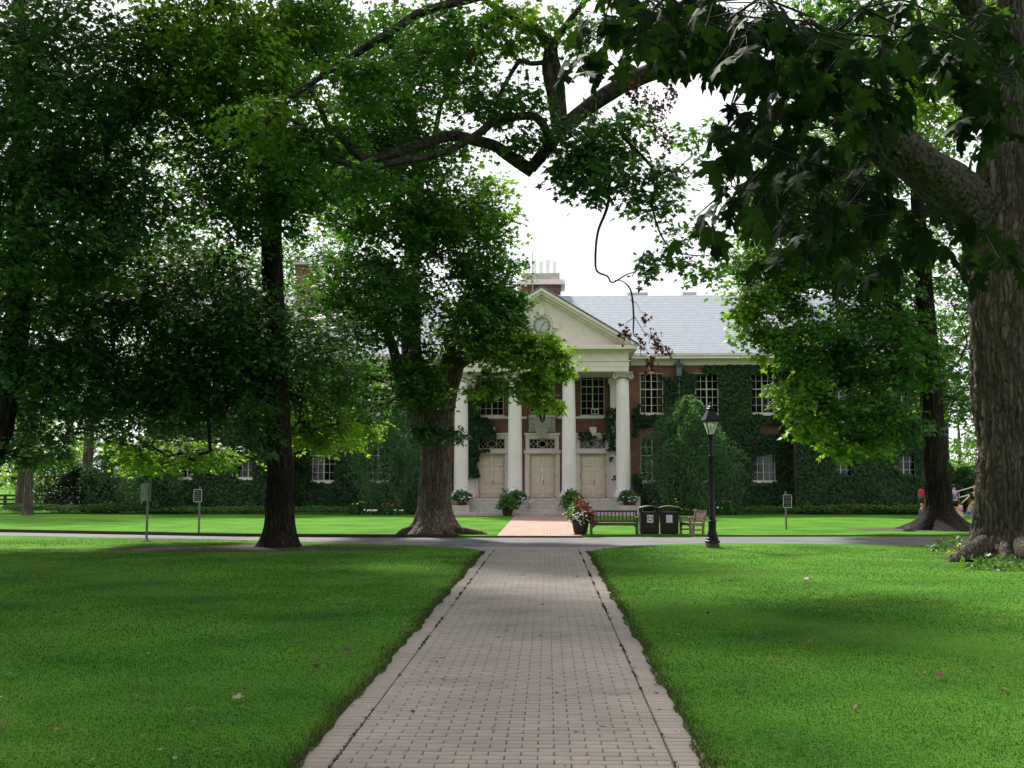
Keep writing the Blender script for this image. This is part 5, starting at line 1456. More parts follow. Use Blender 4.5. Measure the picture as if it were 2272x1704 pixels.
bgtree('bushy tree right of the building behind the picnickers', 2120, 66, 0, 7, [(2110, 860, 0, 60, 90, 3, 24, m_lf_mid, .6), (2130, 980, 0, 80, 80, 3, 44, m_lf_mid, .5), (2230, 950, 0, 90, 150, 3, 50, m_lf_mid, .5)], r=.15, leaf=.22, rr=1.0)
bgtree('thin stemmed tree right of the ivy wall', 2068, 74, 0, 7, [(2085, 1000, 0, 60, 40, 3, 26, m_lf_bright, .5), (2060, 1070, 0, 70, 30, 3, 24, m_lf_mid, .5)], r=.12, leaf=.22, rr=1.0)
bgtree('tree behind the right end of the building', 2040, 90, 0, 14, [(2050, 650, 0, 130, 130, 5, 40, m_lf_mid, .6), (2150, 760, 0, 130, 130, 5, 40, m_lf_mid, .6)], r=.3, leaf=.36, rr=1.6)
# low wood on the far hillside
hx = rng.random(900) * 420 - 210; hy = 190 + rng.random(900) * 40
hp = np.stack([hx, hy, rng.random(900) * 8 + 1], 1)
q = spray_leaves(hp, 4.0, 16, 1.6)
o = leaves_obj('far_woods', q[0], q[1], q[2], q[3], q[4], LEAF2, m_lf_far); tag(o, kind='stuff')
# ------------------------------------------------------------------ ivy
m_ivy = leafmat('ivy leaves', (.010, .028, .012), (.022, .058, .018), (.048, .105, .024), trans=.18, rough=.55, spec=.15)
m_shrub = leafmat('shrub leaves', (.042, .105, .056), (.088, .19, .105), (.165, .285, .16), trans=.3)
m_yew = leafmat('dark yew needles', (.006, .014, .008), (.012, .026, .013), (.022, .045, .020), trans=.1)
m_cover = leafmat('ground cover leaves', (.028, .075, .018), (.055, .135, .028), (.11, .21, .05), trans=.3)
allops = []
for a_, b_, c_, e_ in ops_main + ops_w[-1] + ops_w[1]:
    cx_ = (a_ + b_) / 2 - BX; low = e_ < lo1 + .15
    if abs(cx_) > WX0:                      # the creeper has grown over most of each wing window
        if low: allops.append((a_ + (.32 if cx_ > 0 else .1), b_ - (.1 if cx_ > 0 else .3), c_ + (.25 if cx_ > 0 else 0), c_ + (e_ - c_) * (.62 if cx_ > 0 else .5)))
        else: allops.append((a_ + .3, b_ - .25, c_ + .5, c_ + 1.3))
    elif low and abs(cx_) > wx[1] + 1 and cx_ > 0: allops.append((a_ - .0, b_ + .02, c_, c_ + (e_ - c_) * .66))
    elif low and cx_ > 0 and abs(cx_) > wx[0] + 1: allops.append((a_ + .2, b_ - .4, c_, c_ + (e_ - c_) * .5))
    else: allops.append((a_, b_, c_, e_))
def ivy(label, x0, x1, z0, z1, Y, n, dens, size=.20, deep=.15, group='ivy on the building'):
    """dens(x,z) in picture pixels -> 0..1; hanging overlapping leaves a hand's breadth off the wall"""
    X = x0 + (x1 - x0) * rng.random(n); Z = z0 + (z1 - z0) * rng.random(n)
    px = 1214 + (X) * F / Y; py = 1064 - (Z - H) * F / Y
    d = np.array([dens(a, b) for a, b in zip(px, py)])
    nn = noise2(X * 1.6, Z * 1.6, 3) * .22 + noise2(X * 4.3, Z * 4.3, 5) * .16
    ok = d + nn > .5
    for a, b, c, e in allops:
        mgn = .10 * noise2(X * 5, Z * 5, 8)
        ok &= ~((X > a - .02 + mgn) & (X < b + .02 - mgn) & (Z > c - .06 - mgn) & (Z < e - .02 + mgn))
    X, Z = X[ok], Z[ok]; n = len(X)
    lump = .5 + .5 * noise2(X * 1.1, Z * 1.1, 9)
    off = .02 + deep * rng.random(n) * (.4 + 1.6 * lump)
    P = np.stack([X, Y - off, Z], 1)
    fw = np.stack([rng.normal(size=n) * .45, -.35 - .3 * rng.random(n), -np.ones(n)], 1)
    nr = np.stack([rng.normal(size=n) * .55, -np.ones(n), .55 + .55 * rng.normal(size=n)], 1)
    t = np.clip(.38 + .22 * noise2(X * .8, Z * .9, 6) + .15 * noise2(X * 3.1, Z * 3.3, 2) + rng.normal(size=n) * .24, 0, 1)
    loc = np.array([(x0 + x1) / 2, Y, 0])
    o = leaves_obj('ivy', P - loc, fw, nr, size * (.6 + .6 * rng.random(n)), t, LEAF3, m_ivy)
    o.location = loc
    return tag(o, label, 'ivy', group)
def d_right(px, py):
    d = .95
    if px < 1500 and py < 835: d = .0 if px < 1480 else .35      # bare brick by the first window head
    if px > 1500 and px < 1560 and py < 830: d = .45
    if px < 1425 and py < 905: d = -.1 + (py - 840) / 130
    if 1400 < px < 1428 and 965 < py < 1050: d = .05
    if 1415 < px < 1470 and 945 < py < 985: d = .4
    if px < 1420 and py > 1085: d = .1
    if 1680 < px < 1725 and 940 < py < 962: d = .1
    return d
ivy('deep ivy on the wall right of the portico, around the tall sash windows', BX + 4.75, BX + 12.9, 0, EZ - .1, YW, 26000, d_right)
ivy('ivy on the wall left of the portico, behind the old thick trunk', BX - 12.9, BX - 4.75, 0, EZ - .1, YW, 24000, lambda a, b: .95)
ivy('ivy over the projecting right wing behind the bicycle', BX + WX0 - .16, BX + WX1, .0, EZ - .1, YWING, 26000, lambda a, b: (.95 if b < 1108 else .6))
ivy('ivy over the projecting left wing behind the road signs', BX - WX1, BX - WX0 + .16, 0, EZ - .1, YWING, 22000, lambda a, b: .95)
def d_pl(px, py):
    w = 14 + 10 * math.sin(py * .06) + (18 if 925 < py < 1000 else 0) + (10 if py < 925 else 0)
    return .9 if (py < 1056 and py > 870 and 1030 < px < 1058 + w) else -.5
ivy('ivy hanging beside the left portico door', BX - 4.3, BX - 1.6, 1.2, 6.0, YW - .12, 9000, d_pl, deep=.25, group='ivy inside the portico')
def d_pr(px, py):
    d = -.5
    if 1340 < px < 1372 and 905 < py < 1000: d = .75
    if 1285 < px < 1345 and 958 < py < 976: d = .62
    if 1285 < px < 1345 and 930 < py < 958: d = .34
    if 1352 < px < 1368 and py > 1000 and py < 1095: d = .45
    return d
ivy('thin ivy over the head of the right portico door', BX + 1.4, BX + 4.2, .8, 6.0, YW - .28, 5200, d_pr, deep=.12, size=.14, group='ivy inside the portico')

# ------------------------------------------------------------------ shrubs
def cone_shrub(label, px, Y, py_top, half_px, n, mat=m_shrub, leaf=.13, group='pointed shrubs against the building', squash=1.0, cat='shrub', name='pointed_shrub'):
    b = at(px, 1000, Y); b[2] = 0
    top = zof(py_top, Y); r = half_px * Y / F
    t = thing(name, label, cat, b, group=group)
    u = rng.random(n) ** .8
    a = rng.random(n) * 6.283
    prof = np.interp(u, [0, .12, .3, .52, .7, .85, .95, 1], [.78, .95, 1.05, 1.02, .78, .48, .24, .06])
    lump = 1 + .20 * np.sin(3 * a + u * 7) + .14 * np.sin(7 * a - u * 15) + .10 * np.sin(13 * a + u * 31)
    rr_ = r * prof * lump * (1 - .45 * rng.random(n) ** 2)
    P = np.stack([rr_ * np.cos(a), rr_ * np.sin(a) * squash, top * u * (.97 + .05 * rng.random(n))], 1)
    out = np.stack([np.cos(a), np.sin(a), .5 + rng.random(n) * .8], 1)
    q = leaves_obj('foliage', P, out + rng.normal(size=(n, 3)) * .5, np.stack([-np.cos(a), -np.sin(a), np.ones(n)], 1) + rng.normal(size=(n, 3)) * .5, leaf * (.6 + .7 * rng.random(n)), np.clip(.4 + .2 * np.sin(5 * a + 9 * u) + rng.normal(size=n) * .18, 0, 1), LEAF2, mat, t)
    m = MB()
    for k in range(5):
        a0 = k * 1.3; m.tube([(.05 * math.cos(a0), .05 * math.sin(a0), -.05), (.25 * r * math.cos(a0), .25 * r * math.sin(a0), top * .35), (.3 * r * math.cos(a0), .3 * r * math.sin(a0), top * .75)], [.05, .035, .01], 6)
    m.build('stems', m_twig, t, True)
    return t
cone_shrub('tall pointed green shrub right of the portico, behind the lamp post', 1530, 56.8, 884, 96, 21000)
cone_shrub('tall pointed shrub left of the portico, beside the thick trunk', 868, 56.8, 905, 74, 13000)
cone_shrub('very dark yew bush at the left end of the building', 190, 60, 1040, 78, 9000, m_yew, .16, group='bushes at the left end of the building', name='yew_bush')
cone_shrub('grey green bush with pale leaves beside the dark yew', 262, 59, 975, 62, 8000, m_shrub, .16, group='bushes at the left end of the building', name='bush')
cone_shrub('rounded bush behind the blank sign panel', 345, 57.5, 1010, 60, 8000, m_shrub, .15, group='bushes at the left end of the building', name='bush')
cone_shrub('light green bush behind the yew, under the low branches', 120, 70, 985, 70, 6000, m_cover, .2, group='bushes at the left end of the building', name='bush')
cone_shrub('leafy shrub right of the building behind the standing pair', 2140, 62, 1040, 44, 6000, m_shrub, .16, group='bushes right of the building', name='bush')
cone_shrub('thin leafy shrub right of the building by the trunk', 2098, 64, 1030, 34, 5000, m_cover, .16, group='bushes right of the building', name='bush')
cone_shrub('big loose shrub at the far right behind the huge trunk', 2240, 60, 1000, 70, 7000, m_shrub, .18, group='bushes right of the building', name='bush')

def hedge(label, x0, x1, y0, y1, h, n, mat=m_cover, leaf=.12):
    X = x0 + (x1 - x0) * rng.random(n); v = rng.random(n)
    Yv = y0 + (y1 - y0) * v
    hh = h * (.75 + .25 * noise2(X * 1.7, Yv * 2, 4)) * np.clip(np.sin(np.pi * np.clip(v * .92 + .08, 0, 1)) ** .4, 0, 1)
    Z = hh * (1 - .6 * rng.random(n) ** 2)
    c = np.array([(x0 + x1) / 2, y0, 0])
    P = np.stack([X, Yv, Z], 1) - c
    a = rng.random(n) * 6.28
    o = leaves_obj('low_hedge', P, np.stack([np.cos(a), np.sin(a) - .4, .1 + rng.random(n) * .6], 1), np.stack([rng.normal(size=n) * .5, -.3 + rng.normal(size=n) * .5, np.ones(n)], 1), leaf * (.6 + .6 * rng.random(n)), np.clip(.42 + .18 * noise2(X, Yv, 2) + rng.normal(size=n) * .2, 0, 1), LEAF2, mat)
    o.location = c
    return tag(o, label, 'hedge', 'low hedges along the building')
hedge('low clipped ground cover along the left wall, behind the signs', BX - 19.5, BX - 5.0, 55.9, 57.8, .42, 15000)
hedge('low leafy ground cover along the right wall, by the flower bed', BX + 5.2, BX + 12.6, 56.6, 58.6, .42, 9000)
hedge('looser ferny ground cover below the right wing, by the bicycle', BX + 12.7, BX + 20, 56.4, 58.0, .50, 9000, leaf=.15)
hedge('low mounded ground cover at the left end, under the yew', BX - 27, BX - 19.6, 56.5, 58.5, .55, 8000)

# flowering plants -----------------------------------------------------
m_yel = M('yellow petals', (.75, .50, .02)); m_org = M('orange petals', (.62, .16, .03)); m_whp = M('white petals', (.80, .80, .78)); m_pur = M('purple petals', (.12, .07, .28)); m_red = M('red petals', (.4, .02, .03))
m_strap = leafmat('strappy leaves', (.03, .08, .03), (.06, .15, .05), (.10, .22, .08), trans=.3)
def flowers_mb(pts, r, n=5):
    mb = MB()
    for p in pts:
        a0 = rng.random() * 6.28; tx, ty = rng.normal() * .4, rng.normal() * .4 - .5
        z = nrmz(np.array([tx, ty, 1.])); x = nrmz(np.cross(z, [0, 1, .2])); y = np.cross(z, x)
        c = np.array(p)
        for k in range(n):
            a = a0 + 2 * math.pi * k / n; d = math.cos(a) * x + math.sin(a) * y; e = np.cross(z, d)
            mb.add([c, c + d * r * .6 + e * r * .35 + z * r * .15, c + d * r + z * r * .3, c + d * r * .6 - e * r * .35 + z * r * .15], [(0, 1, 2, 3)])
    return mb
def strap_plant(n, h, rad):
    a = rng.random(n) * 6.28
    P = np.stack([rng.normal(size=n) * rad * .3, rng.normal(size=n) * rad * .3, np.zeros(n)], 1)
    return P, np.stack([np.cos(a) * .5, np.sin(a) * .5, .9 + rng.random(n)], 1), np.stack([-np.cos(a), -np.sin(a), .3 * np.ones(n)], 1), h * (.6 + .5 * rng.random(n)), rng.random(n)
beds = [(1480, 56.4, m_yel, 'yellow daylily left of the pointed shrub, nearest the bin', 3, .7), (1496, 56.2, m_yel, 'yellow daylily behind the second bin', 4, .7), (1462, 56.6, m_org, 'orange daylily behind the recycling bin', 3, .6), (1542, 56.2, m_yel, 'taller yellow daylily in front of the pointed shrub', 3, .9),
        (1556, 56.1, m_org, 'orange daylily clump left of the lamp post', 6, .55), (1568, 56.2, m_org, 'deep orange lilies close beside the lamp post', 5, .6), (1600, 56.1, m_org, 'orange lilies just right of the lamp post', 5, .6), (1626, 56.2, m_yel, 'pale yellow lily right of the lamp post', 3, .6),
        (1528, 55.9, m_whp, 'low white flowers beside the side facing bench', 7, .25), (1592, 55.9, m_whp, 'low white flowers behind the lamp post', 6, .35), (1518, 56.0, m_yel, 'low yellow flowers left of the white ones', 3, .3),
        (790, 56.0, m_yel, 'yellow lilies left of the thick trunk', 4, .6), (812, 56.1, m_yel, 'paler yellow lilies left of the thick trunk', 3, .65), (866, 55.8, m_org, 'orange flower clump beside the thick trunk', 6, .5), (825, 55.6, m_whp, 'white edging flowers left of the thick trunk', 12, .22), (888, 55.6, m_whp, 'white edging flowers hard against the thick trunk', 8, .22)]
for px, Y, mt, lb, nf, h in beds:
    loc = at(px, 1000, Y); loc[2] = 0
    t = thing('flowering_plant', lb, 'flower', loc, group='flowers in the beds by the wall')
    q = strap_plant(60, h * 1.05, .4); leaves_obj('leaves', *q, LEAF2, m_strap, t)
    pts = [(rng.normal() * .22, rng.normal() * .15 - .1, h * (.85 + .25 * rng.random())) for _ in range(nf)]
    flowers_mb(pts, .062, 6).build('flowers', mt, t)

# ------------------------------------------------------------------ planters
m_terra = M('red brown plastic pot', (.06, .022, .017), (.10, .034, .026), 6, .6)
m_tub = M('dark barrel wood', (.028, .021, .018), (.05, .038, .032), 10, .7, .4, 30, stretch=(1, 1, .2))
m_coleus = leafmat('coleus leaves', (.10, .018, .014), (.16, .045, .022), (.20, .10, .04), trans=.25)
m_bush = leafmat('bushy pot leaves', (.03, .08, .02), (.06, .15, .03), (.12, .24, .05), trans=.3)
def mound(n, r, h, z0, lump=3):
    d = nrmz(rng.normal(size=(n, 3))); d[:, 2] = np.abs(d[:, 2])
    s = (.55 + .45 * rng.random((n, 1))) * (1 + .22 * np.sin(d[:, :1] * 7 + 2) * np.cos(d[:, 1:2] * 6 + lump))
    P = d * s * np.array([r, r, h]) + np.array([0, 0, z0])
    return P, d + rng.normal(size=(n, 3)) * .6 + np.array([0, 0, -.1]), np.array([0, 0, 1.]) + d * .4 + rng.normal(size=(n, 3)) * .4
labs = ['pot of white and purple flowers at the foot of the leftmost column', 'pot of white and purple flowers at the left side of the centre door', 'pot of white and purple flowers at the right side of the centre door', 'pot of white and purple flowers at the foot of the rightmost column']
for i, cx in enumerate(colx):
    t = thing('flower_pot', labs[i], 'planter', (cx + .12, 55.1, .472), group='flower pots on the portico steps')
    t.scale = (1.05, 1, .82)
    p = MB(); p.lathe([(.17, 0), (.23, .26), (.26, .27), (.26, .31), (.22, .31), (.2, .25)], n=20); p.build('pot', m_terra, t, True)
    P, f_, n_ = mound(420, .42, .55, .24, i); f_[:, 2] += .5
    leaves_obj('foliage', P, f_, n_, .11 + .07 * rng.random(len(P)), rng.random(len(P)), LEAF2, m_bush, t)
    P, f_, n_ = mound(200, .36, .48, .3, i); f_[:, 2] += 1.2
    leaves_obj('foliage', P, f_, n_, .16 + .1 * rng.random(len(P)), rng.random(len(P)), LEAF2, m_shrub, t)
    flowers_mb([((.15 if i != 1 else .25) + rng.normal() * .16, -.34 + rng.normal() * .1, .30 + rng.random() * .34 - .1) for _ in range(30)], .045).build('white_flowers', m_whp, t)
    flowers_mb([(((.42 if rng.random() < .6 else -.42) + rng.normal() * .10), -.22 + rng.normal() * .12, .18 + rng.random() * .2) for _ in range(34)], .04).build('purple_flowers', m_pur, t)
    flowers_mb([(-.05 + rng.normal() * .2, -.1 + rng.normal() * .1, .75 + rng.random() * .3) for _ in range(14)], .04).build('purple_flowers', m_pur, t)
# brown tub left of the far path
b = gnd(1126, 1145); b[2] = .0
t = thing('plant_tub', 'brown plastic tub of bushy green foliage at the left foot of the steps', 'planter', b)
p = MB(); p.lathe([(.20, 0), (.27, .34), (.29, .35), (.29, .40), (.25, .40), (.22, .3)], n=22); p.build('pot', m_tub, t, True)
P, f_, n_ = mound(700, .50, .62, .32, 2); leaves_obj('foliage', P, f_, n_, .10 + .06 * rng.random(len(P)), rng.random(len(P)), LEAF2, m_bush, t)
P, f_, n_ = mound(160, .28, .95, .3, 2); f_[:, 2] += 1; leaves_obj('foliage', P - np.array([.1, 0, 0]), f_, n_, .13 + .06 * rng.random(len(P)), rng.random(len(P)), LEAF2, m_shrub, t)
b = np.array([1.12, 53.9, 0.0])
t = thing('plant_tub', 'brown plastic tub of bushy green foliage half hidden behind the coleus barrel', 'planter', b)
p = MB(); p.lathe([(.20, 0), (.27, .34), (.29, .35), (.29, .40), (.25, .40), (.22, .3)], n=22); p.build('pot', m_tub, t, True)
P, f_, n_ = mound(600, .46, .85, .32, 1); leaves_obj('foliage', P, f_, n_, .11 + .06 * rng.random(len(P)), rng.random(len(P)), LEAF2, m_bush, t)
# big barrel planter by the road
b = gnd(1288, 1185); b[2] = .0; Yb = b[1]
t = thing('barrel_planter', 'dark wooden barrel of bronze coleus and white petunias at the bench end', 'planter', b)
p = MB(); p.lathe([(.165, 0), (.21, .20), (.235, .40), (.245, .44), (.21, .44), (.2, .36)], n=20)
t.scale = (1.15, 1.15, 1.1)
for z in (.08, .34): p.lathe([(.19 + z * .12, z - .012), (.195 + z * .12, z), (.19 + z * .125, z + .012)], n=20)
p.build('pot', m_tub, t, True)
P, f_, n_ = mound(260, .26, .62, .40, 3); f_[:, 2] -= .2
leaves_obj('coleus', P + np.array([.06, 0, 0]), f_, n_, .10 + .07 * rng.random(len(P)), rng.random(len(P)), LEAF2, m_coleus, t)
P, f_, n_ = mound(60, .16, .34, .2, 3); f_[:, 2] -= 1
leaves_obj('coleus', P + np.array([.24, -.05, .1]), f_, n_, .13 + .07 * rng.random(len(P)), rng.random(len(P)), LEAF2, m_coleus, t)
P, f_, n_ = mound(160, .22, .34, .42, 1); leaves_obj('foliage', P + np.array([-.16, 0, .08]), f_, n_, .08 + .05 * rng.random(len(P)), .5 + .5 * rng.random(len(P)), LEAF2, m_bush, t)
P, f_, n_ = mound(120, .27, .2, .36, 1); leaves_obj('foliage', P + np.array([-.03, -.08, 0]), f_, n_, .08 + .05 * rng.random(len(P)), rng.random(len(P)) * .6, LEAF2, m_bush, t)
flowers_mb([(-.05 + rng.normal() * .15, -.26 + rng.normal() * .07, .46 + rng.normal() * .08) for _ in range(60)], .035).build('white_flowers', m_whp, t)

# ------------------------------------------------------------------ benches
m_wood = M('dark weathered teak', (.060, .036, .033), (.105, .068, .060), 7, .65, .3, 30, stretch=(1, 6, 6))
m_wood2 = M('worn brown teak', (.16, .095, .075), (.26, .17, .14), 7, .6, .3, 30, stretch=(6, 1, 6))
def bench(name, label, loc, rz, L, m, sc=1.0, nslat=13, wide=False):
    t = thing(name, label, 'bench', loc, rz, group='wooden park benches')
    h = L / 2
    for sx in (-1, 1):
        p = MB(); p.box(sx * h - .03, sx * h + .03, -.27, -.21, 0, .55 * sc); p.build('leg', m, t)
        p = MB(); p.bar((sx * h, .20, 0), (sx * h, .22, .40 * sc), .06, .06, up=(0, 1, 0)); p.bar((sx * h, .22, .38 * sc), (sx * h, .31, .80 * sc), .06, .055, up=(0, 1, 0)); p.build('leg', m, t)
        p = MB(); p.box(sx * h - .042, sx * h + .042, -.31, .26, .552 * sc, .588 * sc, ch=.012); p.build('armrest', m, t)
        p = MB(); p.bar((sx * h, -.21, .15 * sc), (sx * h, .2, .15 * sc), .035, .05); p.bar((sx * h, -.21, .34 * sc), (sx * h, .2, .32 * sc), .045, .07); p.build('side_rail', m, t)
    p = MB()
    for k in range(6): p.box(-h + .005, h - .005, -.265 + k * .085, -.195 + k * .085, .372 * sc - .004 * k, .396 * sc - .004 * k, ch=.004)
    p.box(-h + .03, h - .03, -.255, -.228, .30 * sc, .37 * sc)
    for s in (-1, 1): p.add([(s * (h - .03), -.25, .30 * sc), (s * (h - .03), -.25, .20 * sc), (s * (h - .12), -.25, .30 * sc), (s * (h - .03), -.235, .30 * sc), (s * (h - .03), -.235, .20 * sc), (s * (h - .12), -.235, .30 * sc)], [(0, 1, 2), (3, 5, 4), (0, 2, 5, 3), (1, 4, 5, 2), (0, 3, 4, 1)])
    p.build('seat', m, t)
    p = MB(); p.bar((-h + .03, .30, .765 * sc), (h - .03, .30, .765 * sc), .035, .065); p.bar((-h + .03, .238, .43 * sc), (h - .03, .238, .43 * sc), .03, .05)
    if wide:
        for k in range(2):
            a, b = (-h + .04, -.02) if k == 0 else (.02, h - .04)
            q = [(a, .245, .46 * sc), (b, .245, .46 * sc), (b, .295, .74 * sc), (a, .295, .74 * sc)]
            p.add([(x, y - .008, z) for x, y, z in q] + [(x, y + .008, z) for x, y, z in q], [(0, 1, 2, 3), (7, 6, 5, 4), (0, 4, 5, 1), (2, 6, 7, 3), (1, 5, 6, 2), (0, 3, 7, 4)])
    else:
        for k in range(nslat):
            x = -h + .07 + (2 * h - .14) * k / (nslat - 1); p.bar((x, .242, .45 * sc), (x, .293, .735 * sc), .038, .015, up=(0, 1, 0))
    p.build('backrest', m, t)
    return t
gb = gnd(1364, 1186)
bench('park_bench', 'long dark slatted bench facing the road between the coleus barrel and the bins', (gb[0] - .01, gb[1] + .2, 0), 0, 1.42 * 1.0, m_wood, .92, 12)
gb2 = gnd(1541, 1186)
bench('park_bench', 'worn brown bench turned sideways beside the lamp post, pale seat facing left', (gb2[0] - .02, gb2[1] + .35, 0), R(-68), .62, m_wood2, .92, 5, wide=True)

# ------------------------------------------------------------------ bins
m_bin = M('dark brown bin panels', (.018, .015, .013), (.028, .024, .021), 15, .55, .1, 60, spec=.15)
m_binl = M('pale grey label', (.55, .56, .54), (.62, .62, .60), 3, .5)
m_ink = M('dark printed ink', (.03, .07, .055)); m_ink2 = M('faint grey print', (.40, .41, .41))
def bin_(label, gx, rz, kind):
    b = gnd(gx, 1185.5); b[1] += .25; b[2] = 0
    t = thing('litter_bin', label, 'bin', b, rz, group='bins beside the road')
    hw_, hd_, hb = .285, .26, .68
    p = MB(); p.box(-hw_, hw_, -hd_, hd_, .04, hb, ch=.012); p.box(-hw_ + .02, hw_ - .02, -hd_ + .02, hd_ - .02, 0, .04); p.box(-hw_ + .05, hw_ - .05, -hd_ - .006, -hd_ - .001, .09, hb - .07); p.build('body', m_bin, t)
    p = MB()
    p.box(-hw_ - .008, hw_ + .008, -hd_ - .008, hd_ + .008, hb - .035, hb + .004)
    p.build('rim', m_black, t)
    p = MB()
    for sx in (-1, 1):
        for sy in (-1, 1): p.box(sx * (hw_ - .025) - .028, sx * (hw_ - .025) + .028, sy * (hd_ - .025) - .02, sy * (hd_ - .025) + .02, hb + .005, hb + .15)
        p.add([(sx * (hw_ - .06), -hd_ + .01, hb + .15), (sx * (hw_ - .06), -hd_ + .01, hb + .08), (sx * (hw_ - .14), -hd_ + .01, hb + .15), (sx * (hw_ - .06), -hd_ + .03, hb + .15), (sx * (hw_ - .06), -hd_ + .03, hb + .08), (sx * (hw_ - .14), -hd_ + .03, hb + .15)], [(0, 1, 2), (3, 5, 4), (0, 2, 5, 3), (1, 4, 5, 2), (0, 3, 4, 1)])
    p.build('hood_posts', m_black, t)
    p = MB(); n = 12
    top = [(-hw_ - .03 + (2 * hw_ + .06) * i / n, hb + .15 + .055 * math.sin(math.pi * i / n)) for i in range(n + 1)]
    p.prism(top + [(x, z - .02) for x, z in top[::-1]], -hd_ - .03, hd_ + .03); p.build('hood', M('grey brown bin hood', (.10, .095, .095), (.15, .14, .14), 8, .3, spec=.6), t)
    p = MB(); p.box(-.095, .095, -hd_ - .012, -hd_ - .0065, .36, .60); lb = p.build('label_plate', m_binl, t)
    if kind == 'recycling':
        m_ = MB()
        for k in range(3):                   # three chasing arrows
            a0 = math.pi / 2 + k * 2 * math.pi / 3
            arc = [a0 + .25 + 1.15 * i / 6 for i in range(7)]
            outr = [(.082 * math.cos(a), .485 + .082 * math.sin(a)) for a in arc]; inn = [(.048 * math.cos(a), .485 + .048 * math.sin(a)) for a in arc[::-1]]
            m_.prism(outr + inn, -hd_ - .0145, -hd_ - .0125)
            ae = arc[-1]; tp_ = ae + .55
            m_.prism([(.098 * math.cos(ae), .485 + .098 * math.sin(ae)), (.065 * math.cos(tp_), .485 + .065 * math.sin(tp_)), (.03 * math.cos(ae), .485 + .03 * math.sin(ae))], -hd_ - .0146, -hd_ - .0124)
        m_.build('recycling_symbol', m_ink, lb)
    else:
        m_ = MB()
        for k in range(8): m_.box(-.07, .07 - .02 * (k % 3), -hd_ - .0145, -hd_ - .0125, .385 + k * .025, .392 + k * .025)
        m_.build('printed_lines', m_ink2, lb)
    return t
bin_('dark bin with a round green recycling symbol label, next to the long bench', 1442, R(2), 'recycling')
bin_('dark bin with a pale printed notice, between the recycling bin and the side facing bench', 1487, R(-5), 'notice')

# ------------------------------------------------------------------ lamp post
bl = gnd(1581, 1215); bl[2] = 0
Yl = bl[1]; zt = zof(892, Yl, 1575)
t = thing('lamp_post', 'black cast iron lamp post with a four sided glass lantern on the near lawn edge', 'street lamp', bl)
p = MB(); p.lathe([(.215, -.05), (.215, .09), (.19, .115), (.0, .13)], n=4, ang=math.pi / 4)
p.build('footing', M('mossy dark concrete', (.06, .06, .045), (.12, .11, .09), 12, .9, .4, 40), t)
p = MB(); zl = zof(965, Yl, 1575)
p.lathe([(.19, .12), (.19, .17), (.15, .19), (.155, .24), (.125, .26), (.135, .30), (.10, .42), (.095, .62), (.105, .64), (.12, .66), (.105, .68), (.085, .70), (.09, .78), (.075, .80), (.065, zl - .55), (.08, zl - .53), (.055, zl - .5), (.05, zl - .12), (.07, zl - .1), (.045, zl - .06), (.075, zl - .01), (.03, zl)], n=16)
p.build('post', m_black, t, True)
p = MB(); zc = zof(990, Yl, 1575)
p.tube([(-.225, 0, zc), (.225, 0, zc)], .014, 8)
for s in (-1, 1): p.lathe([(.0, -.024), (.024, 0), (.0, .024)], (s * .235, 0, zc), 8)
p.build('ladder_bar', m_black, t, True)
ln = MB(); hA = zof(935, Yl, 1575); r0, r1 = .068, .172
rot = R(10)
c4 = lambda r, z: [(r * 1.414 * math.cos(rot + math.pi / 4 + k * math.pi / 2), r * 1.414 * math.sin(rot + math.pi / 4 + k * math.pi / 2), z) for k in range(4)]
lo_, hi_ = c4(r0, zl + .0), c4(r1, hA)
for k in range(4):
    ln.bar(lo_[k], hi_[k], .024, .024); ln.bar(hi_[k], hi_[(k + 1) % 4], .03, .03); ln.bar(lo_[k], lo_[(k + 1) % 4], .026, .026)
lo = ln.build('lantern_frame', m_black, t)
rf = MB(); zr = zof(907, Yl, 1575)
rf.lathe([(r1 * 1.414 + .03, hA + .012), (r1 * 1.414 + .042, hA + .03), (.10, zr - .03), (.08, zr - .02)], n=4, ang=rot + math.pi / 4)
rf.lathe([(.085, zr - .03), (.11, zr), (.085, zr + .02), (.06, zr + .03), (.075, zr + .05), (.03, zr + .08), (.02, zr + .11), (.035, zr + .13), (.0, zt)], n=12)
rf.build('lantern_roof', m_black, t)
m_lampglass, ntg, outg = newmat('pale lamp glass')
tr_ = node(ntg, 'ShaderNodeBsdfTransparent'); tr_.inputs[0].default_value = (.9, .92, .9, 1)
df = node(ntg, 'ShaderNodeBsdfTranslucent'); df.inputs[0].default_value = (.8, .82, .78, 1)
gl = node(ntg, 'ShaderNodeBsdfGlossy', Roughness=.05)
m1 = node(ntg, 'ShaderNodeMixShader', Fac=.45); m2 = node(ntg, 'ShaderNodeMixShader', Fac=.12)
ntg.links.new(tr_.outputs[0], m1.inputs[1]); ntg.links.new(df.outputs[0], m1.inputs[2]); ntg.links.new(m1.outputs[0], m2.inputs[1]); ntg.links.new(gl.outputs[0], m2.inputs[2]); ntg.links.new(m2.outputs[0], outg.inputs[0])
for k in range(4):
    p = MB(); j = (k + 1) % 4; p.add([lo_[k], lo_[j], hi_[j], hi_[k]], [(0, 1, 2, 3)]); p.build('glass_pane', m_lampglass, t)
p = MB(); p.lathe([(.03, zl), (.035, zl + .07), (.03, zl + .075), (.045, zl + .14), (.04, zl + .2), (.015, zl + .26), (0, zl + .27)], n=12); p.build('bulb', m_binl, t, True)

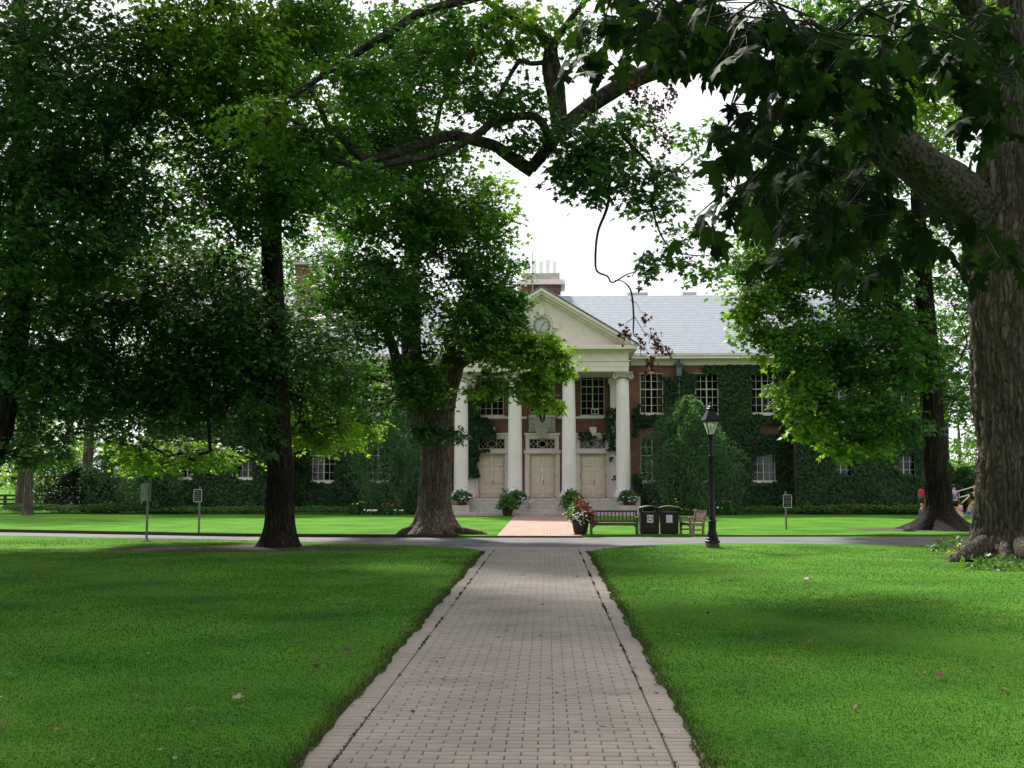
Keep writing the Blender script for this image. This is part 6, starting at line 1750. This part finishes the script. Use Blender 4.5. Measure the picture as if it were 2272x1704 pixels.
# ------------------------------------------------------------------ signs
m_signk = M('dark green grey sign face', (.018, .024, .026), (.03, .036, .038), 6, .5)
m_signw = M('off white sign border', (.48, .50, .48), (.56, .57, .55), 6, .5)
m_letter = M('grey white lettering', (.30, .32, .31))
m_signb = M('grey sign back', (.17, .185, .175), (.23, .24, .23), 8, .55, metal=.3)
m_post = M('grey green steel post', (.13, .145, .135), (.20, .21, .20), 10, .55, metal=.3)
def sign(label, gx, gy, px0, px1, py0, py1, blank=False, top=None):
    b = gnd(gx, gy); b[2] = 0; Y = b[1]
    t = thing('parking_sign', label, 'sign', b, 0, group='signs on posts by the road')
    w = (px1 - px0) * Y / F / 2; z0, z1 = zof(py1, Y), zof(py0, Y); cx = xof((px0 + px1) / 2, Y) - b[0]
    zt = z1 + .07 if top is None else zof(top, Y)
    p = MB(); yy = -.03 if blank else .03
    p.box(-.03, .03, yy - .015, yy - .009, -.1, zt); p.box(-.03, -.02, yy - .0088, yy + .016, -.1, zt); p.box(.02, .03, yy - .0088, yy + .016, -.1, zt)
    p.build('post', m_post, t)
    def rr(w_, z0_, z1_, r=.045):
        pts = []
        for (sx, zz, a0) in ((1, z0_ + r, -90), (1, z1_ - r, 0), (-1, z1_ - r, 90), (-1, z0_ + r, 180)):
            for k in range(5):
                a = R(a0 + 22.5 * k); pts.append((cx + sx * (w_ - r) + r * math.cos(a), zz + r * math.sin(a)))
        return pts
    if blank:
        p = MB(); p.prism(rr(w, z0, z1, .02), -.012, -.006); p.build('panel', m_signb, t)
        p = MB()
        for zz in (z0 + .12, z1 - .12): p.lathe([(.012, -.01), (.012, .0), (0, .004)], (0, 0, 0), 8); p.v = p.v
        return t
    p = MB(); p.prism(rr(w, z0, z1), -.004, .002); pn = p.build('panel', m_signw, t)
    p = MB(); p.prism(rr(w - .022, z0 + .022, z1 - .022, .03), -.0065, -.0045); p.build('face', m_signk, pn)
    hh = z1 - z0
    for k, wd in enumerate(['Parking', 'for', 'Admissions', 'Visitors', 'Only']):
        text_mesh('lettering', wd, .098 * hh / .62 * .86, m_letter, pn, (cx, -.008, z1 - hh * (.20 + .155 * k)), ext=.0008)
    return t
sign('dark parking sign with white lettering on the right lawn past the lamp post', 1745, 1175, 1735.5, 1754.5, 1097, 1126.2, top=1090)
sign('dark parking sign with white lettering left of the dark straight trunk', 440.5, 1181, 431.5, 450.5, 1085.5, 1114.5, top=1080)
sign('grey back of a blank sign panel on a post left of the dark trunk', 326, 1196, 314, 338, 1072.5, 1112, blank=True, top=1071)

# ------------------------------------------------------------------ bike racks and bicycle
def rack(label, gx, gy, mirror=1):
    b = gnd(gx, gy); b[2] = .0
    t = thing('bike_rack', label, 'bike rack', b, R(6) * mirror, group='steel bicycle racks by the steps')
    p = MB(); L = 1.6
    for z in (.05, .56): p.tube([(0, 0, z), (.26 * mirror, 0, z)], .016, 8); 
    for k in range(7): p.tube([(.26 * mirror * k / 6, 0, .05), (.26 * mirror * k / 6, 0, .56)], .012 if 0 < k < 6 else .018, 8)
    p.build('grid', m_steel, t, True)
    for yy, dx in ((.0, -.15), (.35, -.05)):
        p = MB(); p.tube([(mirror * (dx - .30), yy, .0), (mirror * (dx + .0), yy, .50), (mirror * (dx + .05), yy, .555), (0, yy, .56)], .022, 8); p.tube([(0, yy, .56), (0, yy, .02)], .02, 8); p.build('side_frame', m_steel, t, True)
        p = MB(); p.box(mirror * (dx - .30) - .06, mirror * (dx - .30) + .06, yy - .05, yy + .05, .001, .012); p.build('foot_plate', m_steel, t)
    p = MB(); p.tube([(0, 0, .56), (0, .35, .56)], .02, 8); p.build('top_rail', m_steel, t, True)
    return t
rack('galvanised bike rack on the lawn left of the brick path by the steps', 1072, 1146)
rack('galvanised bike rack seen through the back of the long bench', 1364, 1147, -1)
def bicycle(label, gx, gy, rz):
    b = gnd(gx, gy); b[2] = 0
    t = thing('bicycle', label, 'bicycle', b, rz)
    r = .31
    for s, nm in ((-1, 'wheel'), (1, 'wheel')):
        w_ = MB(); pts = [(s * .5 + r * math.cos(a), 0, r + .01 + r * math.sin(a)) for a in np.linspace(0, 2 * math.pi, 29)]; w_.tube(pts, .018, 6, cap=False)
        wo_ = w_.build('wheel', m_black, t, True)
        sp_ = MB(); 
        for k in range(12): a = k * math.pi / 6; sp_.tube([(s * .5, 0, r + .01), (s * .5 + r * math.cos(a), 0, r + .01 + r * math.sin(a))], .0025, 4)
        sp_.tube([(s * .5, -.05, r + .01), (s * .5, .05, r + .01)], .02, 8); sp_.build('spokes', m_steel, wo_)
    p = MB(); bb = (.08, 0, .29); hdp = (-.33, 0, .72); st_ = (.2, 0, .74); rw = (.5, 0, .32)
    for a, c in ((bb, hdp), (bb, st_), (hdp, st_), (st_, rw), (bb, rw), (hdp, (-.5, 0, .32)), (hdp, (-.31, 0, .82)), (st_, (.215, 0, .84))): p.tube([a, c], .016, 8)
    p.build('frame', M('dark bicycle paint', (.02, .022, .028), None, rough=.35), t, True)
    p = MB(); p.tube([(-.36, -.28, .84), (-.32, -.1, .83), (-.31, 0, .83), (-.32, .1, .83), (-.36, .28, .84)], .012, 8); p.build('handlebar', m_steel, t, True)
    p = MB(); p.add([(.32, -.07, .86), (.32, .07, .86), (.08, .02, .86), (.08, -.02, .86), (.31, -.06, .83), (.31, .06, .83), (.1, .015, .84), (.1, -.015, .84)], [(0, 1, 2, 3), (7, 6, 5, 4), (0, 4, 5, 1), (1, 5, 6, 2), (2, 6, 7, 3), (3, 7, 4, 0)]); p.build('saddle', m_black, t)
    p = MB(); p.lathe([(.09, -.005), (.09, .005)], n=16); p.v = [(bb[0] + x, z, bb[2] + y) for x, y, z in p.v]; p.tube([(bb[0], -.04, bb[2]), (bb[0] + .1, -.05, bb[2] - .12)], .01, 6); p.tube([(bb[0], .04, bb[2]), (bb[0] - .1, .05, bb[2] + .12)], .01, 6); p.build('crank', m_steel, t)
    return t
bicycle('dark bicycle leaning in the ground cover below the ivy, left of the flared trunk', 2003, 1139, R(4))

# ------------------------------------------------------------------ small things
gk = gnd(2018, 1179); gk[2] = 0
bm = bmesh.new(); bmesh.ops.create_icosphere(bm, subdivisions=4, radius=1)
for v in bm.verts:
    q = v.co.copy(); k = 1 + .06 * math.sin(5 * q.x + 1) + .05 * math.sin(7 * q.y + 3 * q.z) + .02 * math.sin(17 * q.x + 13 * q.z)
    v.co = Vector((q.x * .19 * k, q.y * .15 * k, max(-.05, q.z * .19 * k)))
me = bpy.data.meshes.new('boulder'); bm.to_mesh(me); bm.free()
o = link('boulder', me, M('dark grey stone', (.035, .036, .036), (.07, .07, .068), 8, .8, .4, 30), None, True); o.location = tuple(gk)
tag(o, 'dark rounded stone on the bare soil left of the flared trunk', 'rock')
gt = gnd(1852, 1139); mb = MB()
n = 8
for i in range(n):
    for j in range(4):
        pass
gv = [[(gt[0] - .5 + 1.0 * i / n, gt[1] - .25 + .5 * j / 4, .03 + .05 * abs(math.sin(i * 1.3 + j))) for i in range(n + 1)] for j in range(5)]
fl_ = [p for rowp in gv for p in rowp]
mb.add(fl_ + [(x, y, z - .02) for x, y, z in fl_], [(j * (n + 1) + i, j * (n + 1) + i + 1, (j + 1) * (n + 1) + i + 1, (j + 1) * (n + 1) + i) for j in range(4) for i in range(n)] + [((n + 1) * 5 + j * (n + 1) + i, (n + 1) * 5 + (j + 1) * (n + 1) + i, (n + 1) * 5 + (j + 1) * (n + 1) + i + 1, (n + 1) * 5 + j * (n + 1) + i + 1) for j in range(4) for i in range(n)])
o = mb.build('towel', M('turquoise cloth', (.05, .45, .45), (.10, .55, .52), 6, .8), None, True)
tag(o, 'turquoise towel lying on the far lawn below the right wing', 'towel')
# variegated plant and weeds at the huge trunk
for lb, px, py, n, r, h, mt in (('pale edged hosta like plant at the foot of the huge right hand trunk', 2148, 1238, 130, .40, .30, leafmat('pale edged leaves', (.10, .16, .08), (.22, .28, .16), (.45, .50, .36), trans=.2)),
                                ('leafy green weeds left of the huge right hand trunk', 2110, 1222, 160, .55, .28, m_cover),
                                ('bright weeds in front of the huge trunk at the right edge', 2215, 1262, 220, .70, .20, m_cover)):
    g0 = gnd(px, py); g0[2] = 0
    P, f_, n_ = mound(n, r, h, .02)
    o = leaves_obj('weed_patch', P, f_, n_, .10 + .05 * rng.random(n), rng.random(n), LEAF2, mt); o.location = tuple(g0)
    tag(o, lb, 'plant', 'plants at the foot of the huge trunk')
# bare earth round trunks
def patch(name, c, rx, ry, z=.004, seed=0):
    pts = [(c[0] + rx * math.cos(a) * (1 + .16 * math.sin(3 * a + seed) + .1 * math.sin(7 * a + 2 * seed) + .05 * math.sin(13 * a)), c[1] + ry * math.sin(a) * (1 + .16 * math.sin(4 * a + seed) + .08 * math.sin(9 * a))) for a in np.linspace(0, 2 * math.pi, 61)[:-1]]
    flat(name, pts, z, m_soil)
patch('bare_soil', (b5[0] - .4, b5[1] + .0), 2.6, 1.3, .004, 1)
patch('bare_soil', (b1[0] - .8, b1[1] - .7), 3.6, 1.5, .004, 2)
patch('bare_soil', (gnd(326, 1196)[0] + .3, gnd(326, 1196)[1] - .2), .9, .5, .004, 4)
patch('bare_soil', (b6[0] - .2, b6[1] - .3), 1.5, 1.3, .004, 3)
patch('bare_soil', tuple(gnd(1600, 1215)[:2]), .5, .3, .004, 5)
# far left rail fence
ft = thing('rail_fence', 'low dark wooden rail fence across the far left field', 'fence', (-33, 66, 0))
for k in range(9):
    p = MB(); p.box(-8 + k * 2.4 - .07, -8 + k * 2.4 + .07, -.07, .07, 0, .85); p.build('post', m_tub, ft)
for z in (.3, .55, .78):
    p = MB(); p.box(-8, 11.2, -.11, -.072, z - .06, z + .06); p.build('rail', m_tub, ft)
# fallen leaves
n = 330
lx_, ly_ = [], []
while len(lx_) < n:
    Y = 6 + 24 * rng.random() ** 1.3; X = rng.normal() * (1.6 + Y * .17) - .2
    lx_.append(X); ly_.append(Y)
P = np.stack([np.array(lx_), np.array(ly_), np.full(n, .0)], 1)
onp = (P[:, 0] > PXL) & (P[:, 0] < PXR)
P[:, 2] = np.where(onp, .013, .042)
a = rng.random(n) * 6.28
o = leaves_obj('fallen_leaves', P, np.stack([np.cos(a), np.sin(a), rng.normal(size=n) * .2], 1), np.array([[0, 0, 1.]]) + rng.normal(size=(n, 3)) * .35, np.where(onp, .025 + .035 * rng.random(n), .03 + .04 * rng.random(n)), rng.random(n), LEAF5, leafmat('fallen dry leaves', (.05, .018, .010), (.12, .05, .028), (.19, .13, .07), trans=.1))
tag(o, kind='stuff')
big = [(1778, 1293, 'dark clump of dead leaves lying on the right lawn', m_lf_brown, 5), (1823, 1334, 'single yellow leaf lying on the right lawn', None, 1), (788, 1455, 'red brown leaf curled on the left lawn by the path', m_lf_brown, 1), (992, 1459, 'dry brown leaf lying on the paving left of centre', m_lf_brown, 1), (487, 1559, 'brown leaf standing on the lower left lawn', m_lf_brown, 1), (2125, 1508, 'pinkish dead leaf on the right lawn', m_lf_brown, 1)]
m_yl = leafmat('yellow leaf', (.6, .35, .03), (.7, .42, .04), (.75, .5, .08), trans=.2)
for px, py, lb, mt, k in big:
    g0 = gnd(px, py); g0[2] = .045 if not (PXL < g0[0] < PXR) else .016
    P = rng.normal(size=(k, 3)) * np.array([.09, .05, .01]); a = rng.random(k) * 6.28
    o = leaves_obj('fallen_leaf', P, np.stack([np.cos(a), np.sin(a), .3 * np.ones(k)], 1), np.array([[0, -.3, 1.]]) + rng.normal(size=(k, 3)) * .4, np.full(k, .10), rng.random(k), LEAF5, mt or m_yl); o.location = tuple(g0)
    tag(o, lb, 'leaf', 'larger fallen leaves')
# handrail among the bushes at far right
hr_ = thing('handrail', 'pale sloping handrail behind the standing pair at the far right', 'handrail', (at(2150, 1090, 57)[0], 57, 0))
for dz in (0, .32):
    p = MB(); p.tube([(-.75, 0, .75 + dz), (.5, 0, 1.1 + dz)], .025, 8); p.build('rail', m_pale, hr_, True)
for x, z in ((-.6, 1.1), (.4, 1.35)):
    p = MB(); p.tube([(x, 0, 0), (x, 0, z)], .022, 8); p.build('post', m_pale, hr_, True)

# ------------------------------------------------------------------ people
def skin_mesh(name, pts, edges, rad, m, parent, root=0, sub=1):
    me = bpy.data.meshes.new(name)
    me.from_pydata([tuple(float(c) for c in p) for p in pts], edges, [])
    o = bpy.data.objects.new(name, me); COL.objects.link(o)
    md = o.modifiers.new('Skin', 'SKIN')
    for i, r in enumerate(rad):
        rx = r if hasattr(r, '__len__') else (r, r)
        o.data.skin_vertices[0].data[i].radius = rx
    o.data.skin_vertices[0].data[root].use_root = True
    s_ = o.modifiers.new('Sub', 'SUBSURF'); s_.levels = sub; s_.render_levels = sub
    bpy.context.view_layer.update()
    dg = bpy.context.evaluated_depsgraph_get()
    nm = bpy.data.meshes.new_from_object(o.evaluated_get(dg))
    bpy.data.objects.remove(o)
    return link(name, nm, m, parent, smooth=True)
m_skin = M('skin', (.52, .30, .21), (.58, .35, .25), 6, .55)
m_skin2 = M('tanned skin', (.42, .22, .14), (.48, .26, .17), 6, .55)
def cloth(name, c): return M(name, tuple(v * .85 for v in c), c, 8, .85)
def person(label, loc, rz, ht, J, shirt, short, hair, hairlen=.0, skin=m_skin, sleeve=True, group='people on the lawn'):
    """J: joint dict in units of standing height 1 (hip, chest, neck, head, sh_l.. etc.)"""
    t = thing('person', label, 'person', loc, rz, group=group)
    S = ht
    q = {k: np.array(v, float) * S for k, v in J.items()}
    names = list(q); idx = {n: i for i, n in enumerate(names)}
    rad = dict(hip=.062, belly=.058, chest=.066, neck=.028, head=.048, crown=.046, nose=.012, shl=.034, shr=.034, ell=.023, elr=.023, wrl=.016, wrr=.016, hil=.05, hir=.05, knl=.034, knr=.034, anl=.022, anr=.022, tol=.018, tor=.018)
    ed = [('hip', 'belly'), ('belly', 'chest'), ('chest', 'neck'), ('neck', 'head'), ('head', 'crown'), ('chest', 'shl'), ('chest', 'shr'), ('shl', 'ell'), ('ell', 'wrl'), ('shr', 'elr'), ('elr', 'wrr'), ('hip', 'hil'), ('hip', 'hir'), ('hil', 'knl'), ('knl', 'anl'), ('anl', 'tol'), ('hir', 'knr'), ('knr', 'anr'), ('anr', 'tor')]
    P = [q[n] for n in names]; Rr = [rad[n] * S for n in names]; E = [(idx[a], idx[b]) for a, b in ed]
    # hands: palm, four fingers and a thumb on each wrist
    for w, e in (('wrl', 'ell'), ('wrr', 'elr')):
        d = nrmz(q[w] - q[e]); sd = nrmz(np.cross(d, [.2, .3, 1.])); up_ = np.cross(sd, d)
        P.append(q[w] + d * .045 * S); Rr.append(.017 * S); pi_ = len(P) - 1; E.append((idx[w], pi_))
        for k in range(4):
            f = .028 + .008 * (k in (1, 2))
            P.append(P[pi_] + d * .02 * S + sd * (k - 1.5) * .011 * S); Rr.append(.0055 * S); E.append((pi_, len(P) - 1))
            P.append(P[-1] + (d * f - up_ * f * .4) * S); Rr.append(.0045 * S); E.append((len(P) - 2, len(P) - 1))
        P.append(P[pi_] - d * .012 * S + sd * .028 * S); Rr.append(.0065 * S); E.append((pi_, len(P) - 1))
    # nose
    fwd = nrmz(np.array(J.get('_f', (0, -1, 0)), float)) if '_f' in J else np.array([0, -1., 0])
    P.append(q['head'] + fwd * .055 * S); Rr.append(.012 * S); E.append((idx['head'], len(P) - 1))
    skin_mesh('body', P, E, Rr, skin, t, root=idx['hip'])
    def garment(nm, parts_, m, grow=1.16, extra=None):
        nn = [n for n in parts_]; ii = {n: k for k, n in enumerate(nn)}
        pp = [q[n] for n in nn]; r2 = [rad[n] * S * grow for n in nn]; ee = [(ii[a], ii[b]) for a, b in ed if a in ii and b in ii]
        if extra:
            for a, b, f in extra:
                pp.append(q[a] + (q[b] - q[a]) * f); r2.append((rad[a] + (rad[b] - rad[a]) * f) * S * (grow + .08)); ee.append((ii[a], len(pp) - 1))
        skin_mesh(nm, pp, ee, r2, m, t, root=0)
    garment('shirt', ['hip', 'belly', 'chest', 'shl', 'shr'], shirt, 1.17, [('shl', 'ell', .65), ('shr', 'elr', .65)] if sleeve else None)
    garment('shorts', ['hip', 'hil', 'hir'], short, 1.24, [('hil', 'knl', .7), ('hir', 'knr', .7)])
    h = MB(); c = (q['head'] * .35 + q['crown'] * .65) - fwd * .012 * S
    h.lathe([(.050 * S, -.03 * S), (.056 * S, .0), (.054 * S, .03 * S), (.040 * S, .055 * S), (.0, .066 * S)], c, 14)
    if hairlen: h.tube([c - fwd * .03 * S, c - fwd * .052 * S - np.array([0, 0, hairlen * .5 * S]), c - fwd * .05 * S - np.array([0, 0, hairlen * S])], [.045 * S, .04 * S, .02 * S], 10)
    h.build('hair', hair, t, True)
    e_ = MB()
    sd = np.cross(fwd, [0, 0, 1.])
    for s in (-1, 1): e_.lathe([(0, -.006 * S), (.006 * S, 0), (0, .006 * S)], q['head'] + fwd * .046 * S + sd * s * .018 * S + np.array([0, 0, .012 * S]), 6)
    e_.build('eyes', m_black, t)
    return t
def stand(**kw):
    J = dict(hip=(0, 0, .53), belly=(0, 0, .61), chest=(0, 0, .74), neck=(0, 0, .84), head=(0, -.01, .91), crown=(0, -.005, .955), shl=(-.10, 0, .79), shr=(.10, 0, .79), ell=(-.135, .01, .62), elr=(.135, .01, .62), wrl=(-.14, -.05, .48), wrr=(.14, -.05, .48),
             hil=(-.055, 0, .48), hir=(.055, 0, .48), knl=(-.06, -.01, .27), knr=(.06, -.01, .27), anl=(-.062, .01, .04), anr=(.062, .01, .04), tol=(-.07, -.08, .018), tor=(.07, -.08, .018))
    J.update(kw); return J
def sit(**kw):                                # seated on the ground, knees drawn up in front (-y)
    J = dict(hip=(0, 0, .065), belly=(0, .02, .14), chest=(0, .0, .27), neck=(0, -.03, .36), head=(0, -.05, .43), crown=(0, -.045, .475), shl=(-.10, -.01, .32), shr=(.10, -.01, .32), ell=(-.14, -.07, .18), elr=(.14, -.07, .18), wrl=(-.07, -.19, .16), wrr=(.07, -.19, .16),
             hil=(-.06, -.03, .055), hir=(.06, -.03, .055), knl=(-.075, -.24, .20), knr=(.075, -.24, .20), anl=(-.065, -.34, .035), anr=(.065, -.34, .035), tol=(-.065, -.42, .02), tor=(.065, -.42, .02))
    J.update(kw); return J
hb_, hbr, hred = M('black hair', (.012, .010, .010)), M('brown hair', (.10, .05, .03)), M('ginger hair', (.42, .17, .06))
hbl = M('fair hair', (.45, .28, .14))
def gp(px, Y): return (float(xof(px, Y)), Y, 0.0)
person('standing person in purple T shirt and black shorts right of the flared trunk', gp(2114, 50.6), R(165), 1.50, stand(head=(.01, -.025, .905), ell=(-.14, -.03, .63), wrl=(-.09, -.13, .60)), cloth('purple cotton', (.16, .12, .42)), cloth('black shorts', (.015, .015, .018)), hb_)
person('standing person in a black T shirt and tan shorts reaching down beside the huge trunk', gp(2161, 48), R(-40), 1.46, stand(elr=(.17, -.05, .64), ell=(-.19, -.03, .66), wrl=(-.30, -.09, .55), belly=(.01, 0, .61)), cloth('black cotton', (.014, .013, .015)), cloth('tan shorts', (.36, .28, .18)), hred)
person('sitting girl in a pink vest on the striped blanket, back turned', gp(2124, 55), R(188), 1.5, sit(), cloth('pink cotton', (.62, .20, .36)), cloth('white shorts', (.6, .6, .6)), hbr, .10, sleeve=False)
person('sitting person in a white vest leaning beside the girl in pink, knees raised', gp(2147, 55.2), R(75), 1.5, sit(wrr=(.16, .1, .03), elr=(.16, .06, .17)), cloth('white vest', (.66, .62, .66)), cloth('blue grey shorts', (.12, .15, .28)), hbr, .08, skin=m_skin2, sleeve=False)
person('sitting fair haired child peeping out right of the flared trunk', gp(2107, 53), R(60), 1.25, sit(), cloth('ochre shirt', (.30, .20, .10)), cloth('dark shorts', (.05, .05, .06)), hbl)
person('ginger haired child in a blue shirt sitting left of the flared trunk', gp(2039, 50.8), R(70), 1.28, sit(wrl=(-.12, -.1, .03), ell=(-.15, -.05, .16)), cloth('blue shirt', (.10, .15, .30)), cloth('pale shorts', (.55, .62, .58)), hred)
person('person in a lilac top half hidden behind the flared trunk', gp(2054, 52), R(80), 1.52, stand(), cloth('lilac cotton', (.34, .30, .50)), cloth('dark trousers', (.03, .03, .04)), hbr)
# the backpack they carry
bp = thing('backpack', 'red backpack with dark sides on the half hidden person', 'backpack', (gp(2041.5, 52)[0], 52, .86))
p = MB(); p.lathe([(.10, 0), (.135, .04), (.15, .18), (.14, .32), (.09, .40), (.0, .42)], n=16); p.v = [(x, y * .75, z) for x, y, z in p.v]; p.build('bag', cloth('red nylon', (.50, .03, .05)), bp, True)
p = MB(); p.lathe([(.07, 0), (.09, .05), (.08, .17), (.0, .2)], (-.09, -.03, .0), 12); p.build('pocket', cloth('grey nylon', (.12, .15, .15)), bp, True)
for s in (-1, 1):
    p = MB(); p.tube([(.06, s * .07, .38), (.17, s * .08, .36), (.2, s * .08, .2), (.08, s * .07, .06)], .014, 6); p.build('strap', m_black, bp, True)
gq = gp(2136, 55)
mb = MB(); mb.box(gq[0] - .55, gq[0] + .7, 54.4, 55.7, .012, .03, 0)
for k in range(4): mb.box(gq[0] - .55 + .31 * k, gq[0] - .42 + .31 * k, 54.39, 55.71, .0315, .036, 1)
o = mb.build('picnic_blanket', [cloth('blue blanket', (.10, .12, .36)), cloth('white stripes', (.62, .62, .66))]); tag(o, 'blue and white striped blanket under the sitting picnickers', 'blanket')
